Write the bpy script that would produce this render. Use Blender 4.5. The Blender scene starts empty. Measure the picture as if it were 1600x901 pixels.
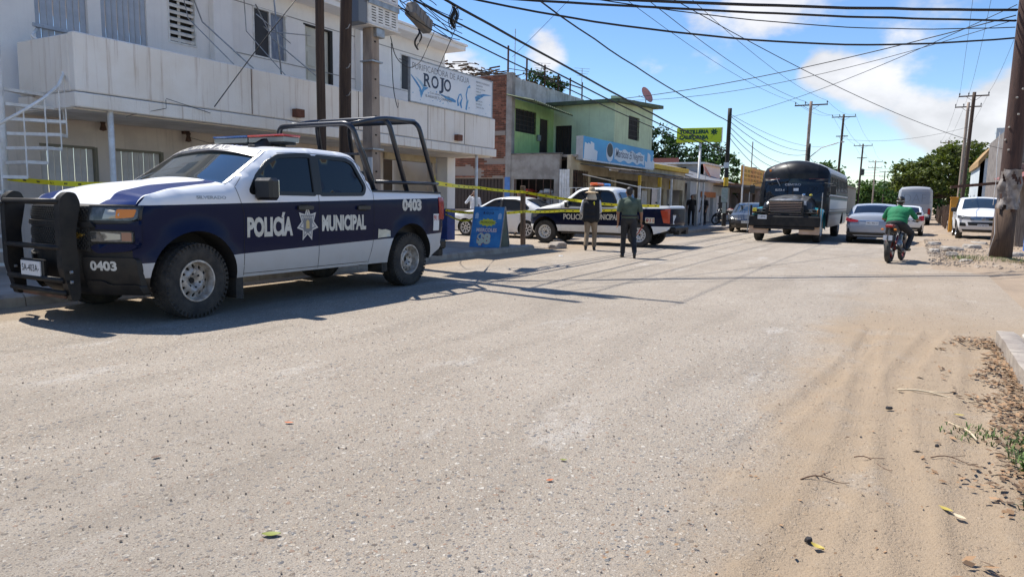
import bpy, bmesh, math, random
import numpy as np
from mathutils import Vector, Matrix, noise
from mathutils.geometry import delaunay_2d_cdt

random.seed(7)
R = math.radians
sc = bpy.context.scene
COL = sc.collection

# ------------------------------------------------------------------ camera
cam = bpy.data.objects.new('camera', bpy.data.cameras.new('camera'))
COL.objects.link(cam)
_rt = Vector((0.8690, 0.4946, 0.0175)); _dn = Vector((0.0766, -0.0988, -0.9922)); _fw = Vector((-0.4888, 0.8635, -0.1240))
_fw.normalize(); _dn = (_dn - _fw * _dn.dot(_fw)).normalized(); _rt = _dn.cross(_fw).normalized()
cam.matrix_world = Matrix(((_rt.x, -_dn.x, -_fw.x, 0), (_rt.y, -_dn.y, -_fw.y, 0), (_rt.z, -_dn.z, -_fw.z, 1.35), (0, 0, 0, 1)))
cam.data.sensor_fit = 'HORIZONTAL'; cam.data.sensor_width = 36; cam.data.lens = 1100 / 1600 * 36
cam.data.clip_start = 0.05; cam.data.clip_end = 5000
sc.camera = cam

# ------------------------------------------------------------------ sky, sun, exposure
SUN = Vector((-0.58, 0.10, 1.0)).normalized()          # towards the sun
EL = math.asin(SUN.z); AZ = math.atan2(SUN.x, SUN.y)
sun = bpy.data.objects.new('sun', bpy.data.lights.new('sun', 'SUN'))
COL.objects.link(sun)
sun.data.energy = 4.3; sun.data.angle = R(0.53); sun.data.color = (1.0, 0.955, 0.88)
sun.rotation_euler = SUN.to_track_quat('Z', 'Y').to_euler()
sun.location = (0, 0, 60)
sc.view_settings.view_transform = 'Standard'; sc.view_settings.look = 'None'
sc.view_settings.exposure = 0.76; sc.view_settings.gamma = 1.0
sc.cycles.max_bounces = 8; sc.cycles.diffuse_bounces = 4; sc.cycles.glossy_bounces = 4

w = bpy.data.worlds.new('World'); sc.world = w; w.use_nodes = True
nt = w.node_tree; nt.nodes.clear()
def N(t, nt=nt, **k):
    n = nt.nodes.new(t)
    for a, b in k.items(): setattr(n, a, b)
    return n
out = N('ShaderNodeOutputWorld'); sky = N('ShaderNodeTexSky', sky_type='NISHITA')
sky.sun_disc = False; sky.sun_elevation = EL; sky.sun_rotation = AZ
sky.air_density = 1.0; sky.dust_density = 0.0; sky.ozone_density = 3.6; sky.altitude = 0
bg = N('ShaderNodeBackground'); bg.inputs[1].default_value = 0.103
hs = N('ShaderNodeHueSaturation'); hs.inputs['Saturation'].default_value = 1.16; hs.inputs['Hue'].default_value = 0.506
nt.links.new(sky.outputs[0], hs.inputs['Color']); nt.links.new(hs.outputs[0], bg.inputs[0])
tc = N('ShaderNodeTexCoord')
def wmath(op, a, b=None, c=None, clamp=False):
    n = N('ShaderNodeMath', operation=op); n.use_clamp = clamp
    for i, v in enumerate((a, b, c)):
        if v is None: continue
        if isinstance(v, (int, float)): n.inputs[i].default_value = v
        else: nt.links.new(v, n.inputs[i])
    return n.outputs[0]
mp = N('ShaderNodeMapping'); mp.inputs['Scale'].default_value = (1, 1, 1.7)
nt.links.new(tc.outputs['Generated'], mp.inputs[0])
n1 = N('ShaderNodeTexNoise'); n1.inputs['Scale'].default_value = 7.5; n1.inputs['Detail'].default_value = 10; n1.inputs['Roughness'].default_value = 0.56
nt.links.new(mp.outputs[0], n1.inputs['Vector'])
n2 = N('ShaderNodeTexNoise'); n2.inputs['Scale'].default_value = 1.7; n2.inputs['Detail'].default_value = 2
nt.links.new(mp.outputs[0], n2.inputs['Vector'])
acc = wmath('MULTIPLY', n2.outputs[0], 0.42)
CLOUDS = [(.085, .989, .125, .075, .20), (.046, .996, .071, .085, .20), (.004, .995, .100, .055, .17), (-.105, .981, .164, .05, .19), (-.127, .977, .172, .035, .12), (-.064, .988, .143, .05, .17), (-.03, .994, .104, .055, .14), (.087, .996, .034, .07, .14), (.13, .985, .11, .09, .2), (-.181, .953, .243, .07, .10), (-.265, .937, .228, .04, .08), (-.448, .87, .206, .05, .15), (-.546, .823, .157, .07, .16), (-.519, .848, .107, .06, .12)]
for (x, y, z, rad, amt) in CLOUDS:                     # a few cumulus heads low over the street
    c = Vector((x, y, z)).normalized()
    v = N('ShaderNodeVectorMath', operation='DISTANCE'); v.inputs[1].default_value = c
    nt.links.new(tc.outputs['Generated'], v.inputs[0])
    m = N('ShaderNodeMapRange', interpolation_type='SMOOTHSTEP'); m.inputs[1].default_value = rad; m.inputs[2].default_value = 0
    m.inputs[3].default_value = 0; m.inputs[4].default_value = amt
    nt.links.new(v.outputs['Value'], m.inputs[0])
    acc = wmath('ADD', acc, m.outputs[0])
tot = wmath('ADD', acc, wmath('MULTIPLY', n1.outputs[0], 0.55))
cm = N('ShaderNodeMapRange', interpolation_type='SMOOTHSTEP'); cm.inputs[1].default_value = 0.545; cm.inputs[2].default_value = 0.66; cm.inputs[4].default_value = 0.92
nt.links.new(tot, cm.inputs[0])
cr = N('ShaderNodeMapRange'); cr.inputs[1].default_value = 0.60; cr.inputs[2].default_value = 0.80; cr.inputs[3].default_value = 0.50; cr.inputs[4].default_value = 0.68
nt.links.new(wmath('ADD', wmath('MULTIPLY', tot, .55), wmath('MULTIPLY', n1.outputs[0], .6)), cr.inputs[0])
cc = N('ShaderNodeCombineColor')
nt.links.new(cr.outputs[0], cc.inputs[0]); nt.links.new(cr.outputs[0], cc.inputs[1]); nt.links.new(wmath('MULTIPLY', cr.outputs[0], 1.03), cc.inputs[2])
bgc = N('ShaderNodeBackground'); bgc.inputs[1].default_value = 0.92
nt.links.new(cc.outputs[0], bgc.inputs[0])
mx = N('ShaderNodeMixShader')
nt.links.new(cm.outputs[0], mx.inputs[0]); nt.links.new(bg.outputs[0], mx.inputs[1]); nt.links.new(bgc.outputs[0], mx.inputs[2])
nt.links.new(mx.outputs[0], out.inputs[0])

# ------------------------------------------------------------------ materials
MATS = {}
def mat(name, col, rough=0.7, metal=0.0, col2=None, vscale=3.0, amt=0.5, streak=None, streak_amt=0.5, bump=0.0, bscale=60, coat=0.0, spec=0.5, stretch=(1, 1, 1), island=0.0, dust=0.0, emit=0.0, alpha=1.0):
    if name in MATS: return MATS[name]
    m = bpy.data.materials.new(name); m.use_nodes = True
    t = m.node_tree; b = t.nodes['Principled BSDF']; L = t.links.new
    def nn(ty, **k):
        n = t.nodes.new(ty)
        for a, c in k.items(): setattr(n, a, c)
        return n
    b.inputs['Roughness'].default_value = rough; b.inputs['Metallic'].default_value = metal
    b.inputs['Coat Weight'].default_value = coat; b.inputs['Coat Roughness'].default_value = 0.04
    b.inputs['Specular IOR Level'].default_value = spec; b.inputs['Alpha'].default_value = alpha
    tcn = nn('ShaderNodeTexCoord')
    mpn = nn('ShaderNodeMapping'); mpn.inputs['Scale'].default_value = stretch
    L(tcn.outputs['Object'], mpn.inputs[0])
    cur = nn('ShaderNodeRGB'); cur.outputs[0].default_value = (*col, 1); cur = cur.outputs[0]
    def mix(fac, a, bcol, mode='MIX'):
        x = nn('ShaderNodeMix', data_type='RGBA', blend_type=mode)
        if isinstance(fac, float): x.inputs[0].default_value = fac
        else: L(fac, x.inputs[0])
        L(a, x.inputs[6])
        if isinstance(bcol, tuple): x.inputs[7].default_value = (*bcol, 1)
        else: L(bcol, x.inputs[7])
        return x.outputs[2]
    def ramp(src, lo, hi, o0=0.0, o1=1.0):
        r = nn('ShaderNodeMapRange', interpolation_type='SMOOTHSTEP')
        r.inputs[1].default_value = lo; r.inputs[2].default_value = hi; r.inputs[3].default_value = o0; r.inputs[4].default_value = o1
        L(src, r.inputs[0]); return r.outputs[0]
    def nz(scale, detail=5, rough_=.55, vec=None):
        n = nn('ShaderNodeTexNoise'); n.inputs['Scale'].default_value = scale; n.inputs['Detail'].default_value = detail; n.inputs['Roughness'].default_value = rough_
        L(vec if vec else mpn.outputs[0], n.inputs['Vector']); return n.outputs[0]
    if col2 is not None: cur = mix(ramp(nz(vscale, 7, .62), .5 - .25 * amt - .02, .5 + .3 * amt), cur, col2)
    if streak is not None:
        m2 = nn('ShaderNodeMapping'); m2.inputs['Scale'].default_value = (2.6, 2.6, 0.10); L(tcn.outputs['Object'], m2.inputs[0])
        f = ramp(nz(3.5, 6, .7, m2.outputs[0]), .52, .72, 0, streak_amt)
        cur = mix(f, cur, streak)
    if island:
        g = nn('ShaderNodeNewGeometry'); h = nn('ShaderNodeHueSaturation'); L(cur, h.inputs['Color'])
        L(ramp(g.outputs['Random Per Island'], 0, 1, 1 - island, 1 + island), h.inputs['Value']); cur = h.outputs[0]
    if dust:
        sx = nn('ShaderNodeSeparateXYZ'); L(tcn.outputs['Object'], sx.inputs[0])
        f = ramp(sx.outputs[2], .15, .85, dust, 0.04)
        f2 = nn('ShaderNodeMath', operation='MULTIPLY'); L(f, f2.inputs[0]); L(ramp(nz(6, 6, .65), .3, .7, .35, 1), f2.inputs[1])
        cur = mix(f2.outputs[0], cur, (.36, .29, .22))
    L(cur, b.inputs['Base Color'])
    if emit:
        L(cur, b.inputs['Emission Color']); b.inputs['Emission Strength'].default_value = emit
    if bump:
        bp = nn('ShaderNodeBump'); bp.inputs['Strength'].default_value = bump; bp.inputs['Distance'].default_value = .02
        L(nz(bscale, 4), bp.inputs['Height']); L(bp.outputs[0], b.inputs['Normal'])
    MATS[name] = m; return m

# ------------------------------------------------------------------ object helpers
def uname(n): return n
def tag(o, label=None, cat=None, group=None, kind=None):
    if label: o['label'] = label
    if cat: o['category'] = cat
    if group: o['group'] = group
    if kind: o['kind'] = kind
    return o
def empty(name, loc=(0, 0, 0), rz=0.0, label=None, cat=None, group=None):
    o = bpy.data.objects.new(name, None); COL.objects.link(o)
    o.location = loc; o.rotation_euler = (0, 0, rz); o.empty_display_size = .2
    return tag(o, label, cat, group)
def mesh_obj(name, verts, faces, mats, parent=None, fm=None, smooth=False):
    me = bpy.data.meshes.new(name); me.from_pydata([tuple(v) for v in verts], [], faces)
    for m in (mats if isinstance(mats, (list, tuple)) else [mats]): me.materials.append(m)
    if fm: me.polygons.foreach_set('material_index', fm)
    if smooth: me.polygons.foreach_set('use_smooth', [True] * len(faces))
    me.update()
    o = bpy.data.objects.new(name, me); COL.objects.link(o)
    if parent: o.parent = parent
    return o
def children(o): return [c for c in bpy.data.objects if c.parent == o]
def copy_tree(o, kids, parent=None):
    c = o.copy(); COL.objects.link(c)
    if parent: c.parent = parent
    for k in kids.get(o.name, []): copy_tree(k, kids, c)
    return c
def kid_map():
    d = {}
    for o in bpy.data.objects:
        if o.parent: d.setdefault(o.parent.name, []).append(o)
    return d

class MB:
    def __init__(s): s.v = []; s.f = []; s.m = []
    def add(s, verts, faces, mi=0):
        k = len(s.v); s.v.extend(tuple(x) for x in verts)
        s.f.extend([tuple(i + k for i in f) for f in faces]); s.m.extend([mi] * len(faces)); return s
    def box(s, c, d, rot=None, mi=0, bev=0.0):
        hx, hy, hz = d[0] / 2, d[1] / 2, d[2] / 2
        c = Vector(c)
        if bev <= 0:
            vs = [Vector((x * hx, y * hy, z * hz)) for x in (-1, 1) for y in (-1, 1) for z in (-1, 1)]
            fs = [(0, 1, 3, 2), (4, 6, 7, 5), (0, 4, 5, 1), (2, 3, 7, 6), (0, 2, 6, 4), (1, 5, 7, 3)]
        else:
            bev = min(bev, hx * .9, hy * .9, hz * .9)
            vs = []; idx = {}
            for x in (-1, 1):
                for y in (-1, 1):
                    for z in (-1, 1):
                        for a in range(3):
                            p = [x * (hx - bev), y * (hy - bev), z * (hz - bev)]
                            p[a] = (x, y, z)[a] * (hx, hy, hz)[a]
                            idx[(x, y, z, a)] = len(vs); vs.append(Vector(p))
            fs = []
            for a in range(3):
                b, cc = (a + 1) % 3, (a + 2) % 3
                for sgn in (-1, 1):
                    q = []
                    for (u, v_) in ((-1, -1), (1, -1), (1, 1), (-1, 1)):
                        k = [0, 0, 0]; k[a] = sgn; k[b] = u; k[cc] = v_; q.append(idx[(*k, a)])
                    fs.append(tuple(q if sgn > 0 else q[::-1]))
                for u in (-1, 1):
                    for v_ in (-1, 1):
                        k0 = [0, 0, 0]; k1 = [0, 0, 0]
                        k0[a] = -1; k1[a] = 1
                        for k in (k0, k1): k[b] = u; k[cc] = v_
                        q = [idx[(*k0, b)], idx[(*k1, b)], idx[(*k1, cc)], idx[(*k0, cc)]]
                        fs.append(tuple(q if u * v_ > 0 else q[::-1]))
            for x in (-1, 1):
                for y in (-1, 1):
                    for z in (-1, 1):
                        q = [idx[(x, y, z, a)] for a in range(3)]
                        fs.append(tuple(q if x * y * z > 0 else q[::-1]))
        if rot is not None:
            if isinstance(rot, (int, float)): rot = Matrix.Rotation(rot, 3, 'Z')
            vs = [rot @ v for v in vs]
        return s.add([v + c for v in vs], fs, mi)
    def bb(s, a, b, mi=0, bev=0.0):
        return s.box([(x + y) / 2 for x, y in zip(a, b)], [abs(y - x) for x, y in zip(a, b)], None, mi, bev)
    def bar(s, p, q, wd, ht=None, mi=0, up=(0, 0, 1), bev=0.0):
        p = Vector(p); q = Vector(q); d = q - p; l = d.length
        if l < 1e-6: return s
        z = d / l; u = Vector(up)
        if abs(z.dot(u)) > .98: u = Vector((0, 1, 0))
        x = u.cross(z).normalized(); y = z.cross(x)
        rot = Matrix((x, y, z)).transposed()
        return s.box((p + q) / 2, (wd, ht or wd, l), rot, mi, bev)
    def tube(s, pts, r, n=8, mi=0, cap=True):
        pts = [Vector(p) for p in pts]; k = len(pts)
        rs = r if isinstance(r, (list, tuple)) else [r] * k
        vs = []; prev = None
        for i, p in enumerate(pts):
            d = (pts[min(i + 1, k - 1)] - pts[max(i - 1, 0)])
            d = d.normalized() if d.length > 1e-9 else Vector((0, 0, 1))
            if prev is None:
                u = Vector((0, 0, 1)) if abs(d.z) < .9 else Vector((1, 0, 0))
                x = u.cross(d).normalized()
            else:
                x = prev - d * prev.dot(d)
                x = x.normalized() if x.length > 1e-6 else Vector((1, 0, 0))
            prev = x; y = d.cross(x)
            for j in range(n):
                a = 2 * math.pi * j / n
                vs.append(p + (x * math.cos(a) + y * math.sin(a)) * rs[i])
        fs = []
        for i in range(k - 1):
            for j in range(n):
                j2 = (j + 1) % n
                fs.append((i * n + j, i * n + j2, (i + 1) * n + j2, (i + 1) * n + j))
        if cap:
            fs.append(tuple(range(n))[::-1]); fs.append(tuple((k - 1) * n + j for j in range(n)))
        return s.add(vs, fs, mi)
    def lathe(s, prof, n=24, axis='Z', c=(0, 0, 0), mi=0):
        """prof: (radius, height) along the axis"""
        vs = []; c = Vector(c)
        for (r, h) in prof:
            for j in range(n):
                a = 2 * math.pi * j / n; u, v = r * math.cos(a), r * math.sin(a)
                p = {'Z': (u, v, h), 'Y': (v, h, u), 'X': (h, u, v)}[axis]
                vs.append(Vector(p) + c)
        fs = []
        for i in range(len(prof) - 1):
            for j in range(n):
                j2 = (j + 1) % n
                fs.append((i * n + j, i * n + j2, (i + 1) * n + j2, (i + 1) * n + j))
        return s.add(vs, fs, mi)
    def prism(s, poly, fn0, fn1, mi=0):
        """poly 2D (convex or not, ngon caps) mapped by two functions to 3D"""
        n = len(poly)
        vs = [fn0(*p) for p in poly] + [fn1(*p) for p in poly]
        fs = [tuple(range(n))[::-1], tuple(range(n, 2 * n))] + [(i, (i + 1) % n, n + (i + 1) % n, n + i) for i in range(n)]
        return s.add(vs, fs, mi)
    def quad(s, a, b, c, d, mi=0): return s.add([a, b, c, d], [(0, 1, 2, 3)], mi)
    def build(s, name, mats, parent=None, smooth=False, label=None, cat=None, group=None, kind=None):
        o = mesh_obj(name, s.v, s.f, mats, parent, s.m, smooth)
        return tag(o, label, cat, group, kind)
def fix_normals(o):
    bm = bmesh.new(); bm.from_mesh(o.data); bmesh.ops.recalc_face_normals(bm, faces=bm.faces); bm.to_mesh(o.data); bm.free(); return o
def auto_smooth(o, ang=35):
    me = o.data; bm = bmesh.new(); bm.from_mesh(me)
    for f in bm.faces: f.smooth = True
    for e in bm.edges:
        if len(e.link_faces) == 2 and e.calc_face_angle(0) > R(ang): e.smooth = False
    bm.to_mesh(me); bm.free(); return o

# ---- text: the built-in font turned into flat meshes and laid on a surface by a function (u, v) -> point
_txt = {}
def text_geo(body, bold=0.0, res=3):
    k = (body, bold)
    if k in _txt: return _txt[k]
    cu = bpy.data.curves.new('lettering', 'FONT'); cu.body = body; cu.size = 1; cu.offset = bold; cu.resolution_u = res; cu.align_x = 'LEFT'
    o = bpy.data.objects.new('lettering', cu); COL.objects.link(o)
    dg = bpy.context.evaluated_depsgraph_get(); dg.update()
    me = o.evaluated_get(dg).to_mesh()
    vs = [(v.co.x, v.co.y) for v in me.vertices]; fs = [tuple(p.vertices) for p in me.polygons]
    o.evaluated_get(dg).to_mesh_clear(); bpy.data.objects.remove(o); bpy.data.curves.remove(cu)
    xs = [v[0] for v in vs]; ys = [v[1] for v in vs]
    x0, x1, y0, y1 = min(xs), max(xs), min(ys), max(ys)
    vs = [((x - x0) / (x1 - x0), (y - y0) / (y1 - y0)) for x, y in vs]
    _txt[k] = (vs, fs); return _txt[k]
def add_text(mb, body, fn, u0, u1, v0, v1, mi=0, bold=0.0, flip=False):
    vs, fs = text_geo(body, bold)
    pts = [fn(u0 + (u1 - u0) * x, v0 + (v1 - v0) * y) for x, y in vs]
    mb.add(pts, [f[::-1] for f in fs] if flip else fs, mi); return mb

# ---- filled 2D polygons with interior points, mapped to a surface
def pip(x, y, poly):
    c = False; j = len(poly) - 1
    for i in range(len(poly)):
        xi, yi = poly[i]; xj, yj = poly[j]
        if (yi > y) != (yj > y) and x < (xj - xi) * (y - yi) / (yj - yi) + xi: c = not c
        j = i
    return c
def resample(poly, sp, closed=True):
    o = []
    n = len(poly)
    for i in range(n if closed else n - 1):
        a = poly[i]; b = poly[(i + 1) % n]
        d = math.hypot(b[0] - a[0], b[1] - a[1]); k = max(1, int(math.ceil(d / sp)))
        for j in range(k): o.append((a[0] + (b[0] - a[0]) * j / k, a[1] + (b[1] - a[1]) * j / k))
    if not closed: o.append(poly[-1])
    return o
def area2(p): return sum(p[i][0] * p[(i + 1) % len(p)][1] - p[(i + 1) % len(p)][0] * p[i][1] for i in range(len(p)))
def inset(poly, d):
    if area2(poly) < 0: poly = poly[::-1]
    n = len(poly); o = []
    for i in range(n):
        a, b, c = poly[i - 1], poly[i], poly[(i + 1) % n]
        e1 = Vector((b[0] - a[0], b[1] - a[1])); e2 = Vector((c[0] - b[0], c[1] - b[1]))
        if e1.length < 1e-9 or e2.length < 1e-9: o.append(b); continue
        e1.normalize(); e2.normalize()
        n1 = Vector((-e1.y, e1.x)); n2 = Vector((-e2.y, e2.x)); m = n1 + n2
        if m.length < 1e-3: m = n1
        m.normalize(); k = d / max(.35, m.dot(n1)); o.append((b[0] + m.x * k, b[1] + m.y * k))
    return o
def rounded(poly, r, n=4):
    o = []; k = len(poly)
    rr = r if isinstance(r, (list, tuple)) else [r] * k
    for i in range(k):
        a, b, c = Vector(poly[i - 1]), Vector(poly[i]), Vector(poly[(i + 1) % k])
        d1 = (a - b); d2 = (c - b); q = min(rr[i], d1.length * .45, d2.length * .45)
        if q < 1e-4: o.append(tuple(b)); continue
        p0 = b + d1.normalized() * q; p1 = b + d2.normalized() * q
        for j in range(n + 1):
            t = j / n; p = p0 * (1 - t) ** 2 + b * 2 * t * (1 - t) + p1 * t * t; o.append((p.x, p.y))
    return o
def fill2d(poly, holes=(), sp=.08, grid=True):
    if area2(poly) < 0: poly = poly[::-1]
    pts = []; edges = []
    loops = [resample(poly, sp)] + [resample(h, sp) for h in holes]
    for lp in loops:
        k = len(pts); n = len(lp); pts.extend(lp); edges.extend((k + i, k + (i + 1) % n) for i in range(n))
    nb = len(pts); arr = np.array(pts)
    if grid:
        xs = [p[0] for p in poly]; ys = [p[1] for p in poly]
        y = min(ys) + sp * .5; row = 0
        while y < max(ys):
            x = min(xs) + sp * (.5 if row % 2 else .25)
            while x < max(xs):
                if pip(x, y, poly) and not any(pip(x, y, h) for h in holes) and np.min((arr[:nb, 0] - x) ** 2 + (arr[:nb, 1] - y) ** 2) > (.45 * sp) ** 2: pts.append((x, y))
                x += sp
            y += sp * .87; row += 1
    r = delaunay_2d_cdt([Vector(p) for p in pts], edges, [], 0, 1e-6)
    vs = [(v.x, v.y) for v in r[0]]; fs = []
    for f in r[2]:
        cx = sum(vs[i][0] for i in f) / len(f); cy = sum(vs[i][1] for i in f) / len(f)
        if pip(cx, cy, loops[0]) and not any(pip(cx, cy, h) for h in loops[1:]): fs.append(tuple(f))
    return vs, fs
def panel(mb, poly, fn, thick_fn=None, holes=(), sp=.08, mi=0, flip=False, grid=True):
    """surface patch fn(u,v); thick_fn(u,v) gives the back side, used for a rim of real depth"""
    vs, fs = fill2d(poly, holes, sp, grid)
    k = len(mb.v)
    mb.add([fn(*p) for p in vs], [f[::-1] for f in fs] if flip else fs, mi)
    if thick_fn:
        cnt = {}
        for f in fs:
            for i in range(len(f)):
                a, b = f[i], f[(i + 1) % len(f)]
                e = (min(a, b), max(a, b)); cnt.setdefault(e, []).append((a, b))
        be = [v[0] for v in cnt.values() if len(v) == 1]
        ids = {}
        for a, b in be:
            for q in (a, b):
                if q not in ids: ids[q] = None
        base = len(mb.v); L = list(ids)
        for i, q in enumerate(L): ids[q] = i
        # separate copies of the rim keep the edge crisp
        mb.add([fn(*vs[q]) for q in L] + [thick_fn(*vs[q]) for q in L], [((ids[a], len(L) + ids[a], len(L) + ids[b], ids[b]) if not flip else (ids[b], len(L) + ids[b], len(L) + ids[a], ids[a])) for a, b in be], mi)
    return mb
# ------------------------------------------------------------------ palette
m_white = mat('white_render', (.84, .81, .77), .85, col2=(.78, .75, .72), vscale=1.6, streak=(.5, .47, .43), streak_amt=.15, bump=.15, bscale=30)
m_parapet = mat('stained_parapet_paint', (.84, .79, .72), .85, col2=(.78, .71, .62), vscale=1.1, streak=(.36, .23, .14), streak_amt=.6, bump=.2, bscale=25)
m_ceil = mat('soffit_paint', (.76, .71, .64), .9, col2=(.62, .56, .48), vscale=2)
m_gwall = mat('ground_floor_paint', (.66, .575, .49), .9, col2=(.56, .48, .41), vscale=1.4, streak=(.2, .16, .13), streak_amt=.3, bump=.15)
m_shut = mat('shutter_paint', (.60, .57, .53), .6, col2=(.50, .47, .43), vscale=3)
m_bluegrey = mat('blue_grey_metal', (.42, .46, .52), .55, col2=(.35, .39, .45), vscale=4, streak=(.16, .14, .13), streak_amt=.3)
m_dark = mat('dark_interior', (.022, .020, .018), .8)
m_black = mat('black_plastic', (.014, .014, .015), .45, col2=(.03, .028, .026), vscale=9)
m_rubber = mat('tyre_rubber', (.022, .021, .02), .85, col2=(.055, .048, .04), vscale=7, bump=.3, bscale=90)
m_steel = mat('galvanised_steel', (.42, .43, .44), .45, .7, col2=(.3, .3, .3), vscale=8)
m_whitem = mat('white_painted_metal', (.80, .79, .76), .5, col2=(.66, .63, .58), vscale=6)
m_rust = mat('rusty_steel', (.13, .065, .04), .85, col2=(.06, .035, .025), vscale=9, bump=.3)
m_conc = mat('concrete', (.36, .33, .29), .9, col2=(.25, .22, .19), vscale=2.2, bump=.35, bscale=28, streak=(.16, .14, .12), streak_amt=.3)
m_kerb = mat('kerb_concrete', (.38, .33, .27), .9, col2=(.24, .2, .17), vscale=3.5, amt=.7, bump=.5, bscale=22)
m_walk = mat('pavement_concrete', (.42, .38, .33), .9, col2=(.31, .27, .23), vscale=1.3, bump=.3, bscale=40)
m_brick = mat('fired_brick', (.25, .10, .06), .9, col2=(.17, .07, .042), vscale=4, island=.35, bump=.4, bscale=40)
m_mortar = mat('mortar', (.30, .25, .21), .95, bump=.4)
m_green = mat('green_wall_paint', (.44, .58, .22), .85, col2=(.36, .48, .18), vscale=1.5, streak=(.14, .2, .07), streak_amt=.4)
m_pgreen = mat('pale_green_paint', (.58, .66, .42), .85, col2=(.50, .57, .36), vscale=1.2, streak=(.2, .2, .12), streak_amt=.35)
m_olive = mat('olive_roof_paint', (.10, .13, .06), .8, col2=(.07, .08, .05), vscale=4)
m_brown = mat('brown_metal_door', (.035, .022, .018), .6, col2=(.05, .03, .022), vscale=4)
m_yellow = mat('yellow_paint', (.72, .46, .03), .6, col2=(.55, .34, .03), vscale=5)
m_cream = mat('cream_paint', (.55, .47, .32), .85, col2=(.42, .34, .22), vscale=2)
m_grey = mat('grey_paint', (.46, .46, .45), .85, col2=(.36, .36, .35), vscale=1.4)
m_tin = mat('weathered_tin', (.17, .15, .14), .6, .3, col2=(.09, .07, .06), vscale=3, bump=.2)
m_wood = mat('weathered_wood', (.20, .135, .09), .85, col2=(.11, .07, .045), vscale=6, stretch=(6, 6, .6), bump=.5, bscale=20)
m_polew = mat('utility_pole_timber', (.075, .046, .03), .9, col2=(.045, .028, .02), vscale=5, stretch=(7, 7, .35), bump=.6, bscale=18)
m_polec = mat('pole_concrete', (.36, .29, .23), .9, col2=(.25, .19, .15), vscale=3, stretch=(2, 2, .5), bump=.3)
m_cable = mat('cable_sheath', (.012, .012, .013), .6)
m_blue = mat('blue_paint', (.02, .06, .26), .6, col2=(.015, .04, .18), vscale=4)
m_lblue = mat('light_blue_paint', (.10, .24, .55), .7, col2=(.08, .18, .4), vscale=3)
m_glassd = mat('dark_window_glass', (.012, .014, .016), .06, spec=.6)
m_screen = mat('window_screen', (.04, .042, .046), .7)
m_curtain = mat('lace_curtain', (.26, .30, .36), .6, col2=(.10, .13, .2), vscale=9, stretch=(8, 8, .4))
m_tape = mat('caution_tape_yellow', (.80, .70, .02), .45)
m_red = mat('red_plastic', (.42, .035, .02), .5, col2=(.3, .03, .02), vscale=3)
m_thatch = mat('dry_sticks', (.15, .095, .055), .95, col2=(.07, .045, .03), vscale=10, island=.4)
m_leafdry = mat('dry_leaf', (.20, .118, .06), .8, island=.6)
m_grassm = mat('weed_green', (.10, .15, .04), .7, island=.5)

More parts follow.
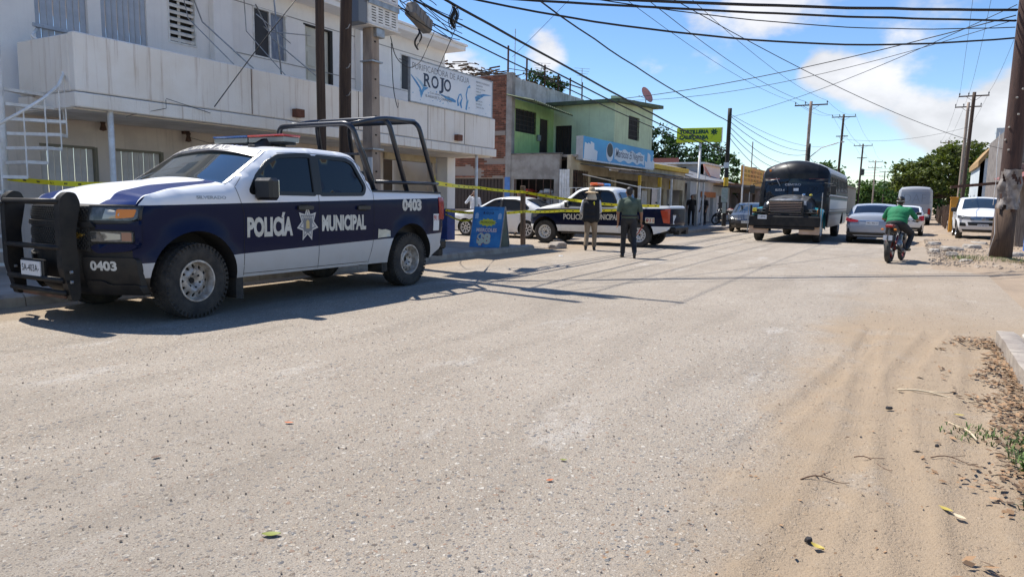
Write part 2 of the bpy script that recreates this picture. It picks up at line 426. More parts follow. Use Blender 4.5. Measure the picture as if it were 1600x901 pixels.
# ------------------------------------------------------------------ road material: exposed aggregate
def ground_material(name, base, base2, sand_amt, pebbles):
    m = bpy.data.materials.new(name); m.use_nodes = True; t = m.node_tree; b = t.nodes['Principled BSDF']; L = t.links.new
    b.inputs['Roughness'].default_value = .92; b.inputs['Specular IOR Level'].default_value = .25
    def nn(ty, **k):
        n = t.nodes.new(ty)
        for a, c in k.items(): setattr(n, a, c)
        return n
    tcn = nn('ShaderNodeTexCoord'); P = tcn.outputs['Object']
    def mapped(s):
        q = nn('ShaderNodeMapping'); q.inputs['Scale'].default_value = s; L(P, q.inputs[0]); return q.outputs[0]
    def ramp(src, lo, hi, o0=0., o1=1.):
        r = nn('ShaderNodeMapRange', interpolation_type='SMOOTHSTEP'); r.inputs[1].default_value = lo; r.inputs[2].default_value = hi; r.inputs[3].default_value = o0; r.inputs[4].default_value = o1
        L(src, r.inputs[0]); return r.outputs[0]
    def nz(scale, det=5, ro=.55, v=None):
        n = nn('ShaderNodeTexNoise'); n.inputs['Scale'].default_value = scale; n.inputs['Detail'].default_value = det; n.inputs['Roughness'].default_value = ro
        L(v if v else P, n.inputs['Vector']); return n.outputs[0]
    def mix(f, a, c, mode='MIX'):
        x = nn('ShaderNodeMix', data_type='RGBA', blend_type=mode)
        for s, v in ((0, f), (6, a), (7, c)):
            if isinstance(v, float): x.inputs[s].default_value = v
            elif isinstance(v, tuple): x.inputs[s].default_value = (*v, 1)
            else: L(v, x.inputs[s])
        return x.outputs[2]
    def mm(op, a, c):
        x = nn('ShaderNodeMath', operation=op)
        for s, v in ((0, a), (1, c)):
            if isinstance(v, (int, float)): x.inputs[s].default_value = v
            else: L(v, x.inputs[s])
        return x.outputs[0]
    cur = mix(ramp(nz(.55, 6, .6), .38, .66), base, base2)
    cur = mix(ramp(nz(2.2, 4, .6, mapped((1, .12, 1))), .47, .66, 0, .55), cur, tuple(x * .78 for x in base))      # wheel paths along the street
    cur = mix(ramp(nz(1.3, 7, .7, mapped((1, .35, 1))), .56, .70, 0, .75), cur, (.50, .46, .41))                     # worn pale patches
    h = None
    if pebbles:
        dn = nz(9, 2); dv = nn('ShaderNodeVectorMath', operation='MULTIPLY_ADD'); L(P, dv.inputs[0]); dv.inputs[1].default_value = (1, 1, 1)
        nzc = nn('ShaderNodeTexNoise'); nzc.inputs['Scale'].default_value = 30; L(P, nzc.inputs['Vector']); sc_ = nn('ShaderNodeVectorMath', operation='SCALE'); L(nzc.outputs['Color'], sc_.inputs[0]); sc_.inputs['Scale'].default_value = .02
        L(sc_.outputs[0], dv.inputs[2])
        big = None
        for scale, keep, amt in ((30, .32, .85), (60, .66, .82), (125, .78, .7)):
            v = nn('ShaderNodeTexVoronoi', voronoi_dimensions='3D', feature='F1'); v.inputs['Scale'].default_value = scale; L(dv.outputs[0], v.inputs['Vector'])
            cs = nn('ShaderNodeSeparateColor'); L(v.outputs['Color'], cs.inputs[0])
            mask = mm('MULTIPLY', ramp(v.outputs['Distance'], .42, .30), ramp(cs.outputs[0], 1 - keep - .02, 1 - keep + .02))
            rp = nn('ShaderNodeValToRGB'); L(cs.outputs[1], rp.inputs[0]); e = rp.color_ramp; e.interpolation = 'CONSTANT'
            cols = [(.15, .155, .16), (.42, .35, .27), (.24, .19, .145), (.52, .48, .41), (.085, .098, .12), (.38, .30, .22), (.62, .57, .49), (.19, .185, .175), (.30, .19, .13), (.47, .40, .31), (.12, .10, .085)]
            while len(e.elements) < len(cols): e.elements.new(1)
            for i, c in enumerate(cols): e.elements[i].position = i / len(cols); e.elements[i].color = (*c, 1)
            cur = mix(mm('MULTIPLY', mask, amt), cur, rp.outputs[0])
            hh = mm('MULTIPLY', mask, 1.0 / (scale / 30)); h = hh if h is None else mm('ADD', h, hh)
    cur = mix(ramp(nz(.31, 6, .62), .50, .66, 0, .38), cur, tuple(x * .74 for x in base)); cur = mix(ramp(nz(2.6, 8, .75), .60, .68, 0, .45), cur, tuple(x * .66 for x in base))      # stains and worn spots
    # fine pits and grain
    g = nz(140, 3, .7); cur = mix(ramp(g, .32, .50, .7, 0), cur, tuple(x * .35 for x in base))
    sx = nn('ShaderNodeSeparateXYZ'); L(P, sx.inputs[0])
    if sand_amt:
        wob = mm('MULTIPLY', mm('SUBTRACT', nz(.8, 7, .65), .5), 1.5)
        right = mm('MULTIPLY', ramp(mm('ADD', sx.outputs[0], wob), -1.0, -.35), ramp(sx.outputs[1], 12, 8, .4, 1))
        left = ramp(mm('ADD', sx.outputs[0], mm('MULTIPLY', wob, .5)), -7.0, -9.3)
        f = mm('MULTIPLY', mm('MAXIMUM', right, left), ramp(nz(2.3, 6, .65), .12, .50))
        sand = mix(nz(3, 6), (.36, .27, .178), (.30, .22, .142))
        cur = mix(mm('MULTIPLY', f, sand_amt), cur, sand)
    L(cur, b.inputs['Base Color'])
    bp = nn('ShaderNodeBump'); bp.inputs['Strength'].default_value = .9; bp.inputs['Distance'].default_value = .012
    hg = nz(75, 5, .7)
    L(mm('ADD', hg, mm('MULTIPLY', h, .35)) if h is not None else hg, bp.inputs['Height']); L(bp.outputs[0], b.inputs['Normal'])
    return m
m_road = ground_material('exposed_aggregate_road', (.335, .285, .228), (.38, .328, .268), .85, True)
m_dirt = ground_material('dry_dirt', (.36, .275, .195), (.30, .23, .165), 0, False)
m_side = ground_material('dusty_side_street', (.40, .325, .25), (.34, .275, .21), 0, True)

def sheet(name, poly, z, m, kind='structure'):
    o = mesh_obj(name, [(x, y, z) for x, y in poly], [tuple(range(len(poly)))], m); o['kind'] = kind; return o
sheet('ground', [(-2500, -300), (2500, -300), (2500, 3500), (-2500, 3500)], -.03, m_dirt)
sheet('road', [(-9.25, -25), (1.4, -25), (1.4, 900), (-9.25, 900)], 0.0, m_road)
sheet('side_street', [(-90, 17.4), (-9.0, 17.4), (-9.0, 25.2), (-90, 25.2)], -.006, m_side)

# drifted sand on the right shoulder: a relief with tyre tracks that sinks under the road along an uneven edge
def sand_relief():
    nx, ny = 150, 330; vs = []; fs = []
    for j in range(ny + 1):
        y = .2 + 10.4 * j / ny
        for i in range(nx + 1):
            x = -2.9 + 5.4 * i / nx
            p = Vector((x, y, 0))
            edge = -1.1 + .045 * (y - 4) + .55 * (noise.noise(p * .55) + .5 * noise.noise(p * 1.7)) - .28 * max(0, 2.6 - y)
            d = x - edge
            h = -.035 + .05 * min(1, max(0, (d + .35) / .8)) ** .8
            fade = max(0, min(1, (10.2 - y) / 1.8)); h = -.035 + (h + .035) * fade
            h += .006 * noise.noise(p * 4) + .004 * noise.noise(p * 11)
            for (c0, sl, wv, wd) in ((-.35, .035, .10, .105), (.05, .02, .14, .10), (.38, .03, .07, .11), (-.75, .075, .08, .09)):   # wheel tracks
                c = c0 + sl * (y - 3) + wv * math.sin(y * .8 + c0 * 5)
                q = abs(x - c)
                if q < wd * 1.6 and d > -.1:
                    k = max(0, 1 - (q / wd) ** 2)
                    h -= .012 * k; h += .010 * max(0, 1 - abs(q - wd * 1.15) / (.3 * wd))
                    if q < wd: h += .006 * (1 if math.sin((y + q * .7) * 2 * math.pi / .055) > 0 else -1) * (.5 + .5 * noise.noise(p * 2.3))
            vs.append((x, y, h))
    W = nx + 1
    for j in range(ny):
        for i in range(nx): fs.append((j * W + i, j * W + i + 1, (j + 1) * W + i + 1, (j + 1) * W + i))
    o = mesh_obj('sand', vs, fs, m_road, smooth=True); o['kind'] = 'structure'
sand_relief()

# rough dirt shoulder on the far right with the mound round the utility pole
def shoulder():
    nx, ny = 90, 260; vs = []; fs = []
    for j in range(ny + 1):
        y = 16.5 + 130 * (j / ny) ** 1.9
        for i in range(nx + 1):
            x = -.9 + 10.5 * (i / nx) ** 1.25; p = Vector((x, y, 0))
            edge = .35 + .5 * noise.noise(p * .5) + .25 * noise.noise(p * 1.6)
            d = x - edge; k = min(1, max(0, (d + .3) / 1.4))
            h = -.03 + .09 * k + .05 * k * noise.noise(p * 1.4) + .035 * k * noise.noise(p * 3.7) + .02 * k * noise.noise(p * 9)
            h += .10 * math.exp(-((x - 1.9) ** 2 + (y - 21.6) ** 2) / .5)
            h += .13 * math.exp(-((x - 1.3) ** 2 / 1.6 + (y - 30.5) ** 2 / 3.5)) * (1 + .5 * noise.noise(p * 4))
            h = -.035 + (h + .035) * max(0, min(1, (y - 16.9) / 1.6))
            vs.append((x, y, h))
    W = nx + 1
    for j in range(ny):
        for i in range(nx): fs.append((j * W + i, j * W + i + 1, (j + 1) * W + i + 1, (j + 1) * W + i))
    o = mesh_obj('dirt_shoulder', vs, fs, m_dirt, smooth=True); o['kind'] = 'structure'
shoulder()

# pavements and kerbs
def pavement(name, x0, x1, y0, y1, z, m=None):
    o = MB().bb((x0, y0, -.05), (x1, y1, z), bev=.012).build(name, m or m_walk); o['kind'] = 'structure'; return o
def kerb_run(name, x0, x1, y0, y1, z, seed, seg=1.15):
    rnd = random.Random(seed); root = empty(name, (0, 0, 0)); root['kind'] = 'structure'
    y = y0
    while y < y1 - .05:
        ye = min(y1, y + seg)
        mb = MB(); n = 8; vs = []
        pr = [(x0, -.05), (x0, z), (x1 - .05, z + .003), (x1, z - .03), (x1 + .02, -.05)]
        for k in range(n + 1):
            yy = y + .006 + (ye - y - .012) * k / n
            for (px, pz) in pr:
                wob = .014 * noise.noise(Vector((px * 4, yy * 3, pz * 5 + seed))) if pz > 0 else 0
                vs.append((px + wob, yy, pz + wob * .8))
        fs = []
        for k in range(n):
            for q in range(4): fs.append((k * 5 + q, (k + 1) * 5 + q, (k + 1) * 5 + q + 1, k * 5 + q + 1))
        fs.append(tuple(range(5))); fs.append(tuple(n * 5 + q for q in range(5))[::-1])
        mb.add(vs, fs); o = mb.build('kerb_stone', m_kerb, root, True); auto_smooth(fix_normals(o), 40)
        y = ye
    return root
pavement('pavement', -12.8, -9.34, -6, 17.15, .13)
kerb_run('kerb', -9.33, -9.1, -6, 17.3, .14, 3)
pavement('pavement', -12.4, -9.24, 25.6, 120, .12)
kerb_run('kerb', -9.23, -9.02, 25.6, 80, .13, 5, 2.3)
pavement('pavement', 1.0, 6.0, -6, 8.35, .15, mat('pale_slab', (.47, .43, .38), .9, col2=(.36, .32, .28), vscale=2, bump=.3))
kerb_run('kerb', .80, .99, -6, 8.4, .155, 8, 2.2)

# ------------------------------------------------------------------ walls with openings
def wall(name, O, U, wd, h, th, opens, m, parent, label=None):
    """front face starts at O, runs along U (unit, horizontal) and up; the wall goes back by th along U x Z"""
    O = Vector(O); U = Vector(U); B = U.cross(Vector((0, 0, 1))) * -1     # outward = -B
    us = sorted({0, wd, *[o[0] for o in opens], *[o[1] for o in opens]}); vs_ = sorted({0, h, *[o[2] for o in opens], *[o[3] for o in opens]})
    us = [u for u in us if 0 <= u <= wd]; vs_ = [v for v in vs_ if 0 <= v <= h]
    def hole(u, v): return any(a < u < b and c < v < d for a, b, c, d in opens)
    vi = {}; V = []; F = []
    def vid(i, j, s):
        k = (i, j, s)
        if k not in vi:
            vi[k] = len(V); V.append(O + U * us[i] + Vector((0, 0, vs_[j])) + (B * th if s else Vector()))
        return vi[k]
    nu, nv = len(us) - 1, len(vs_) - 1
    solid = [[not hole((us[i] + us[i + 1]) / 2, (vs_[j] + vs_[j + 1]) / 2) for j in range(nv)] for i in range(nu)]
    S = lambda i, j: 0 <= i < nu and 0 <= j < nv and solid[i][j]
    for i in range(nu):
        for j in range(nv):
            if not solid[i][j]: continue
            F.append((vid(i, j, 0), vid(i + 1, j, 0), vid(i + 1, j + 1, 0), vid(i, j + 1, 0)))
            F.append((vid(i, j, 1), vid(i, j + 1, 1), vid(i + 1, j + 1, 1), vid(i + 1, j, 1)))
            for (di, dj, a, b) in ((-1, 0, (i, j), (i, j + 1)), (1, 0, (i + 1, j + 1), (i + 1, j)), (0, -1, (i + 1, j), (i, j)), (0, 1, (i, j + 1), (i + 1, j + 1))):
                if not S(i + di, j + dj): F.append((vid(*a, 0), vid(*b, 0), vid(*b, 1), vid(*a, 1)))
    o = mesh_obj(name, V, F, m, parent); fix_normals(o)
    if label: o['label'] = label
    return o
def rib_panels(parent, name, X, y0, y1, z0, z1, n, m, d=.03):
    """upright metal strips, one object each, sharing a mesh"""
    wd = (y1 - y0) / n; me = None
    for k in range(n):
        if me is None:
            o = MB().box((0, 0, 0), (d, wd - .012, z1 - z0), None, 0, .006).build(name, m, parent); me = o.data
        else:
            o = bpy.data.objects.new(name, me); COL.objects.link(o); o.parent = parent
        o.location = (X + (.004 if k % 2 else 0), y0 + wd * (k + .5), (z0 + z1) / 2)

# ------------------------------------------------------------------ the white two-storey building with the long balcony
WB = empty('white_building', (-12.8, 8, 0), 0, 'white two-storey building with a long stained balcony parapet behind the nearer police pickup', 'building')
WB.location = (0, 0, 0)
XW = -12.8
# y spans: wall runs along -Y ... use U=(0,1,0): outward = +X
wall('upper_wall', (XW, -3, 2.75), (0, 1, 0), 21.2, 3.2, .2,
     [(9.55, 10.42, .2, 2.75), (10.65, 11.52, .2, 2.75), (11.97, 12.55, 1.55, 2.75), (13.98, 14.93, 1.62, 2.68), (15.5, 16.4, .2, 2.62), (19.05, 20.0, 1.62, 2.62)], m_white, WB)
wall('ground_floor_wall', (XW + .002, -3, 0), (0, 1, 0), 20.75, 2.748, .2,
     [(9.5, 10.42, .12, 2.15), (10.8, 11.7, .12, 2.15), (18.3, 20.6, .12, 2.42)], m_gwall, WB)
MB().bb((XW + .003, 9.87, 2.76), (XW + .16, 10.33, 5.9), bev=.01).build('pilaster', m_white, WB)
MB().bb((XW + .003, 14.2, 2.76), (XW + .2, 14.75, 5.9), bev=.01).build('pilaster', m_white, WB)
for z in (5.42, 4.36):
    MB().bb((XW + .002, 10.4, z), (XW + .012, 18.1, z + .018)).build('score_line', mat('score_line_grey', (.3, .29, .28), .9), WB)
MB().bb((-19.5, -3, 5.8), (-12.2, 18.45, 5.93), bev=.01).bb((-19.5, -3, 5.934), (-12.15, 18.5, 6.0), bev=.01).build('roof_slab', m_white, WB)
wall('end_wall', (XW - .01, 18.2, 0), (-1, 0, 0), 6.5, 5.8, .2, [], m_white, WB)
MB().bb((XW - 1.9, 14.9, .1), (XW - 1.8, 17.9, 2.6)).bb((XW - 1.8, 14.85, .1), (XW - .21, 14.95, 2.6)).build('shop_interior_wall', mat('shop_interior', (.16, .13, .11), .9), WB)
# balcony slab, soffit beam and parapet
MB().bb((-12.79, 6.16, 2.6), (-11.14, 18.2, 2.74)).build('balcony_slab', m_ceil, WB)
MB().bb((-11.16, 6.14, 2.86), (-11.0, 18.25, 3.72), bev=.02).bb((-12.6, 6.14, 2.86), (-11.163, 6.28, 3.70), bev=.02).build('balcony_parapet', m_parapet, WB)
MB().bb((-11.14, 6.10, 2.62), (-10.96, 18.28, 2.84), bev=.015).bb((-12.6, 6.12, 2.62), (-11.143, 6.26, 2.84)).build('balcony_fascia', m_parapet, WB)
for yy in (9.36, 14.9, 12.3, 16.6):
    MB().bb((-10.998, yy, 2.87), (-10.992, yy + .012, 3.70)).build('parapet_joint', m_rust, WB)
for yy in (10.35, 16.1):
    MB().bb((-11.0, yy, 2.93), (-10.86, yy + .22, 3.09), bev=.01).build('drain_spout', m_brick, WB)
# corner column with blue base
MB().bb((-12.79, 17.78, 1.06), (-12.38, 18.2, 2.6), bev=.01).build('corner_column', m_white, WB)
MB().bb((-12.79, 17.775, .1), (-12.375, 18.205, 1.057), bev=.01).build('column_base', m_blue, WB)
MB().bb((-12.77, 15.3, 2.42), (-12.74, 17.7, 2.6)).build('lintel', m_cream, WB)
# steel posts under the balcony edge
for yy, dz in ((6.68, .09), (17.35, .09)):
    MB().tube([(-11.07, yy, .05), (-11.07, yy, 2.62)], .045, 10).bb((-11.17, yy - .1, .12), (-10.97, yy + .1, .14)).build('balcony_post', m_whitem, WB, True)
# doors and windows of the upper floor
dz = empty('sliding_metal_door', (0, 0, 0)); dz.parent = WB
rib_panels(dz, 'metal_strip', XW - .08, 6.55, 7.42, 4.09, 5.5, 8, m_bluegrey)
rib_panels(dz, 'metal_strip', XW - .05, 6.55, 7.30, 2.95, 4.05, 7, m_bluegrey)
MB().bb((XW - .05, 6.5, 4.04), (XW + .02, 7.7, 4.10), bev=.006).build('door_track', m_bluegrey, dz)
dz2 = empty('sliding_metal_door', (0, 0, 0)); dz2.parent = WB
rib_panels(dz2, 'metal_strip', XW - .06, 7.65, 8.52, 2.95, 5.5, 8, m_bluegrey)
MB().bb((XW - .03, 8.25, 4.0), (XW + .03, 8.5, 4.03)).build('bolt', m_steel, dz2)
lv = MB().bb((XW - .15, 8.97, 4.3), (XW - .12, 9.55, 5.5)).build('louvre_window', m_dark, WB)
for k in range(9):
    z = 4.36 + k * .128
    MB().bar((XW - .05, 8.985, z), (XW - .05, 9.535, z), .075, .052, up=(.5, 0, 1)).build('slat', m_whitem, lv)
MB().bb((XW - .09, 9.22, 4.3), (XW - .085, 9.28, 5.5)).build('louvre_mullion', m_whitem, lv)
MB().bb((XW - .02, 8.95, 4.27), (XW + .02, 8.98, 5.5)).bb((XW - .02, 9.54, 4.27), (XW + .02, 9.57, 5.5)).bb((XW - .02, 8.981, 4.27), (XW + .02, 9.539, 4.3)).build('louvre_frame', m_whitem, lv)
def slider(y0, y1, z0, z1):
    f = MB()
    for a, b in (((XW - .08, y0, z0), (XW + .015, y0 + .035, z1)), ((XW - .08, y1 - .035, z0), (XW + .015, y1, z1)), ((XW - .08, y0 + .036, z0), (XW + .015, y1 - .036, z0 + .035)), ((XW - .08, y0 + .036, z1 - .035), (XW + .015, y1 - .036, z1)), ((XW - .06, (y0 + y1) / 2 - .02, z0 + .036), (XW + .005, (y0 + y1) / 2 + .02, z1 - .036))): f.bb(a, b)
    fo = f.build('window', m_whitem, WB)
    MB().bb((XW - .05, y0 + .036, z0 + .036), (XW - .04, (y0 + y1) / 2 - .021, z1 - .036)).build('insect_screen', m_screen, fo)
    MB().bb((XW - .075, (y0 + y1) / 2 + .021, z0 + .036), (XW - .066, y1 - .036, z1 - .036)).build('pane', m_curtain, fo)
slider(10.98, 11.93, 4.37, 5.43); slider(16.05, 17.0, 4.37, 5.37)
pd = MB().bb((XW - .1, 12.5, 2.95), (XW - .06, 13.3, 5.35)).build('panel_door', mat('cream_door', (.60, .58, .48), .6, col2=(.5, .48, .4), vscale=2), WB)
for yy in (12.6, 12.95):
    for k in range(5):
        MB().bb((XW - .058, yy, 3.1 + k * .45), (XW - .045, yy + .27, 3.43 + k * .45), bev=.006).build('door_panel', MATS['cream_door'], pd)
MB().bb((XW - .12, 13.31, 2.95), (XW + .01, 13.4, 5.35)).bb((XW - .12, 12.45, 5.351), (XW + .01, 13.4, 5.39)).build('door_frame', m_dark, pd)
# shutters below
for y0, y1 in ((6.52, 7.40), (7.82, 8.68)):
    s = empty('shutter_door', (0, 0, 0)); s.parent = WB
    rib_panels(s, 'shutter_strip', XW - .06, y0, y1, .12, 2.12, 8, m_shut)
    MB().bb((XW - .1, y1, .12), (XW + .02, y1 + .05, 2.15)).bb((XW - .1, y0 - .03, 2.121), (XW + .02, y1, 2.16)).build('shutter_frame', mat('olive_frame', (.2, .18, .13), .7), s)
# two dark wall lamps and their wires under the balcony
for yy, zz in ((7.5, 2.66), (9.2, 2.6)):
    l = MB().lathe([(.0, -.12), (.06, -.1), (.035, 0), (.05, .05), (0, .09)], 10, 'Z', (XW + .14, yy, zz - .1)).bb((XW + .003, yy - .05, zz - .06), (XW + .12, yy + .05, zz + .0)).build('wall_lamp', m_rust, WB)
MB().tube([(XW + .1, 9.25, 2.48), (XW + .12, 9.7, 2.40), (XW + .12, 10.2, 2.5), (XW + .1, 10.42, 2.6)], .005, 5).build('lamp_wire', m_cable, WB)
MB().tube([(XW + .1, 10.42, 1.9), (XW + .1, 10.42, 2.6)], .03, 6).build('conduit', m_rust, WB)
MB().tube([(-10.93, 7.55, 2.9), (-10.93, 7.55, 2.76), (-11.0, 7.0, 2.6), (-11.0, 6.9, 2.56)], .005, 5).tube([(-10.93, 7.56, 2.92), (-10.93, 8.4, 2.78)], .005, 5).build('lamp_wire', m_cable, WB)

# spiral stair at the near end of the balcony
ST = empty('spiral_stair', (-11.75, 5.45, 0), 0, 'white metal spiral stair with open treads at the near end of the balcony', 'stair')
MB().tube([(0, 0, 0), (0, 0, 5.5)], .06, 12).build('newel_post', m_whitem, ST, True)
rail = []
for k in range(13):
    a = R(120 - k * 21); a2 = a - R(21); z = 2.84 - k * .215; r = .82
    p0 = Vector((.07 * math.cos(a), .07 * math.sin(a), z)); p1 = Vector((r * math.cos(a), r * math.sin(a), z)); p2 = Vector((r * math.cos(a2), r * math.sin(a2), z)); p3 = Vector((.07 * math.cos(a2), .07 * math.sin(a2), z))
    mb = MB(); mb.bar(p0, p1, .012, .045); mb.bar(p1, p2, .012, .045); mb.bar(p2, p3, .012, .045)
    mb.prism([(p0.x, p0.y), (p1.x * .99, p1.y * .99), (p2.x * .99, p2.y * .99), (p3.x, p3.y)], lambda x, y, z=z: (x, y, z + .012), lambda x, y, z=z: (x, y, z + .02))
    mb.build('tread', m_whitem, ST)
    MB().tube([p1 * 1.0, p1 + Vector((0, 0, .92))], .011, 6).build('baluster', m_whitem, ST)
    rail.append(p1 + Vector((0, 0, .92)))
MB().tube([rail[0] + Vector((-.05, .1, .12))] + rail, .022, 8).build('handrail', m_whitem, ST, True)
MB().bb((-.1, .68, 2.66), (.62, 2.0, 2.82)).build('landing', mat('landing_paint', (.35, .2, .15), .9, col2=(.42, .36, .3), vscale=6), ST)
# water shop interior
t = empty('counter', (-13.2, 16.4, .1), 0, 'white counter inside the open water shop under the balcony', 'counter')
MB().bb((-.3, -.4, 0), (.3, .9, .95), bev=.01).build('cabinet', m_whitem, t); MB().bb((-.34, -.44, .951), (.34, .94, .99), bev=.01).build('counter_top', m_steel, t)

# PURIFICADORA DE AGUA ROJO sign standing on the parapet
SG = empty('shop_sign', (-10.98, 14.16, 3.74), 0, 'white and blue water shop sign reading ROJO standing on the balcony parapet', 'sign')
m_signw = mat('sign_white_vinyl', (.80, .82, .84), .4, col2=(.70, .75, .80), vscale=1.5)
m_splash = mat('splash_blue', (.03, .20, .48), .4, col2=(.12, .36, .62), vscale=8); m_splashl = mat('splash_pale', (.30, .50, .66), .4)
m_navy = mat('navy_print', (.01, .02, .06), .4); m_greyp = mat('grey_print', (.10, .11, .13), .5)
SW, SH = 3.84, 1.0
MB().bb((-.05, 0, 0), (.0, SW, SH)).build('sign_board', m_signw, SG)
MB().bb((-.055, -.03, -.03), (.012, -.001, SH + .03)).bb((-.055, SW + .001, -.03), (.012, SW + .03, SH + .03)).bb((-.055, 0, -.03), (.012, SW, -.002)).bb((-.055, 0, SH + .002), (.012, SW, SH + .03)).build('sign_frame', m_steel, SG)
def sgn(off): return lambda u, v: (off, u, v)
mb = MB(); add_text(mb, 'PURIFICADORA DE AGUA', sgn(.003), .08, 2.62, .78, .93, 0, -.012); mb.build('headline', m_greyp, SG, kind='stuff')
mb = MB()
for ch, a, b in (('R', .55, .86), ('O', .86, 1.2), ('J', 1.2, 1.42), ('O', 1.42, 1.76)): add_text(mb, ch, sgn(.004), a, b - .02, .42 if ch != 'J' else .34, .74, 0, .02)
mb.bb((.0, .53, .42), (.0045, .66, .45)).bb((.0, .53, .71), (.0045, .66, .74)).bb((.0, 1.24, .71), (.0045, 1.44, .74)).build('shop_name', m_navy, SG, kind='stuff')
mb = MB(); add_text(mb, 'Con salud, sabor vida', sgn(.003), .8, 1.7, .265, .325); add_text(mb, 'EL AGUA DE TU CONFIANZA', sgn(.003), .62, 1.78, .17, .235, 0, .01)
for k, tx in enumerate(('REPARTO A DOMICILIO', 'GARRAFON', 'AGUA ALCALINA', 'HIELO', 'LLENADO', 'AGUA', 'SERVICIO', 'ENTREGA', 'TODO EL DIA')):
    add_text(mb, tx, sgn(.003), 2.98, 2.98 + (.72 if k == 0 else .03 * len(tx) + .1), .86 - k * .085, .90 - k * .085 + (.012 if k == 0 else 0))
mb.build('small_print', m_greyp, SG, kind='stuff')
mb = MB(); rnd = random.Random(4)
def blob(mb, pts, wds, off, mi=0):
    k = len(pts); L_ = []; R_ = []
    for i in range(k):
        a = Vector(pts[max(0, i - 1)]); b = Vector(pts[min(k - 1, i + 1)]); d = (b - a).normalized(); n_ = Vector((-d.y, d.x)); p = Vector(pts[i])
        L_.append(p + n_ * wds[i]); R_.append(p - n_ * wds[i])
    vs = [(off, q.x, q.y) for q in L_] + [(off, q.x, q.y) for q in R_]
    mb.add(vs, [(i, k + i, k + i + 1, i + 1) for i in range(k - 1)], mi)
blob(mb, [(.02, .62), (.2, .5), (.38, .36), (.45, .22), (.43, .12)], [.01, .03, .03, .06, .01], .002)
blob(mb, [(.2, .60), (.4, .50), (.55, .40), (.5, .33)], [.005, .035, .05, .01], .0021, 1)
blob(mb, [(.42, .2), (.55, .36), (.72, .40)], [.03, .05, .01], .0022)
blob(mb, [(1.2, .34), (1.5, .27), (1.8, .24), (1.98, .22)], [.005, .03, .05, .03], .002)
blob(mb, [(2.95, .40), (3.15, .50), (3.4, .58), (3.8, .62)], [.07, .06, .03, .004], .002)
blob(mb, [(2.1, .12), (2.06, .26), (2.14, .42), (2.22, .44), (2.28, .34), (2.2, .2), (2.26, .08)], [.05, .03, .02, .03, .02, .05, .03], .0023)
blob(mb, [(2.48, .06), (2.53, .3), (2.48, .46), (2.55, .66), (2.68, .72)], [.04, .03, .03, .02, .04], .0024, 0)
blob(mb, [(2.5, .1), (2.6, .34)], [.02, .02], .0018, 1)
for k in range(26): 
    y, z = rnd.uniform(.05, 3.7), rnd.uniform(.05, .55); s = rnd.uniform(.008, .03); blob(mb, [(y, z), (y + s * 2, z + s * .6)], [s * .4, s * .6], .0016, rnd.randint(0, 1))
mb.build('water_splash_print', [m_splash, m_splashl], SG, kind='stuff')
# ------------------------------------------------------------------ the green house with bricks across the side street
def bricks(name, O, U, wd, h, m, parent, bl=.27, bh=.078, gap=.014, prot=.025, seed=1, skip=None):
    rnd = random.Random(seed); mb = MB(); O = Vector(O); U = Vector(U); Nn = U.cross(Vector((0, 0, 1)))
    rot = Matrix((U, -Nn, Vector((0, 0, 1)))).transposed()
    z = 0; row = 0
    while z + bh < h:
        u = -bl / 2 if row % 2 else 0
        while u < wd:
            a = max(0, u); b = min(wd, u + bl - gap)
            if b - a > .05 and not (skip and skip((a + b) / 2, z)):
                p = prot + rnd.uniform(-.006, .008)
                mb.box(O + U * (a + b) / 2 + Vector((0, 0, z + bh / 2)) + Nn * (p / 2 - .005), (b - a, p + .01, bh - gap), rot)
            u += bl
        z += bh; row += 1
    return mb.build(name, m, parent, kind='stuff')
GH = empty('green_house', (0, 0, 0), 0, 'two-storey green house with a bare brick wall and terrace across the side street', 'building')
YF = 25.5
wall('brick_backing', (-17.9, YF, 0), (1, 0, 0), 3.05, 6.45, .25, [(.3, 2.95, .95, 2.24)], m_mortar, GH)
def broken(u, z): return z < 2.15 and (u > 1.6 + .5 * noise.noise(Vector((u * 2, z * 2, 0))) or noise.noise(Vector((u * 1.5, z * 3, 4))) > .25)
bricks('brickwork', (-17.9, YF - .002, 2.28), (1, 0, 0), 3.05, 4.15, m_brick, GH, seed=2, skip=lambda u, z: z < .8 and noise.noise(Vector((u * 1.3 + 5, z * 2.2, 0))) > .12)
MB().bb((-14.848, YF - .03, 0), (-14.58, YF + .25, 6.5), bev=.01).build('corner_post', m_conc, GH)
MB().bb((-17.9, YF - .06, 4.0), (-14.85, YF - .03, 4.18)).build('brick_band', m_mortar, GH)
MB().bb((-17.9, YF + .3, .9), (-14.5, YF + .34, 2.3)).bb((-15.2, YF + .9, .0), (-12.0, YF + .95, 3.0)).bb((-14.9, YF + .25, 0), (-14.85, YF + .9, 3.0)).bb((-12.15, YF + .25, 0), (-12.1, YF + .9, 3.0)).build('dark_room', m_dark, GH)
for k in range(16):
    MB().bb((-17.58 + k * .166, YF + .09, .95), (-17.44 + k * .166, YF + .11 + (k % 3) * .004, 2.24)).build('shutter_strip', m_brown, GH)
wall('terrace_front', (-14.578, YF, 0), (1, 0, 0), 2.2, 3.2, .2, [(.15, 1.98, .82, 2.22)], m_conc, GH)
MB().bb((-14.85, YF - .05, .95), (-14.6, YF - .034, 2.3)).build('blue_pillar', m_lblue, GH)
MB().bb((-14.58, YF + .2, 3.1), (-11.75, 29.4, 3.19)).build('terrace_floor', m_conc, GH)
MB().bb((-14.58, YF - .03, 3.2), (-12.33, YF + .22, 3.26), bev=.01).build('terrace_coping', mat('dark_coping', (.2, .18, .15), .9, col2=(.1, .09, .08)), GH)
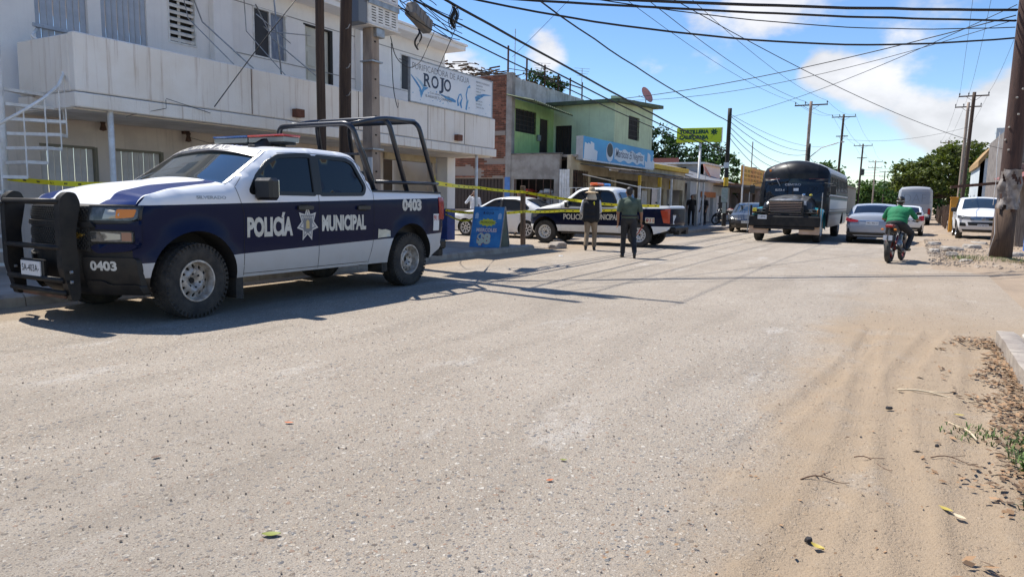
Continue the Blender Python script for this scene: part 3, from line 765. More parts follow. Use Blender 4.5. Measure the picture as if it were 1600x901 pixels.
wall('green_wall', (-14.62, YF + .25, 3.19), (0, 1, 0), 3.9, 2.3, .2, [(.1, 1.95, 1.0, 1.95), (2.3, 3.15, .01, 1.75)], m_green, GH)
gw = MB().bb((-14.74, 25.86, 4.19), (-14.70, 27.69, 5.13)).build('window', m_dark, GH)
for k in range(6):
    MB().bb((-14.66, 25.9 + k * .35, 4.19), (-14.64, 25.93 + k * .35, 5.13)).build('window_bar', m_brown, gw)
for k in range(5):
    MB().bb((-14.638, 25.86, 4.3 + k * .19), (-14.625, 27.69, 4.325 + k * .19)).build('window_bar', m_brown, gw)
MB().bb((-14.75, 28.05, 3.2), (-14.68, 28.9, 4.94)).build('door', m_brown, GH)
MB().bb((-14.6, 27.75, 3.95), (-14.5, 27.98, 4.2), bev=.01).build('meter_box', m_steel, GH)
wall('pale_green_wall', (-14.62, 29.4, 3.19), (1, 0, 0), 2.95, 2.45, .2, [(.1, .92, .01, 1.55)], m_pgreen, GH)
dr = MB().bb((-14.52, 29.47, 3.2), (-13.7, 29.5, 4.74)).build('door', m_brown, GH)
for k in range(7): MB().bb((-14.5 + k * .118, 29.44, 3.2), (-14.48 + k * .118, 29.468, 4.74)).build('door_bar', m_black, dr)
wall('street_wall', (-11.668, 29.402, 3.19), (0, 1, 0), 5.1, 2.75, .2, [(1.75, 3.2, 1.05, 2.1)], m_pgreen, GH)
gw = MB().bb((-11.8, 31.15, 4.24), (-11.76, 32.6, 5.29)).build('window', m_dark, GH)
for k in range(8): MB().bb((-11.69, 31.2 + k * .19, 4.24), (-11.675, 31.22 + k * .19, 5.29)).build('window_bar', m_brown, gw)
for k in range(4): MB().bb((-11.672, 31.15, 4.4 + k * .24), (-11.66, 32.6, 4.42 + k * .24)).build('window_bar', m_brown, gw)
# roofs: slab over the front block and the crooked canopy over the terrace
MB().add([(-14.9, 29.0, 5.58), (-11.3, 29.0, 5.62), (-11.3, 35.0, 6.0), (-14.9, 35.0, 5.95), (-14.9, 29.0, 5.74), (-11.3, 29.0, 5.76), (-11.3, 35.0, 6.16), (-14.9, 35.0, 6.1)],
         [(0, 3, 2, 1), (4, 5, 6, 7), (0, 1, 5, 4), (1, 2, 6, 5), (2, 3, 7, 6), (3, 0, 4, 7)]).build('roof_slab', m_olive, GH)
mb = MB(); cor = []
for k in range(41):
    y = 25.3 + 3.75 * k / 40; dzz = .022 if k % 2 else -.022
    cor.append((y, dzz))
for k in range(40):
    (y0, a), (y1, b) = cor[k], cor[k + 1]; s0 = -.05 * (y0 - 25.3); s1 = -.05 * (y1 - 25.3)
    mb.add([(-14.75, y0, 5.62 + a + s0 * .3), (-13.5, y0, 5.33 + a + s0), (-13.5, y1, 5.33 + b + s1), (-14.75, y1, 5.62 + b + s1 * .3),
            (-14.75, y0, 5.59 + a + s0 * .3), (-13.5, y0, 5.30 + a + s0), (-13.5, y1, 5.30 + b + s1), (-14.75, y1, 5.59 + b + s1 * .3)], [(0, 1, 2, 3), (7, 6, 5, 4), (1, 5, 6, 2), (0, 3, 7, 4)])
mb.build('terrace_canopy', m_olive, GH)
m_stainw = mat('stained_white_parapet', (.58, .56, .52), .9, col2=(.42, .40, .36), vscale=2, streak=(.06, .055, .05), streak_amt=.85)
MB().bb((-15.0, 25.55, 5.35), (-14.84, 33.2, 6.42), bev=.01).build('roof_parapet', m_stainw, GH)
for yy, h in ((24.0 + 1.7, 1.15), (27.3, .95), (29.0, .95), (30.4, .8), (31.7, .8), (33.1, .8)):
    MB().tube([(-14.92, yy, 6.3), (-14.92, yy, 6.45 + h)], .04, 6).build('roof_post', m_rust, GH)
MB().tube([(-14.92, 29.0, 6.9), (-14.92, 33.1, 6.95)], .03, 6).tube([(-14.92, 25.7, 6.7), (-14.92, 29.0, 7.0)], .015, 6).build('roof_rail', m_rust, GH)
for yy, h, x in ((27.1, 2.4, -15.4), (33.0, 1.7, -14.9), (30.0, 1.5, -15.6)):
    mb = MB().tube([(x, yy, 6.2), (x, yy, 6.2 + h)], .018, 5)
    if h < 2: 
        for q in range(4): mb.tube([(x - .3 + .05 * q, yy - .3, 6.2 + h - q * .12), (x + .3 - .05 * q, yy + .3, 6.2 + h - q * .12)], .008, 4)
    mb.build('tv_antenna', m_steel, GH)
# brush pile on the brick roof
mb = MB(); rnd = random.Random(11)
for k in range(420):
    x = rnd.uniform(-20.5, -15.1); y = rnd.uniform(25.7, 29.5); hh = .9 * (1 - abs((x + 18.6) / 3.6) ** 2) * rnd.random(); a = rnd.uniform(0, math.pi); l = rnd.uniform(.2, .7)
    mb.bar((x, y, 6.42 + hh), (x + l * math.cos(a), y + l * math.sin(a), 6.42 + hh + rnd.uniform(-.1, .12)), rnd.uniform(.02, .06))
o = mb.build('brush_pile', m_thatch); tag(o, 'brown heap of dry sticks on the brick roof of the green house', 'brush pile', kind='stuff')
# satellite dish
SD = empty('satellite_dish', (-12.0, 34.3, 6.1), 0, 'faded pink satellite dish on the green house roof corner', 'satellite dish')
pr = [(.02 + .33 * k / 6, .10 * (k / 6) ** 2) for k in range(7)]
o = MB().lathe(pr, 20, 'Z').lathe([(p[0], p[1] - .012) for p in pr[::-1]], 20, 'Z').build('reflector', mat('faded_pink', (.55, .24, .19), .6), SD, True)
o.rotation_euler = (R(62), 0, R(70)); o.location = (0, 0, .5); o.scale = (1, 1.25, 1)
MB().tube([(0, 0, 0), (0, 0, .45)], .025, 8).tube([(0, 0, .35), (-.3, -.25, .5)], .012, 6).build('mount', m_steel, SD)
# water tanks behind the bars, bars themselves
for nm, x, mtl, lb in (('water_tank', -14.0, m_red, 'red plastic tank behind the barred opening of the green house'), ('water_tank', -13.1, m_whitem, 'white tank right of the red one behind the barred opening')):
    T = empty(nm, (x, YF + .52, .8), 0, lb, 'tank')
    MB().box((0, 0, .55), (.82, .5, .85), None, 0, .1).build('tank_body', mtl, T, True); MB().box((0, 0, 1.0), (.3, .3, .08), None, 0, .03).build('tank_lid', mtl, T)
gb = empty('window_grille', (0, 0, 0)); gb.parent = GH
for k in range(6): MB().bb((-14.4 + k * .33, YF - .02, .82), (-14.375 + k * .33, YF - .0, 2.22)).build('grille_bar', m_rust, gb)
MB().bb((-14.43, YF - .04, 1.5), (-12.6, YF - .021, 1.53)).build('grille_bar', m_rust, gb)
# white ribbed panel and brown cage at the street corner
rp = empty('ribbed_panel', (0, 0, 0)); rp.parent = GH
for k in range(4):
    MB().box((-12.28 + k * .11, YF - .06, 1.4), (.1, .03, 2.4), None, 0, .01).build('panel_rib', m_whitem, rp)

# lower shop row along the street front of the green house
SR = empty('corner_shop', (0, 0, 0), 0, 'open-fronted corner shop with dark interior under the tin awning', 'building')
XS = -11.9
wall('shop_front', (XS, YF + .02, 0), (0, 1, 0), 9.3, 3.16, .15, [(.25, 1.6, .6, 2.6), (2.0, 4.7, .12, 2.45), (4.95, 8.9, .9, 2.4)], m_cream, SR)
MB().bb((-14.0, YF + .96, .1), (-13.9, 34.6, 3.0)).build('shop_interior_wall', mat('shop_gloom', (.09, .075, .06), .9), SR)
for k in range(9): MB().bb((XS + .01, YF + .3 + k * .17, .6), (XS + .03, YF + .325 + k * .17, 2.6)).build('cage_bar', m_rust, SR)
for k in range(6): MB().bb((XS + .031, YF + .27, .75 + k * .35), (XS + .045, YF + 1.62, .775 + k * .35)).build('cage_bar', m_rust, SR)
WG = empty('wire_gate', (-11.35, 25.05, .13), R(8), 'white wire grid gate standing beside the ribbed panel at the corner shop', 'gate')
for k in range(6): MB().bb((-.6 + k * .26, -.01, .45), (-.575 + k * .26, .01, 1.75)).build('gate_bar', m_whitem, WG)
for k in range(5): MB().bb((-.6, -.03, .45 + k * .32), (.725, -.011, .475 + k * .32)).build('gate_bar', m_whitem, WG)
# Negrito style soft-drink sign
NS = empty('shop_sign', (-11.55, 25.9, 3.0), 0, 'long blue and white sign above the tin awning of the corner shop', 'sign')
m_sb = mat('sign_blue', (.010, .25, .56), .4, col2=(.06, .42, .72), vscale=.35, amt=.8)
SL, SHh = 8.6, .92
MB().bb((-.3, 0, 0), (0, SL, SHh), bev=.006).build('sign_box', m_sb, NS)
MB().bb((-.3, -.012, 0), (.0, -.001, SHh)).build('sign_end', m_grey, NS)
MB().bb((-.002, 0, -.03), (.02, SL, .035)).build('sign_edge', m_whitem, NS)
mb = MB()
vs = [(.006, 2.8 + .42 * math.cos(a), .46 + .40 * math.sin(a)) for a in [2 * math.pi * k / 24 for k in range(24)]]; mb.add(vs, [tuple(range(24))])
rnd = random.Random(5)
for y0 in (.05, 7.4):
    for k in range(5):
        y = y0 + k * .26 + rnd.uniform(-.05, .05); h = rnd.uniform(.3, .75); a = rnd.uniform(-.15, .15)
        mb.add([(.005 + k * .0006, y, .04), (.005 + k * .0006, y + .3, .04), (.005 + k * .0006, y + .34 + a, h), (.005 + k * .0006, y - .02 + a, h + .06)], [(0, 1, 2, 3)])
def wavy(off, grow):
    pts = []
    n = 40
    for k in range(n + 1):
        y = 3.32 + 3.9 * k / n; pts.append((y, .62 + .05 * math.sin(k * .62) + grow))
    for k in range(n, -1, -1):
        y = 3.32 + 3.9 * k / n; pts.append((y, .20 + .05 * math.sin(k * .55 + 1) - grow))
    return pts
wv = wavy(.006, .04); mb.add([(.007, y, z) for y, z in wv], [(i, len(wv) - 1 - i - 0, len(wv) - 2 - i, i + 1) for i in range(40)])
mb.build('white_print', mat('print_white', (.70, .73, .76), .4), NS)
mb = MB(); vs = [(.009, 2.8 + .34 * math.cos(a), .55 + .29 * math.sin(a)) for a in [2 * math.pi * k / 20 for k in range(20)]]; mb.add(vs, [tuple(range(20))]); mb.build('black_oval_print', m_black, NS)
mb = MB(); add_text(mb, 'Mariscos El Negrito', lambda u, v: (.0095, u + .28 * (v - .28), v), 3.45, 7.0, .20, .66, 0, .012); mb.build('lettering', mat('sign_letter_grey', (.10, .12, .17), .5), NS)
# awning
AW = empty('tin_awning', (0, 0, 0), 0, 'long low rusty tin awning on posts in front of the corner shop', 'awning')
for k in range(14):
    y = 26.4 + k * .93
    o = MB(); n = 7
    for q in range(n):
        a = y + .925 * q / n; b = y + .925 * (q + 1) / n; za = .018 * (q % 2) + .012 * (k % 3); zb = .018 * ((q + 1) % 2) + .012 * (k % 3)
        o.add([(-11.88, a, 2.86 + za), (-10.05, a, 2.62 + za), (-10.05, b, 2.62 + zb), (-11.88, b, 2.86 + zb), (-11.88, a, 2.84 + za), (-10.05, a, 2.60 + za), (-10.05, b, 2.60 + zb), (-11.88, b, 2.84 + zb)], [(0, 1, 2, 3), (7, 6, 5, 4), (1, 5, 6, 2), (0, 4, 5, 1)])
    o.build('tin_sheet', m_tin, AW)
MB().bar((-10.2, 26.4, 2.55), (-10.2, 39.4, 2.55), .07, .09).build('edge_beam', m_tin, AW)
MB().bar((-10.6, 26.4, 2.62), (-10.6, 39.4, 2.62), .05, .06).build('edge_beam', m_whitem, AW)
for yy, yel, w_ in ((28.8, 1, .11), (31.5, 1, .14), (33.3, 0, .09), (39.2, 0, .09), (35.8, 2, .14)):
    x = -10.2 if yel != 2 else -11.0
    p = MB().bb((x - w_ / 2, yy - w_ / 2, .1), (x + w_ / 2, yy + w_ / 2, 2.06 if yel else 2.5), bev=.008).build('awning_post', m_whitem, AW)
    if yel: MB().bb((x - w_ / 2 - .004, yy - w_ / 2 - .004, 2.061), (x + w_ / 2 + .004, yy + w_ / 2 + .004, 2.5), bev=.008).build('post_top', m_yellow, p)
for (a, b) in (((-11.8, 26.5, 2.45), (-10.2, 28.8, 2.0)), ((-10.2, 28.8, 2.0), (-10.2, 31.5, 1.98))):
    MB().bar(a, b, .04).build('awning_brace', m_whitem, AW)
for i, (y, xx, h, l) in enumerate(((28.2, -11.0, .95, 1.1), (30.2, -10.9, .9, 1.0), (32.4, -10.9, .95, 1.2), (34.3, -10.9, .9, 1.0))):
    T = empty('market_counter', (xx, y, .12), 0, 'brown wooden counter under the tin awning, ' + ('nearest the wire gate', 'left of the second yellow post', 'between the yellow post and the white post', 'farthest along the awning')[i], 'counter', 'counters under the tin awning')
    MB().box((0, 0, h / 2), (.5, l, h), None, 0, .01).build('counter_body', mat('brown_board', (.13, .075, .05), .8, col2=(.08, .045, .03), vscale=5), T); MB().box((0, 0, h + .02), (.56, l + .06, .035), None, 0, .008).build('counter_top', m_wood, T)
for i, (y, z) in enumerate(((30.9, 1.15), (32.0, 1.2), (33.9, 1.2))):
    MB().bb((XS + .01, y, z), (XS + .03, y + .8, z + .75), bev=.004).build('white_board', m_whitem, SR)

# yellow shop, grey shop, brown shop and the far row
YS = empty('yellow_shop', (0, 0, 0), 0, 'low cream shop with a yellow roof band beside the green house', 'building')
wall('shop_wall', (-11.9, 34.9, 0), (0, 1, 0), 6.6, 3.1, .2, [(.4, 2.6, .1, 2.1), (3.2, 6.2, .1, 2.1)], m_cream, YS)
MB().bb((-12.3, 34.9, 3.1), (-11.7, 41.5, 3.34), bev=.02).build('roof_band', m_yellow, YS)
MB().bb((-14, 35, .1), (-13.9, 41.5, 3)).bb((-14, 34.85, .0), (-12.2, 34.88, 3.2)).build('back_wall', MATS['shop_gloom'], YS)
MB().bb((-18, 36, 3.1), (-12.4, 45, 3.2)).build('flat_roof', m_conc, YS)
HB = empty('flat_roofed_house', (0, 0, 0), 0, 'white flat-roofed house with a dark red upper wall behind the yellow-banded shop', 'building')
wall('house_wall', (-19, 50, 0), (1, 0, 0), 5.9, 4.1, .2, [(1.2, 3.4, 3.2, 3.8), (4.0, 4.7, 3.1, 3.9)], m_grey, HB)
MB().bb((-18, 50.3, 3.0), (-14.2, 50.34, 4.0)).build('dark_pane', m_brown, HB)
MB().bb((-19.3, 49.6, 4.1), (-12.9, 55, 4.22)).build('roof_slab', m_whitem, HB); MB().bb((-17.6, 51, 4.22), (-15.2, 51.2, 4.62)).build('red_upper_wall', mat('dull_red_wall', (.16, .06, .05), .9), HB)
wall('side_wall', (-13.1, 50.0, 0), (0, 1, 0), 5, 4.1, .2, [(.5, 1.4, 2.9, 3.7)], m_white, HB)
GS = empty('grey_shop', (0, 0, 0), 0, 'grey rendered shop front with an orange lintel board beyond the yellow-banded shop', 'building')
wall('shop_wall', (-11.6, 41.6, 0), (0, 1, 0), 10.2, 2.75, .2, [(.6, 2.0, .1, 1.9), (2.6, 5.6, .1, 1.75), (6.5, 9.5, .1, 1.9)], m_grey, GS)
MB().bb((-11.58, 43.9, 1.76), (-11.52, 47.5, 2.1), bev=.006).build('lintel_board', mat('orange_board', (.42, .14, .04), .7, col2=(.3, .1, .03), vscale=4), GS)
MB().bb((-13.4, 41.7, .1), (-13.3, 51.7, 2.7)).build('back_wall', mat('pale_inside', (.42, .42, .42), .9), GS)
MB().add([(-11.3, 41.5, 2.76), (-11.3, 52, 2.76), (-15, 52, 3.9), (-15, 41.5, 3.9), (-11.3, 41.5, 2.82), (-11.3, 52, 2.82), (-15, 52, 3.96), (-15, 41.5, 3.96)], [(0, 1, 2, 3), (7, 6, 5, 4), (0, 4, 5, 1), (1, 5, 6, 2), (2, 6, 7, 3), (3, 7, 4, 0)]).build('roof_sheet', mat('dark_grey_sheet', (.13, .13, .14), .6, col2=(.2, .2, .2), vscale=2), GS)
SD2 = empty('satellite_dish', (-11.5, 44.5, 3.0), 0, 'salmon satellite dish lying on the grey shop roof', 'satellite dish')
o = MB().lathe(pr, 16, 'Z').lathe([(p[0], p[1] - .012) for p in pr[::-1]], 16, 'Z').build('reflector', MATS['faded_pink'], SD2, True); o.rotation_euler = (R(60), 0, R(110)); o.location = (0, 0, .35); o.scale = (1, 1.4, 1)
MB().tube([(0, 0, -.15), (0, 0, .3)], .02, 6).build('mount', m_steel, SD2)
BS = empty('brown_shop', (0, 0, 0), 0, 'dark brown open stall front with a flat awning below the orange sign', 'building')
wall('shop_wall', (-11.6, 52, 0), (0, 1, 0), 24, 2.9, .2, [(.5, 3.5, .1, 2.2), (5, 9, .1, 2.2), (11, 14, .1, 2.2), (16, 22, .1, 2.2)], mat('brown_wall', (.12, .085, .07), .9, col2=(.08, .06, .05), vscale=2), BS)
MB().bb((-13.6, 52, .1), (-13.5, 76, 2.9)).build('back_wall', MATS['shop_gloom'], BS)
MB().bb((-11.6, 47, 2.5), (-9.6, 62, 2.58)).build('awning_sheet', m_tin, BS)
for yy in (46.8, 54, 61.8): MB().tube([(-9.7, yy, .05), (-9.7, yy, 2.5 if yy > 47 else 3.9)], .05, 8).build('awning_post', m_whitem, BS)
OS = empty('shop_sign', (-9.75, 46.6, 2.62), 0, 'orange and yellow printed sign above the brown stall awning', 'sign')
m_or = mat('sign_orange', (.78, .27, .04), .5, col2=(.80, .48, .04), vscale=.7, amt=.9)
MB().bb((-.06, 0, 0), (0, 9.5, 1.2)).build('sign_panel', m_or, OS)
mb = MB(); rnd = random.Random(3)
for c in range(6):
    for r_ in range(3): add_text(mb, ('TACOS', 'TORTAS', 'CARNE ASADA', 'BURRITOS', 'MENUDO', 'ANTOJITOS')[(c + r_) % 6], lambda u, v: (.004, u, v), .8 + c * 1.05, 1.6 + c * 1.05, .25 + r_ * .28, .43 + r_ * .28)
mb.build('print', m_rust, OS)
mb = MB(); add_text(mb, 'RICOS', lambda u, v: (.004, u, v), 7.2, 9.2, .6, 1.0, 0, .03); mb.build('red_print', m_red, OS)
MB().bb((.0, 7.1, .08), (.004, 9.4, .5)).build('white_print', m_whitem, OS)
# far buildings down the street on the left
for (x0, x1, y0, y1, h, m, lb) in ((-12.5, -9.6, 84, 98, 3.6, m_cream, 'beige house far down the street behind the dark bus'), (-14, -10, 104, 118, 3.2, m_grey, 'grey house far down the left side of the street'), (-15, -10, 124, 150, 4.6, m_tin, 'dark tall shed far down the left side of the street')):
    H_ = empty('far_house', (0, 0, 0), 0, lb, 'building')
    wall('front_wall', (x1, y0, 0), (0, 1, 0), y1 - y0, h, .2, [(2, 4, 1, 2.2), (6, 8, .1, 2.2)], m, H_); wall('side_wall', (x0, y0 - .003, 0), (1, 0, 0), x1 - x0, h - .01, .2, [(.8, 1.9, 1, 2.1)], m, H_)
    MB().bb((x0 - .2, y0 - .3, h), (x1 + .3, y1 + .2, h + .15)).build('roof', m_conc, H_)
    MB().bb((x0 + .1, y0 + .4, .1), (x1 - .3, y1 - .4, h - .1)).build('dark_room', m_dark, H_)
CH = MB().bb((-.35, -.35, 0), (.35, .35, 1.6), bev=.02).bb((-.42, -.42, 1.6), (.42, .42, 1.75), bev=.02).tube([(0, 0, 1.75), (0, 0, 4)], .05, 6).build('chimney_stack', m_conc, BS); CH.location = (-13, 66, 2.9)

# TORTILLERIA CALIFORNIA sign on its own mast
TS = empty('tortilla_shop_sign', (-10.6, 39.6, 0), R(7), 'lime green sign reading TORTILLERIA CALIFORNIA high on a white mast', 'sign')
MB().tube([(0, 0, .05), (0, 0, 4.75)], .07, 10).build('mast', m_whitem, TS, True)
m_lime = mat('lime_vinyl', (.50, .64, .012), .5, col2=(.44, .57, .015), vscale=1)
MB().bb((-1.3, -.09, 4.72), (1.12, .09, 5.5), bev=.01).build('sign_box', m_lime, TS)
MB().bb((1.121, -.092, 4.71), (1.15, .092, 5.51)).build('sign_end', m_whitem, TS)
mb = MB(); fn = lambda u, v: (u, -.095, v)
add_text(mb, 'TORTILLERIA', fn, -1.15, .44, 5.17, 5.40, 0, .07); add_text(mb, 'CALIFORNIA', fn, -1.15, .44, 4.87, 5.10, 0, .07)
for k in range(7):
    a = R(k * 51 + 10); 
    mb.add([(.72 + .05 * math.cos(a + 1.2), -.095, 5.26 + .05 * math.sin(a + 1.2)), (.72 + .17 * math.cos(a + .25), -.095, 5.26 + .15 * math.sin(a + .25)), (.72 + .21 * math.cos(a), -.095, 5.26 + .18 * math.sin(a)), (.72 + .17 * math.cos(a - .25), -.095, 5.26 + .15 * math.sin(a - .25)), (.72 + .05 * math.cos(a - 1.2), -.095, 5.26 + .05 * math.sin(a - 1.2))], [(0, 4, 3, 2, 1)])
mb.bar((.7, -.096, 5.2), (.58, -.096, 4.9), .02, .002)
mb.build('lettering', mat('dark_green_print', (.01, .07, .03), .5), TS)

# ------------------------------------------------------------------ right side of the street
RB = empty('block_house', (0, 0, 0), 0, 'unfinished grey concrete block house behind the big brown utility pole on the right', 'building')
wall('block_backing', (4.05, 48, 0), (1, 0, 0), 9, 5.75, .3, [(2.5, 4.2, 3.2, 4.6)], m_mortar, RB)
m_blk = mat('concrete_block', (.20, .175, .155), .95, col2=(.13, .11, .10), vscale=2, island=.3, bump=.3)
bricks('blockwork', (4.05, 47.998, 0), (1, 0, 0), 9, 5.75, m_blk, RB, bl=.41, bh=.21, gap=.02, prot=.02, seed=5, skip=lambda u, z: 2.4 < u < 4.25 and 3.1 < z < 4.6)
wall('side_wall', (4.05, 58, 0), (0, -1, 0), 9.7, 5.7, .25, [], m_blk, RB)
for x, h in ((4.15, .9), (5.0, .5), (6.2, .7), (8, .8)): MB().tube([(x, 48.1, 5.6), (x, 48.1, 5.75 + h)], .02, 5).build('rebar', m_rust, RB)
mb = MB(); 
for k in range(3): mb.tube([(4.35, 48 - .2, 5.3), (4.35, 47.8, 6.6)], .03, 6).tube([(4.15, 47.8, 6.1 + .2 * k), (4.55, 47.8, 6.1 + .2 * k)], .02, 5)
mb.build('service_mast', m_rust, RB)
WH = empty('white_house', (0, 0, 0), 0, 'tall white and pale blue house with a brown roof edge right of the big tree', 'building')
wall('front_wall', (3.9, 62, 0), (1, 0, 0), 2.2, 5.0, .25, [(1.1, 1.6, 1.5, 2.8)], mat('pale_house_paint', (.55, .58, .58), .85, col2=(.46, .50, .51), vscale=1, streak=(.3, .3, .28), streak_amt=.4), WH)
MB().bb((4.62, 61.6, 0), (5.2, 62.6, 7.1), bev=.02).build('tall_pier', MATS['pale_house_paint'], WH)
wall('side_wall', (3.9, 72, 0), (0, -1, 0), 10, 5.0, .25, [(2, 3, 1.2, 2.4), (6, 7, 1.2, 2.4)], MATS['pale_house_paint'], WH)
MB().add([(3.75, 61.8, 4.4), (4.6, 61.8, 5.6), (4.6, 61.8, 6.0), (3.75, 61.8, 4.8), (3.75, 72, 4.4), (4.6, 72, 5.6), (4.6, 72, 6.0), (3.75, 72, 4.8)], [(0, 1, 2, 3), (4, 7, 6, 5), (0, 4, 5, 1), (1, 5, 6, 2), (2, 6, 7, 3), (3, 7, 4, 0)]).build('roof_edge', mat('ochre_board', (.33, .20, .08), .8), WH)
SH_ = empty('timber_shelter', (0, 0, 0), 0, 'open shelter of grey timber posts with a red tin roof edge right of the pickup', 'shelter')
m_gwood = mat('grey_timber', (.27, .225, .185), .9, col2=(.17, .135, .105), vscale=6, stretch=(6, 6, .5), bump=.5, bscale=20)
MB().bar((3.26, 30.5, 0), (3.2, 30.5, 2.95), .27, .3, bev=.02).build('post', m_gwood, SH_)
MB().bar((3.9, 30.9, 0), (3.9, 30.9, 2.9), .2, .2, bev=.02).build('post', m_gwood, SH_)
MB().bar((2.5, 27.6, 2.10), (5.4, 27.6, 3.35), .10, .18).build('roof_beam', mat('red_oxide', (.17, .05, .035), .8, col2=(.11, .04, .03), vscale=5), SH_)
mb = MB(); 
for k in range(12):
    x = 2.55 + k * .24; z = 2.22 + k * .1035; mb.add([(x, 27.4, z), (x + .23, 27.4, z + .1), (x + .23, 33, z + .35), (x, 33, z + .25), (x, 27.4, z + .03), (x + .23, 27.4, z + .13), (x + .23, 33, z + .38), (x, 33, z + .28)], [(0, 3, 2, 1), (4, 5, 6, 7), (0, 1, 5, 4), (0, 4, 7, 3), (1, 2, 6, 5)])
mb.build('tin_roof', mat('red_tin', (.25, .07, .05), .6, col2=(.15, .06, .04), vscale=3), SH_)
for k in range(8): MB().bar((3.75 + k * .27, 33.2, 0), (3.75 + k * .27, 33.2, 2.3), .26, .03).build('plank', m_gwood, SH_)
o = MB().bar((1.05, 29.9, 2.10), (2.6, 30.2, 2.27), .12, .10).build('crossbeam', m_rust, SH_)
MB().bar((2.62, 30.1, 0), (2.62, 30.1, 2.2), .07, .07).build('post', m_wood, SH_)
BD = empty('blue_drum', (3.35, 27.3, .02), 0, 'bright blue plastic drum at the right edge beside the timber shelter', 'drum')
MB().lathe([(0, 0), (.28, 0), (.30, .05), (.29, .3), (.305, .33), (.29, .36), (.29, .65), (.305, .68), (.29, .71), (.29, .95), (.26, 1.0), (0, 1.0)], 20).build('drum_body', mat('drum_blue', (.015, .16, .62), .4), BD, True); MB().lathe([(0, 1.0), (.05, 1.0), (.05, 1.05), (0, 1.05)], 10, 'Z', (.12, 0, 0)).build('cap', m_black, BD)
OP = empty('orange_hut', (1.85, 46, 0), 0, 'narrow orange painted gate pillar left of the white pickup', 'pillar')
MB().bb((-.18, -.18, 0), (.18, .18, 1.9), bev=.02).build('pillar_shaft', mat('orange_render', (.60, .28, .03), .85, col2=(.48, .22, .03), vscale=2), OP); MB().bb((-.21, -.21, 1.9), (.21, .21, 1.96), bev=.01).build('pillar_cap', MATS['orange_render'], OP)
FN = empty('post_fence', (0, 0, 0), 0, 'rough fence of grey timber posts along the right shoulder past the orange pillar', 'fence')
rnd = random.Random(2)
for k in range(14):
    y = 49 + k * 3.0; MB().bar((1.75 + .02 * k + rnd.uniform(-.05, .05), y, 0), (1.75 + .02 * k + rnd.uniform(-.08, .08), y, 1.3 + rnd.uniform(-.1, .4)), .12, .12).build('fence_post', m_wood, FN)
for z in (.5, 1.0): MB().tube([(1.78, 49, z), (2.0, 88, z)], .012, 4).build('fence_wire', m_cable, FN)
# concrete rubble slabs by the mound
rnd = random.Random(9)
def rock(name, loc, size, m, lb, cat, seed, grp=None):
    bm = bmesh.new(); bmesh.ops.create_icosphere(bm, subdivisions=3, radius=.5)
    for v in bm.verts:
        p = v.co * 2.2 + Vector((seed * 3.1, 0, 0)); v.co *= 1 + .35 * noise.noise(p) + .12 * noise.noise(p * 2.7)
        v.co.x = max(-.42, min(.42, v.co.x)); v.co.z = max(-.3, min(.36, v.co.z)); v.co.x *= size[0]; v.co.y *= size[1]; v.co.z *= size[2] * 1.3
    me = bpy.data.meshes.new(name); bm.to_mesh(me); bm.free(); me.materials.append(m)
    o = bpy.data.objects.new(name, me); COL.objects.link(o); o.location = loc; o.rotation_euler = (0, 0, seed); return tag(o, lb, cat, grp)
rock('concrete_lump', (-8.92, 18.35, .07), (.85, .45, .24), m_kerb, 'broken lump of kerb concrete on the road before the white and blue pickup', 'rubble', 1.55)
for k, (x, y, sx, sy, sz) in enumerate(((1.0, 23.2, .6, .35, .16), (.6, 24.5, .8, .4, .16), (2.5, 24.0, .9, .5, .2), (3.0, 23.0, .7, .4, .22), (1.1, 26.0, 1.2, .7, .2), (1.7, 27.5, 1.1, .7, .24), (.7, 29.0, .9, .6, .2), (2.0, 29.6, 1.2, .6, .26), (2.6, 20.6, .5, .3, .14), (1.2, 20.7, .6, .25, .1))):
    rock('rubble_slab', (x, y, .05), (sx * .62, sy * .7, sz * 1.25), m_conc, 'grey broken concrete rubble on the dirt shoulder between the brown pole and the white pickup', 'rubble', k * 1.7, 'rubble on the dirt shoulder')
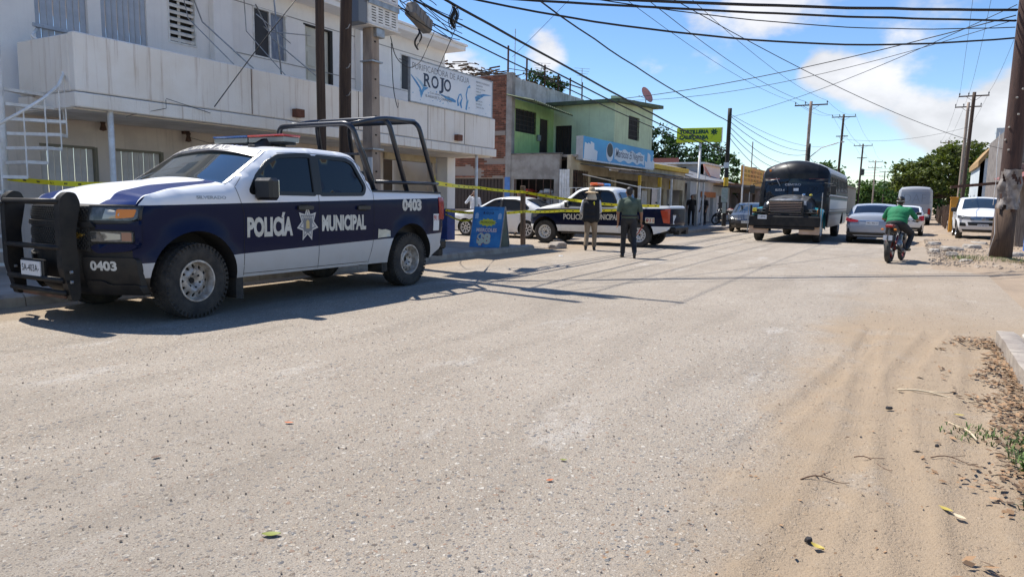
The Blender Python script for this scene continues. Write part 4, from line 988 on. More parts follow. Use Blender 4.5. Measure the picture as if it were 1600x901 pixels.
# ------------------------------------------------------------------ vehicles
def paint_nodes(name, fn_build, rough=.28, coat=.35, spec=.3):
    m = bpy.data.materials.new(name); m.use_nodes = True; t = m.node_tree; b = t.nodes['Principled BSDF']
    b.inputs['Roughness'].default_value = rough; b.inputs['Specular IOR Level'].default_value = spec; b.inputs['Coat Roughness'].default_value = .03
    L = t.links.new
    class K: pass
    k = K(); k.t = t
    def nn(ty, **kw):
        n = t.nodes.new(ty)
        for a, c in kw.items(): setattr(n, a, c)
        return n
    tcn = nn('ShaderNodeTexCoord'); sx = nn('ShaderNodeSeparateXYZ'); L(tcn.outputs['Object'], sx.inputs[0])
    k.x, k.y, k.z = sx.outputs[0], sx.outputs[1], sx.outputs[2]
    def mm(op, a, c=None, e=None):
        x = nn('ShaderNodeMath', operation=op)
        for i, v in enumerate((a, c, e)):
            if v is None: continue
            if isinstance(v, (int, float)): x.inputs[i].default_value = v
            else: L(v, x.inputs[i])
        return x.outputs[0]
    k.m = mm
    def mix(f, a, c):
        x = nn('ShaderNodeMix', data_type='RGBA')
        for s, v in ((0, f), (6, a), (7, c)):
            if isinstance(v, (int, float)): x.inputs[s].default_value = v
            elif isinstance(v, tuple): x.inputs[s].default_value = (*v, 1)
            else: L(v, x.inputs[s])
        return x.outputs[2]
    k.mix = mix
    n = nn('ShaderNodeTexNoise'); n.inputs['Scale'].default_value = 5; n.inputs['Detail'].default_value = 7; n.inputs['Roughness'].default_value = .65
    L(tcn.outputs['Object'], n.inputs['Vector'])
    col = fn_build(k)
    r1 = nn('ShaderNodeMapRange', interpolation_type='SMOOTHSTEP'); r1.inputs[1].default_value = .30; r1.inputs[2].default_value = .80; r1.inputs[3].default_value = .30; r1.inputs[4].default_value = .0; L(k.z, r1.inputs[0])
    r2 = nn('ShaderNodeMapRange', interpolation_type='SMOOTHSTEP'); r2.inputs[1].default_value = .36; r2.inputs[2].default_value = .7; r2.inputs[3].default_value = .25; r2.inputs[4].default_value = 1; L(n.outputs[0], r2.inputs[0])
    d = mm('MULTIPLY', r1.outputs[0], r2.outputs[0])
    L(mix(d, col, (.34, .27, .20)), b.inputs['Base Color'])
    L(mm('ADD', mm('MULTIPLY', d, .5), rough), b.inputs['Roughness']); L(mm('SUBTRACT', coat, mm('MULTIPLY', d, coat)), b.inputs['Coat Weight'])
    return m
NAVY = (.004, .008, .036); PWHITE = (.74, .75, .77)
m_pside = paint_nodes('police_side_paint', lambda k: k.mix(k.m('LESS_THAN', k.z, k.m('ADD', k.m('MULTIPLY', k.x, -.03), .715)), k.mix(k.m('MAXIMUM', k.m('MULTIPLY', k.m('GREATER_THAN', k.z, k.m('ADD', k.m('MULTIPLY', k.x, -.026), 1.295)), k.m('LESS_THAN', k.m('ADD', k.x, k.m('MULTIPLY', k.m('SUBTRACT', k.z, 1.3), .9)), 2.42)),
        0.0), NAVY, PWHITE), k.mix(k.m('MULTIPLY', k.m('GREATER_THAN', k.x, 2.3), k.m('LESS_THAN', k.z, .49)), (.50, .49, .475), (.009, .009, .010))), coat=.05, spec=.11)
m_phood = paint_nodes('police_hood_paint_sky_tint', lambda k: k.mix(k.m('MAXIMUM', k.m('LESS_THAN', k.m('ABSOLUTE', k.y), k.m('ADD', k.m('MULTIPLY', k.x, -.05), .66)), k.m('GREATER_THAN', k.m('ABSOLUTE', k.y), k.m('ADD', k.m('MULTIPLY', k.m('SUBTRACT', k.x, 1.45), .16), .77))), (.010, .026, .12), PWHITE), coat=.12, spec=.14)  # hood navy made bluer: sky reflection painted into the base colour
m_proof = paint_nodes('police_roof_paint', lambda k: PWHITE)
def solid_paint(name, c, **kw): return paint_nodes(name, lambda k: k.mix(0.0, c, c), **kw)
m_glass = mat('tinted_vehicle_glass', (.008, .011, .016), .03, spec=.45)
m_wind = mat('windscreen_glass', (.02, .03, .034), .02, spec=1.0, coat=1.0)
m_trim = mat('black_trim', (.012, .012, .012), .4)
m_bump = mat('black_bumper', (.009, .009, .010), .5, col2=(.024, .021, .018), vscale=5, spec=.3)
m_core = mat('dark_underbody', (.018, .016, .014), .9)
m_rim = mat('steel_rim', (.52, .49, .45), .45, .35, col2=(.32, .27, .22), vscale=14)
m_chrome = mat('bright_metal', (.75, .75, .76), .18, 1.0)
m_lens = mat('headlamp_lens', (.13, .13, .125), .15, .1, col2=(.05, .05, .045), vscale=14, coat=.35)
m_lens2 = mat('headlamp_reflector', (.42, .40, .34), .3, .4, coat=.3)
m_amber = mat('amber_lens', (.72, .22, .015), .25, coat=.2)
m_tail = mat('red_lens', (.30, .008, .007), .2, coat=.3)
m_plate = mat('number_plate_white', (.66, .67, .68), .4)
m_letter = mat('reflective_lettering', (.58, .57, .52), .45, col2=(.50, .48, .42), vscale=12)
m_ink = mat('black_ink', (.012, .012, .014), .5)

def rnd_open(pts, r, n=4):
    o = [pts[0]]
    for i in range(1, len(pts) - 1):
        a, b, c = Vector(pts[i - 1]), Vector(pts[i]), Vector(pts[i + 1]); d1, d2 = a - b, c - b
        q = min(r, d1.length * .45, d2.length * .45); p0 = b + d1.normalized() * q; p1 = b + d2.normalized() * q
        for j in range(n + 1):
            t = j / n; p = p0 * (1 - t) ** 2 + b * 2 * t * (1 - t) + p1 * t * t; o.append((p.x, p.y))
    o.append(pts[-1]); return o
class Shell:
    def __init__(s, root, W, segs, bottom, arches, sill, belt, tum=.16, rr=.07, plan=(1.2, .06, -1.2, .05), turn=.05, flare=.02, bow={}, round_r=.10, rfun=None, waist=0.0):
        s.root = root; s.W = W; s.segs = segs; s.arches = arches; s.sill = sill; s.belt = belt; s.tum = tum; s.r = rr; s.plan = plan; s.turn = turn; s.flare = flare; s.bow = bow; s.rfun = rfun; s.waist = waist
        pts = []; s.idx = {}
        full = [segs[0][1][0]]; marks = []
        for nm, pl in segs:
            for p in pl[1:]: full.append(p)
        sm = rnd_open(full, round_r)
        s.prof = resample(sm, .07, closed=False)
        # segment limits by nearest profile point to the segment ends
        P = np.array(s.prof); cur = 0
        for nm, pl in segs:
            e = np.argmin((P[cur:, 0] - pl[-1][0]) ** 2 + (P[cur:, 1] - pl[-1][1]) ** 2) + cur
            s.idx[nm] = (cur, int(e)); cur = int(e)
        s.A = P[:-1]; s.B = P[1:]; s.D = s.B - s.A; s.L2 = (s.D ** 2).sum(1) + 1e-12
        s.bottom = bottom
        s.poly = list(s.prof) + list(bottom)
        for (ax, az, ar) in arches: pass
    def edist(s, x, z):
        p = np.array((x, z)); t = np.clip(((p - s.A) * s.D).sum(1) / s.L2, 0, 1); q = s.A + s.D * t[:, None] - p
        return math.sqrt(float((q * q).sum(1).min()))
    def hw(s, x, z, e=None):
        w_ = s.W / 2; xf, cf, xr, cr = s.plan
        xF = max(p[0] for p in s.prof); xR = min(p[0] for p in s.prof)
        if x > xf: w_ -= cf * ((x - xf) / (xF - xf)) ** 2
        if x < xr: w_ -= cr * ((xr - x) / (xr - xR)) ** 2
        if z > s.belt: w_ -= s.tum * (z - s.belt)
        zm = (s.belt + s.sill) / 2
        w_ -= s.turn * max(0, (zm - z) / (zm - s.sill)) ** 2
        if s.waist: w_ -= s.waist * math.exp(-((z - (s.sill + .42 * (s.belt - s.sill))) / .10) ** 2)
        for (ax, az, ar) in s.arches:
            d = math.hypot(x - ax, z - az) - ar
            if d > -.02: w_ += s.flare * math.exp(-(max(0, d) / .07) ** 2)
        if e is None: e = s.edist(x, z)
        r = s.rfun(x, z) if s.rfun else s.r
        if e < r: w_ -= r * (1 - math.sqrt(max(0, 1 - (1 - e / r) ** 2)))
        return w_
    def side(s, sg, off=0.0): return lambda x, z: (x, sg * (s.hw(x, z) + off), z)
    def top_pt(s, i, t, bow, off=0.0):
        x, z = s.prof[i]; n = s.on(i); k = bow * (1 - t * t) + off
        if z < s.belt and abs(n.x) > .35: n = Vector((1 if n.x > 0 else -1, 0))
        return (x + n.x * k, s.hw(x, z, 0.0) * t, z + n.y * k)
    def on(s, i):
        """outward normal of the profile (the profile runs front-bottom, over the roof, to rear-bottom)"""
        a = Vector(s.prof[max(0, i - 1)]); b = Vector(s.prof[min(len(s.prof) - 1, i + 1)]); d = (b - a).normalized()
        return Vector((d.y, -d.x))
    def bowat(s, i):
        # blends the bow between neighbouring segments
        best = 0; tot = 0
        for nm, (a, b) in s.idx.items():
            c = max(1, (b - a)); u = (i - a) / c
            if -.0 <= u <= 1.0: best += s.bow.get(nm, .03); tot += 1
        return best / max(1, tot)
    def strip(s, name, m, n=16, trim=.004, parent=None, inset_t=1.0):
        a, b = s.idx[name]; vs = []; fs = []
        bows = []
        for i in range(a, b + 1):
            w0 = s.bowat(i); bows.append(w0)
        # smooth the bow along the strip
        for i in range(a, b + 1):
            lo = max(0, i - 3); hi = min(len(s.prof) - 1, i + 3); w0 = sum(s.bowat(j) for j in range(lo, hi + 1)) / (hi - lo + 1)
            for j in range(n + 1):
                t = -1 + 2 * j / n; t *= inset_t; vs.append(s.top_pt(i, t, w0))
        W = n + 1
        for i in range(b - a):
            for j in range(n): fs.append((i * W + j, i * W + j + 1, (i + 1) * W + j + 1, (i + 1) * W + j))
        o = mesh_obj(name, vs, fs, m, parent or s.root, smooth=True)
        return o
    def xfront(s, z, rear=False):
        best = None
        for i in range(len(s.prof) - 1):
            (x0, z0), (x1, z1) = s.prof[i], s.prof[i + 1]
            if (z0 - z) * (z1 - z) <= 0 and abs(z1 - z0) > 1e-6:
                x = x0 + (x1 - x0) * (z - z0) / (z1 - z0)
                if best is None or (x < best if rear else x > best): best = x
        if best is None: best = (min if rear else max)(p[0] for p in s.prof)
        return best
    def front(s, off=0.0, bow=None, rear=False):
        sg = -1 if rear else 1
        key = bow if bow is not None else (s.bow.get('tail', .05) if rear else s.bow.get('grille', .1))
        def f(y, z):
            x = s.xfront(z, rear); ye = s.hw(x, z, 0.0)
            return (x + sg * (key * (1 - min(1.1, (y / ye) ** 2)) + off), y, z)
        return f
    def arc_bottom(s):
        """closing line along the sill with the wheel arches cut out, from rear to front"""
        pts = []
        for (ax, az, ar) in sorted(s.arches):
            zz = s.sill; 
            a0 = math.pi - math.asin(max(-1, min(1, (zz - az) / ar))); a1 = math.asin(max(-1, min(1, (zz - az) / ar)))
            k = 22
            for j in range(k + 1):
                a = a0 + (a1 - a0) * j / k; pts.append((ax + ar * math.cos(a), az + ar * math.sin(a)))
        return pts
    def build_sides(s, groups, windows, classify, mats, sp=.085, window_mat=None, seams=(), inset_win=.012, wname='window', frames=True):
        """groups: names; classify(x, z) -> group name; windows: list of polygons"""
        poly = list(s.prof) + [p for p in s.bottom[0]] + s.arc_bottom() + [p for p in s.bottom[1]]
        vs, fs = fill2d(poly, windows, sp)
        made = {}
        for sg in (1, -1):
            P = [(x, sg * s.hw(x, z), z) for x, z in vs]
            for g in groups:
                sel = [f for f in fs if classify(sum(vs[i][0] for i in f) / 3, sum(vs[i][1] for i in f) / 3) == g]
                if not sel: continue
                used = sorted({i for f in sel for i in f}); mp_ = {q: i for i, q in enumerate(used)}
                V = [P[q] for q in used]; F = [tuple(mp_[i] for i in (f if sg < 0 else f[::-1])) for f in sel]
                o = mesh_obj(g, V, F, mats.get(g, mats['*']), s.root, smooth=True); made[(g, sg)] = o
            for wi, wp in enumerate(windows):
                mb = MB(); q = inset(wp, .004)
                fn = lambda x, z: (x, sg * (s.hw(x, z, .5) - inset_win), z)
                panel(mb, q, fn, None, (), .12, 0, flip=sg > 0)
                o = mb.build(wname, window_mat or m_glass, s.root, True); made[(wname, wi, sg)] = o
                if frames:
                    mb = MB(); panel(mb, inset(wp, -.028), lambda x, z: (x, sg * (s.hw(x, z, .5) + .004), z), lambda x, z: (x, sg * (s.hw(x, z, .5) - .03), z), [inset(wp, .022)], .1, 0, flip=sg > 0, grid=False)
                    mb.build('window_trim', m_trim, o)
            for sm in seams:
                mb = MB(); pl = resample(sm, .05, closed=False); k = len(pl); V = []
                for i, (x, z) in enumerate(pl):
                    a = Vector(pl[max(0, i - 1)]); b = Vector(pl[min(k - 1, i + 1)]); d = (b - a).normalized(); n_ = Vector((-d.y, d.x)) * .0035
                    for q in (1, -1): V.append((x + n_.x * q, sg * (s.hw(x, z) + .0018), z + n_.y * q))
                mb.add(V, [(2 * i, 2 * i + 1, 2 * i + 3, 2 * i + 2) for i in range(k - 1)])
                mb.build('door_seam', m_core, s.root)
        return made
    def underbody(s, zt, cut=.33, pad=.05):
        """dark core between the wheels plus the wheel arch liners"""
        mb = MB(); hwid = s.W / 2 - cut
        xs0 = min(p[0] for p in s.prof) + pad; xs1 = max(p[0] for p in s.prof) - pad - .02
        mb.bb((xs0, -hwid, s.sill + .02), (xs1, hwid, zt), bev=.03)
        ar = sorted(s.arches)
        lim = [xs0] + [q for (ax, az, r) in ar for q in (ax - r - .02, ax + r + .02)] + [xs1]
        for i in range(0, len(lim) - 1, 2):
            a, b = lim[i], lim[i + 1]
            if b - a > .1: mb.bb((a, -(s.W / 2 - .09), s.sill + .03), (b, s.W / 2 - .09, min(zt, s.belt - .1)))
        mb.build('underbody', m_core, s.root)
        for (ax, az, r) in s.arches:
            for sg in (1, -1):
                mb = MB(); k = 18; V = []
                for j in range(k + 1):
                    a = math.pi * (1.12 - 1.24 * j / k); x = ax + (r + .004) * math.cos(a); z = max(s.sill, az + (r + .004) * math.sin(a))
                    V += [(x, sg * (s.hw(x, z, .5) - .012), z), (x, sg * (s.W / 2 - cut - .02), z)]
                mb.add(V, [(2 * i, 2 * i + 1, 2 * i + 3, 2 * i + 2) for i in range(k)])
                mb.build('wheel_arch_liner', m_core, s.root)

def patch(root, name, m, poly, fn_out, sp=.06, rnd_=0.0, th=None, holes=(), flip=False, smooth=True, label=None):
    mb = MB(); pl = rounded(poly, rnd_) if rnd_ else poly
    panel(mb, pl, fn_out, th, holes, sp, 0, flip)
    return mb.build(name, m, root, smooth, label)

def wheel_master(Rt, wd, rr, style, rim_mat, lugs=False, seed=0):
    """wheel mesh set centred on the hub, outer face towards +y"""
    h = wd / 2
    prof = [(rr - .01, -h * .8), (rr + .01, -h * .92), (rr + (Rt - rr) * .5, -h), (Rt - .03, -h * .93), (Rt - .008, -h * .8), (Rt, -h * .45), (Rt + .001, 0), (Rt, h * .45), (Rt - .008, h * .8), (Rt - .03, h * .93), (rr + (Rt - rr) * .72, h * .985), (rr + (Rt - rr) * .70, h * .965), (rr + (Rt - rr) * .5, h), (rr + .012, h * .92), (rr - .01, h * .8)]
    ty = MB(); ty.lathe(prof, 48, 'Y')
    if lugs:
        nb = 46
        for k in range(nb):
            a = 2 * math.pi * k / nb
            for (yy, ww, ph) in ((h * .80, h * .42, 0), (h * .28, h * .4, .5), (-h * .28, h * .4, 0), (-h * .80, h * .42, .5)):
                b = a + ph * 2 * math.pi / nb
                rot = Matrix.Rotation(b, 3, 'Y') 
                c = rot @ Vector((0, 0, Rt - .001 - (.008 if abs(yy) > h * .5 else 0)))
                ty.box(c + Vector((0, yy, 0)), (2 * math.pi * Rt / nb * .72, ww, .012), rot)
            rot = Matrix.Rotation(a, 3, 'Y'); c = rot @ Vector((0, h * .955, Rt - .035)); ty.box(c, (.022, .014, .035), rot)
    rm = MB()
    rm.lathe([(rr + .006, h * .86), (rr + .004, h * .95), (rr - .012, h * .96), (rr - .022, h * .80), (rr - .03, h * .3), (rr - .035, -h * .8)], 40, 'Y')
    def dep(r): 
        if style == 'steel':
            q = r / (rr - .02)
            return h * (.28 + .34 * math.exp(-((q - .52) / .22) ** 2)) - (.025 if q < .22 else 0)
        return h * (.80 - .10 * (1 - r / rr))
    outer = [((rr - .02) * math.cos(2 * math.pi * k / 40), (rr - .02) * math.sin(2 * math.pi * k / 40)) for k in range(40)]
    holes = []
    if style == 'steel':
        nh = 12
        for k in range(nh):
            a = 2 * math.pi * (k + .5) / nh; cx, cy = rr * .70 * math.cos(a), rr * .70 * math.sin(a); q = []
            for j in range(10):
                t = 2 * math.pi * j / 10; u, v = rr * .115 * math.cos(t), rr * .082 * math.sin(t); q.append((cx + u * math.cos(a) - v * math.sin(a), cy + u * math.sin(a) + v * math.cos(a)))
            holes.append(q)
    else:
        ns = style
        for k in range(ns):
            a = 2 * math.pi * (k + .5) / ns; q = []
            w0, w1 = .62 * math.pi / ns, .66 * math.pi / ns
            for (r_, da) in ((.36, -w0), (.84, -w1), (.88, 0), (.84, w1), (.36, w0), (.32, 0)): q.append((rr * r_ * math.cos(a + da), rr * r_ * math.sin(a + da)))
            holes.append(q)
    panel(rm, outer, lambda u, v: (u, dep(math.hypot(u, v)), v), lambda u, v: (u, dep(math.hypot(u, v)) - .018, v), holes, rr * .16, flip=True)
    hub = MB(); hub.lathe([(0, dep(0) + .022), (rr * .13, dep(0) + .02), (rr * .17, dep(0) + .0)], 16, 'Y')
    if style == 'steel':
        for k in range(6):
            a = 2 * math.pi * k / 6; hub.lathe([(0, dep(.3 * rr) + .016), (.012, dep(.3 * rr) + .014), (.014, dep(.3 * rr) - .01)], 6, 'Y', (rr * .34 * math.cos(a), 0, rr * .34 * math.sin(a)))
    hub.lathe([(0, -h * .05), (rr * .9, -h * .05), (rr * .9, -h * .5), (0, -h * .5)], 24, 'Y')
    return ty, rm, hub, (m_rubber, rim_mat)
_wm = {}
def wheel(root, x, y, Rt, wd, rr, style, rim_mat=None, lugs=False, spin=0.0, steer=0.0):
    k = (Rt, wd, rr, style, (rim_mat or m_rim).name, lugs)
    if k not in _wm:
        ty, rm, hub, ms = wheel_master(Rt, wd, rr, style, rim_mat or m_rim, lugs)
        a = hub.build('wheel', m_core, None); auto_smooth(a); b = ty.build('tyre', ms[0], a); auto_smooth(b, 40); c = rm.build('rim', ms[1], a); auto_smooth(c, 30)
        _wm[k] = (a, b, c); first = True
    else: first = False
    a, b, c = _wm[k]
    if not first:
        a2 = a.copy(); COL.objects.link(a2); b2 = b.copy(); COL.objects.link(b2); b2.parent = a2; c2 = c.copy(); COL.objects.link(c2); c2.parent = a2; a = a2
    a.parent = root; a.location = (x, y, Rt); a.rotation_euler = (0, spin, (math.pi if y < 0 else 0) + steer)
    return a
def mirror(root, x, y, z, sg, m, sx=.16, sy=.26, sz=.22):
    mb = MB(); mb.box((0, sg * sy / 2, 0), (sx, sy, sz), None, 0, .035); mb.bar((.0, -sg * .14, -.10), (0, sg * .06, -.06), .06, .09, bev=.01)
    o = mb.build('mirror', m, root); auto_smooth(o, 50); o.location = (x, y, z)
    MB().box((-sx / 2 - .002, sg * sy / 2, .01), (.006, sy * .8, sz * .75), None, 0, .002).build('mirror_glass', m_chrome, o)
    return o
def plate_text(root, name, fn, u0, u1, v0, v1, txt, base=None, ink=None, flip=False):
    """number plate laid on a surface function fn(u, v, off)"""
    mb = MB(); P = [fn(u0, v0, 0), fn(u1, v0, 0), fn(u1, v1, 0), fn(u0, v1, 0)]
    Q = [fn(u0, v0, -.012), fn(u1, v0, -.012), fn(u1, v1, -.012), fn(u0, v1, -.012)]
    mb.add(P + Q, [(0, 1, 2, 3) if not flip else (3, 2, 1, 0), (0, 4, 5, 1), (1, 5, 6, 2), (2, 6, 7, 3), (3, 7, 4, 0)]); o = mb.build(name, base or m_plate, root)
    if txt:
        mb = MB(); w_ = u1 - u0; hh = v1 - v0
        add_text(mb, txt, lambda u, v: fn(u, v, .002), u0 + w_ * .06, u1 - w_ * .06, v0 + hh * .3, v0 + hh * .78, 0, .0, flip)
        mb.build('plate_characters', ink or m_ink, o)
    return o

# ---------------- the nearer police pickup
PT = empty('police_pickup', (-7.80, 6.85, 0), R(-90), 'nearer police pickup in navy and white numbered 0403 with black bull bar and roll cage', 'police pickup')
segs = [('bumper', [(2.42, .30), (2.49, .36), (2.53, .55), (2.54, .80)]), ('grille', [(2.54, .80), (2.53, 1.12), (2.50, 1.24)]), ('hood', [(2.50, 1.24), (2.42, 1.325), (2.1, 1.40), (1.7, 1.445), (1.40, 1.47)]),
        ('windshield', [(1.40, 1.47), (.74, 1.895)]), ('roof', [(.74, 1.895), (.5, 1.945), (0, 1.975), (-.55, 1.965), (-.76, 1.93)]), ('cab_back', [(-.76, 1.93), (-.86, 1.84), (-1.03, 1.52), (-1.045, 1.44)]),
        ('bed_rail', [(-1.045, 1.44), (-2.74, 1.45)]), ('tailgate', [(-2.74, 1.45), (-2.80, 1.40), (-2.82, .85), (-2.76, .62)])]
def rfun(x, z):
    if x < -1.0: return .03
    if x > 2.35: return .05
    return .085
S = Shell(PT, 2.06, segs, ([(-2.74, .60), (-2.70, .54)], [(2.37, .31)]), [(-1.88, .44, .53), (1.88, .43, .53)], .40, 1.30, .17, .085, (1.9, .05, -2.2, .03), .05, .028,
          {'bumper': .30, 'grille': .31, 'hood': .07, 'windshield': .10, 'roof': .045, 'cab_back': .03, 'bed_rail': 0, 'tailgate': .02, 'tail': .02}, .06, rfun, .012)
win = [rounded([(1.13, 1.39), (1.0, 1.585), (.82, 1.745), (.64, 1.835), (.24, 1.868), (.10, 1.868), (.10, 1.385)], [.05, .02, .03, .04, .02, .02, .02]),
       rounded([(-.01, 1.868), (-.55, 1.862), (-.68, 1.82), (-.885, 1.50), (-.83, 1.40), (-.01, 1.385)], [.02, .04, .05, .06, .05, .02])]
def seamx(z, top):
    if top == 'f': return 1.24 + (.10 * max(0, z - 1.15) / .35 if z > 1.15 else 0)
    if top == 'm': return .045
    if top == 'r': return -1.035 if z > .75 else -1.035 + .10 * (.75 - z) / .35
def cl(x, z):
    if x > seamx(z, 'f') and z < 1.5: return 'front_fender'
    if z > 1.47 and x > 1.5 - (z - 1.3) * 1.55 + .15: return 'cab_side'
    if x > seamx(z, 'm'): return 'front_door'
    if x > seamx(z, 'r') or z > 1.46: return 'rear_door'
    return 'bed_side'
mats_ = {'*': m_pside, 'cab_side': m_proof}
made = S.build_sides(['front_fender', 'cab_side', 'front_door', 'rear_door', 'bed_side'], win, cl, mats_, .075,
    seams=[[(seamx(.42, 'f'), .42), (seamx(.9, 'f'), .9), (seamx(1.15, 'f'), 1.15), (1.335, 1.45), (1.22, 1.56)], [(.045, .42), (.045, 1.88)], [(seamx(.42, 'r'), .42), (-1.035, .75), (-1.035, 1.44)], [(seamx(.42, 'f'), .44), (seamx(.42, 'r') + .02, .44)], [(-1.0, 1.44), (-.94, 1.5), (-.76, 1.83), (-.62, 1.90), (.1, 1.905), (.64, 1.875)]])
S.strip('bumper', m_bump); S.strip('grille', m_bump); S.strip('hood', m_phood, 24); wsh = S.strip('windshield', m_wind, 20); S.strip('roof', m_proof); S.strip('cab_back', m_proof); S.strip('tailgate', m_pside)
S.underbody(.95)
# painted cowl edges beside the windscreen
F = lambda off: S.front(off, .31)
FT = lambda off: (lambda y, z: F(off)(y, z))
# fender return between grille and hood (navy), headlamps, grilles
def fp(name, m, poly, off=.012, th=.03, r=0.0, parent=PT, sp=.06, holes=(), label=None): return patch(parent, name, m, poly, F(off), sp, r, F(off - th), holes, flip=True, label=label)
for sg in (1, -1):
    hl = fp('headlight', m_lens, [(sg * .55, 1.075), (sg * .55, 1.205), (sg * .985, 1.205), (sg * .985, 1.10), (sg * .93, 1.075)], .014, .04)
    fp('reflector', m_lens2, [(sg * .68, 1.09), (sg * .70, 1.19), (sg * .83, 1.17), (sg * .83, 1.10)], .018, .004, parent=hl)
    fp('turn_signal', m_amber, [(sg * .80, 1.095), (sg * .80, 1.19), (sg * .97, 1.19), (sg * .95, 1.11)], .019, .005, .02, parent=hl)
    fp('headlight_bezel', m_black, [(sg * .52, 1.05), (sg * .52, 1.225), (sg * 1.0, 1.225), (sg * 1.0, 1.09), (sg * .94, 1.05)], .008, .03)
    fl = fp('lower_headlight', m_lens, [(sg * .56, .86), (sg * .55, .965), (sg * .94, .965), (sg * .94, .86)], .014, .04, .02)
    fp('reflector', m_lens2, [(sg * .70, .875), (sg * .66, .955), (sg * .84, .94), (sg * .84, .885)], .018, .004, parent=fl)
    fp('marker_lens', mat('smoked_amber', (.28, .13, .08), .15, coat=1), [(sg * .85, .87), (sg * .85, .955), (sg * .93, .955), (sg * .93, .87)], .018, .004, parent=fl)
    fp('fender_corner', m_pside, [(sg * .60, .985), (sg * .60, 1.03), (sg * .90, 1.045), (sg * 1.0, 1.08), (sg * 1.0, .83), (sg * .955, .83), (sg * .955, .975)], .010, .03)
    fp('bumper_cap', m_pside, [(sg * .55, .80), (sg * .60, .835), (sg * .93, .845), (sg * .99, .82), (sg * .90, .765), (sg * .62, .74)], .02, .05, .03)
    fp('bumper_corner', m_bump, [(sg * .46, .33), (sg * .46, .70), (sg * .97, .70), (sg * .985, .33)], .03, .06, .05)
    fp('bumper_step', m_bump, [(sg * .50, .31), (sg * .50, .46), (sg * .66, .46), (sg * .72, .42), (sg * .99, .42), (sg * .985, .31)], .055, .08, .03)
    for k in range(2): MB().lathe([(0, 0), (.016, 0), (.016, .02), (0, .02)], 8, 'X', (2.93, sg * .53, .56 - .10 * k)).build('guard_bolt', m_steel, PT)
fp('upper_grille', m_black, [(-.52, 1.07), (-.52, 1.215), (.52, 1.215), (.52, 1.07)], .004, .03)
fp('lower_grille', m_black, [(-.54, .76), (-.54, 1.0), (.54, 1.0), (.54, .76)], .004, .03)
mb = MB()
for (z0, z1, n) in ((1.085, 1.205, 5), (.775, .985, 8)):
    for k in range(n):
        z = z0 + (z1 - z0) * (k + .5) / n
        for q in range(26):
            y = -.52 + .04 * (q + (.5 if k % 2 else 0)); a = F(.016)(y, z); b = F(.016)(y + .027, z); mb.bar(a, b, .010, .022, bev=.002)
mb.build('grille_mesh', m_trim, PT, kind='stuff')
cb = fp('grille_crossbar', m_bump, [(-.62, 1.005), (-.58, 1.058), (.58, 1.058), (.62, 1.005)], .035, .05, .01)
mb = MB(); add_text(mb, 'CHEVROLET', lambda u, v: F(.0365)(u, v), -.30, .30, 1.017, 1.045, 0, .01); mb.build('embossed_name', m_trim, cb)
em = fp('emblem', mat('gold_emblem', (.62, .38, .08), .25, .8), [(.33, .905), (.35, .935), (.385, .935), (.388, .95), (.44, .95), (.437, .935), (.49, .935), (.475, .905), (.44, .905), (.437, .89), (.385, .89), (.388, .905)], .03, .03)
mb = MB(); add_text(mb, '0403', lambda u, v: F(.0335)(u, v), .55, .80, .565, .665, 0, .045); mb.build('bumper_number', m_letter, PT)
# bull bar
BG = MB()
for sg in (1, -1):
    BG = MB()
    pl = [(2.90, .26), (2.88, .34), (2.90, .95), (2.86, 1.15), (2.84, 1.25), (2.88, 1.345), (2.96, 1.36), (3.03, 1.30), (3.05, 1.18), (3.05, .6), (2.97, .26)]
    BG.prism(rounded(pl, .03), lambda x, z, sg=sg: (x - .05, (sg * .52 - .08) - .046, z), lambda x, z, sg=sg: (x - .05, (sg * .52 - .08) + .046, z))
    o = BG.build('bull_bar_upright', m_bump, PT); fix_normals(o); auto_smooth(o, 40)
for (z, r_, x) in ((1.255, .032, 2.97), (.80, .028, 2.98), (.47, .03, 2.97), (.34, .028, 2.95)):
    MB().tube([(x, -.60, z), (x, .44, z)], r_, 10).build('bull_bar_rail', m_bump, PT, True)
for sg in (-1,):
    MB().tube([(2.98, sg * .60, 1.22), (2.95, sg * .78, 1.22), (2.80, sg * .95, 1.18), (2.70, sg * 1.0, .95), (2.74, sg * .95, .5)], .028, 8).build('bull_bar_wing', m_bump, PT, True)
MB().bb((2.83, -.40, .28), (2.95, .40, .33), bev=.01).build('skid_plate', m_rust, PT)
plate_text(PT, 'licence_plate', lambda u, v, off: (2.99 + off, u, v), -.32, .05, .49, .64, 'SA-403A-')
MB().bb((2.93, -.35, .47), (2.975, .08, .66), bev=.01).build('plate_holder', m_trim, PT)
# windscreen band and lettering (mirror writing), roof lettering
def wfn(off):
    a, b = S.idx['windshield']
    def f(u, v):      # u across, v along 0 (cowl) .. 1 (roof)
        q = a + (b - a) * v; i = int(min(b - 1, max(a, math.floor(q)))); t = q - i
        p0 = Vector(S.top_pt(i, u, .115, off)); p1 = Vector(S.top_pt(i + 1, u, .115, off)); return tuple(p0 * (1 - t) + p1 * t)
    return f
band = patch(PT, 'windscreen_band', mat('dark_band', (.03, .035, .07), .3), [(-.95, .73), (.95, .73), (.95, .90), (-.95, .90)], wfn(.016), .08, flip=True)
mb = MB(); add_text(mb, 'POLICIA MUNICIPAL', wfn(.020), .86, -.86, .755, .875, 0, .02, True); mb.build('windscreen_lettering', m_letter, PT, kind='stuff')
mb = MB()
def rfn(u, v):
    i0 = S.idx['roof'][0]; i = i0 + v; j = int(i); t = i - j
    p0 = Vector(S.top_pt(j, u, .08, .012)); p1 = Vector(S.top_pt(j + 1, u, .08, .012)); return tuple(p0 * (1 - t) + p1 * t)
add_text(mb, 'CULIACAN', rfn, -.5, .5, .1, 1.3, 0, .03); mb.build('roof_lettering', mat('blue_print', (.02, .06, .22), .4), PT)
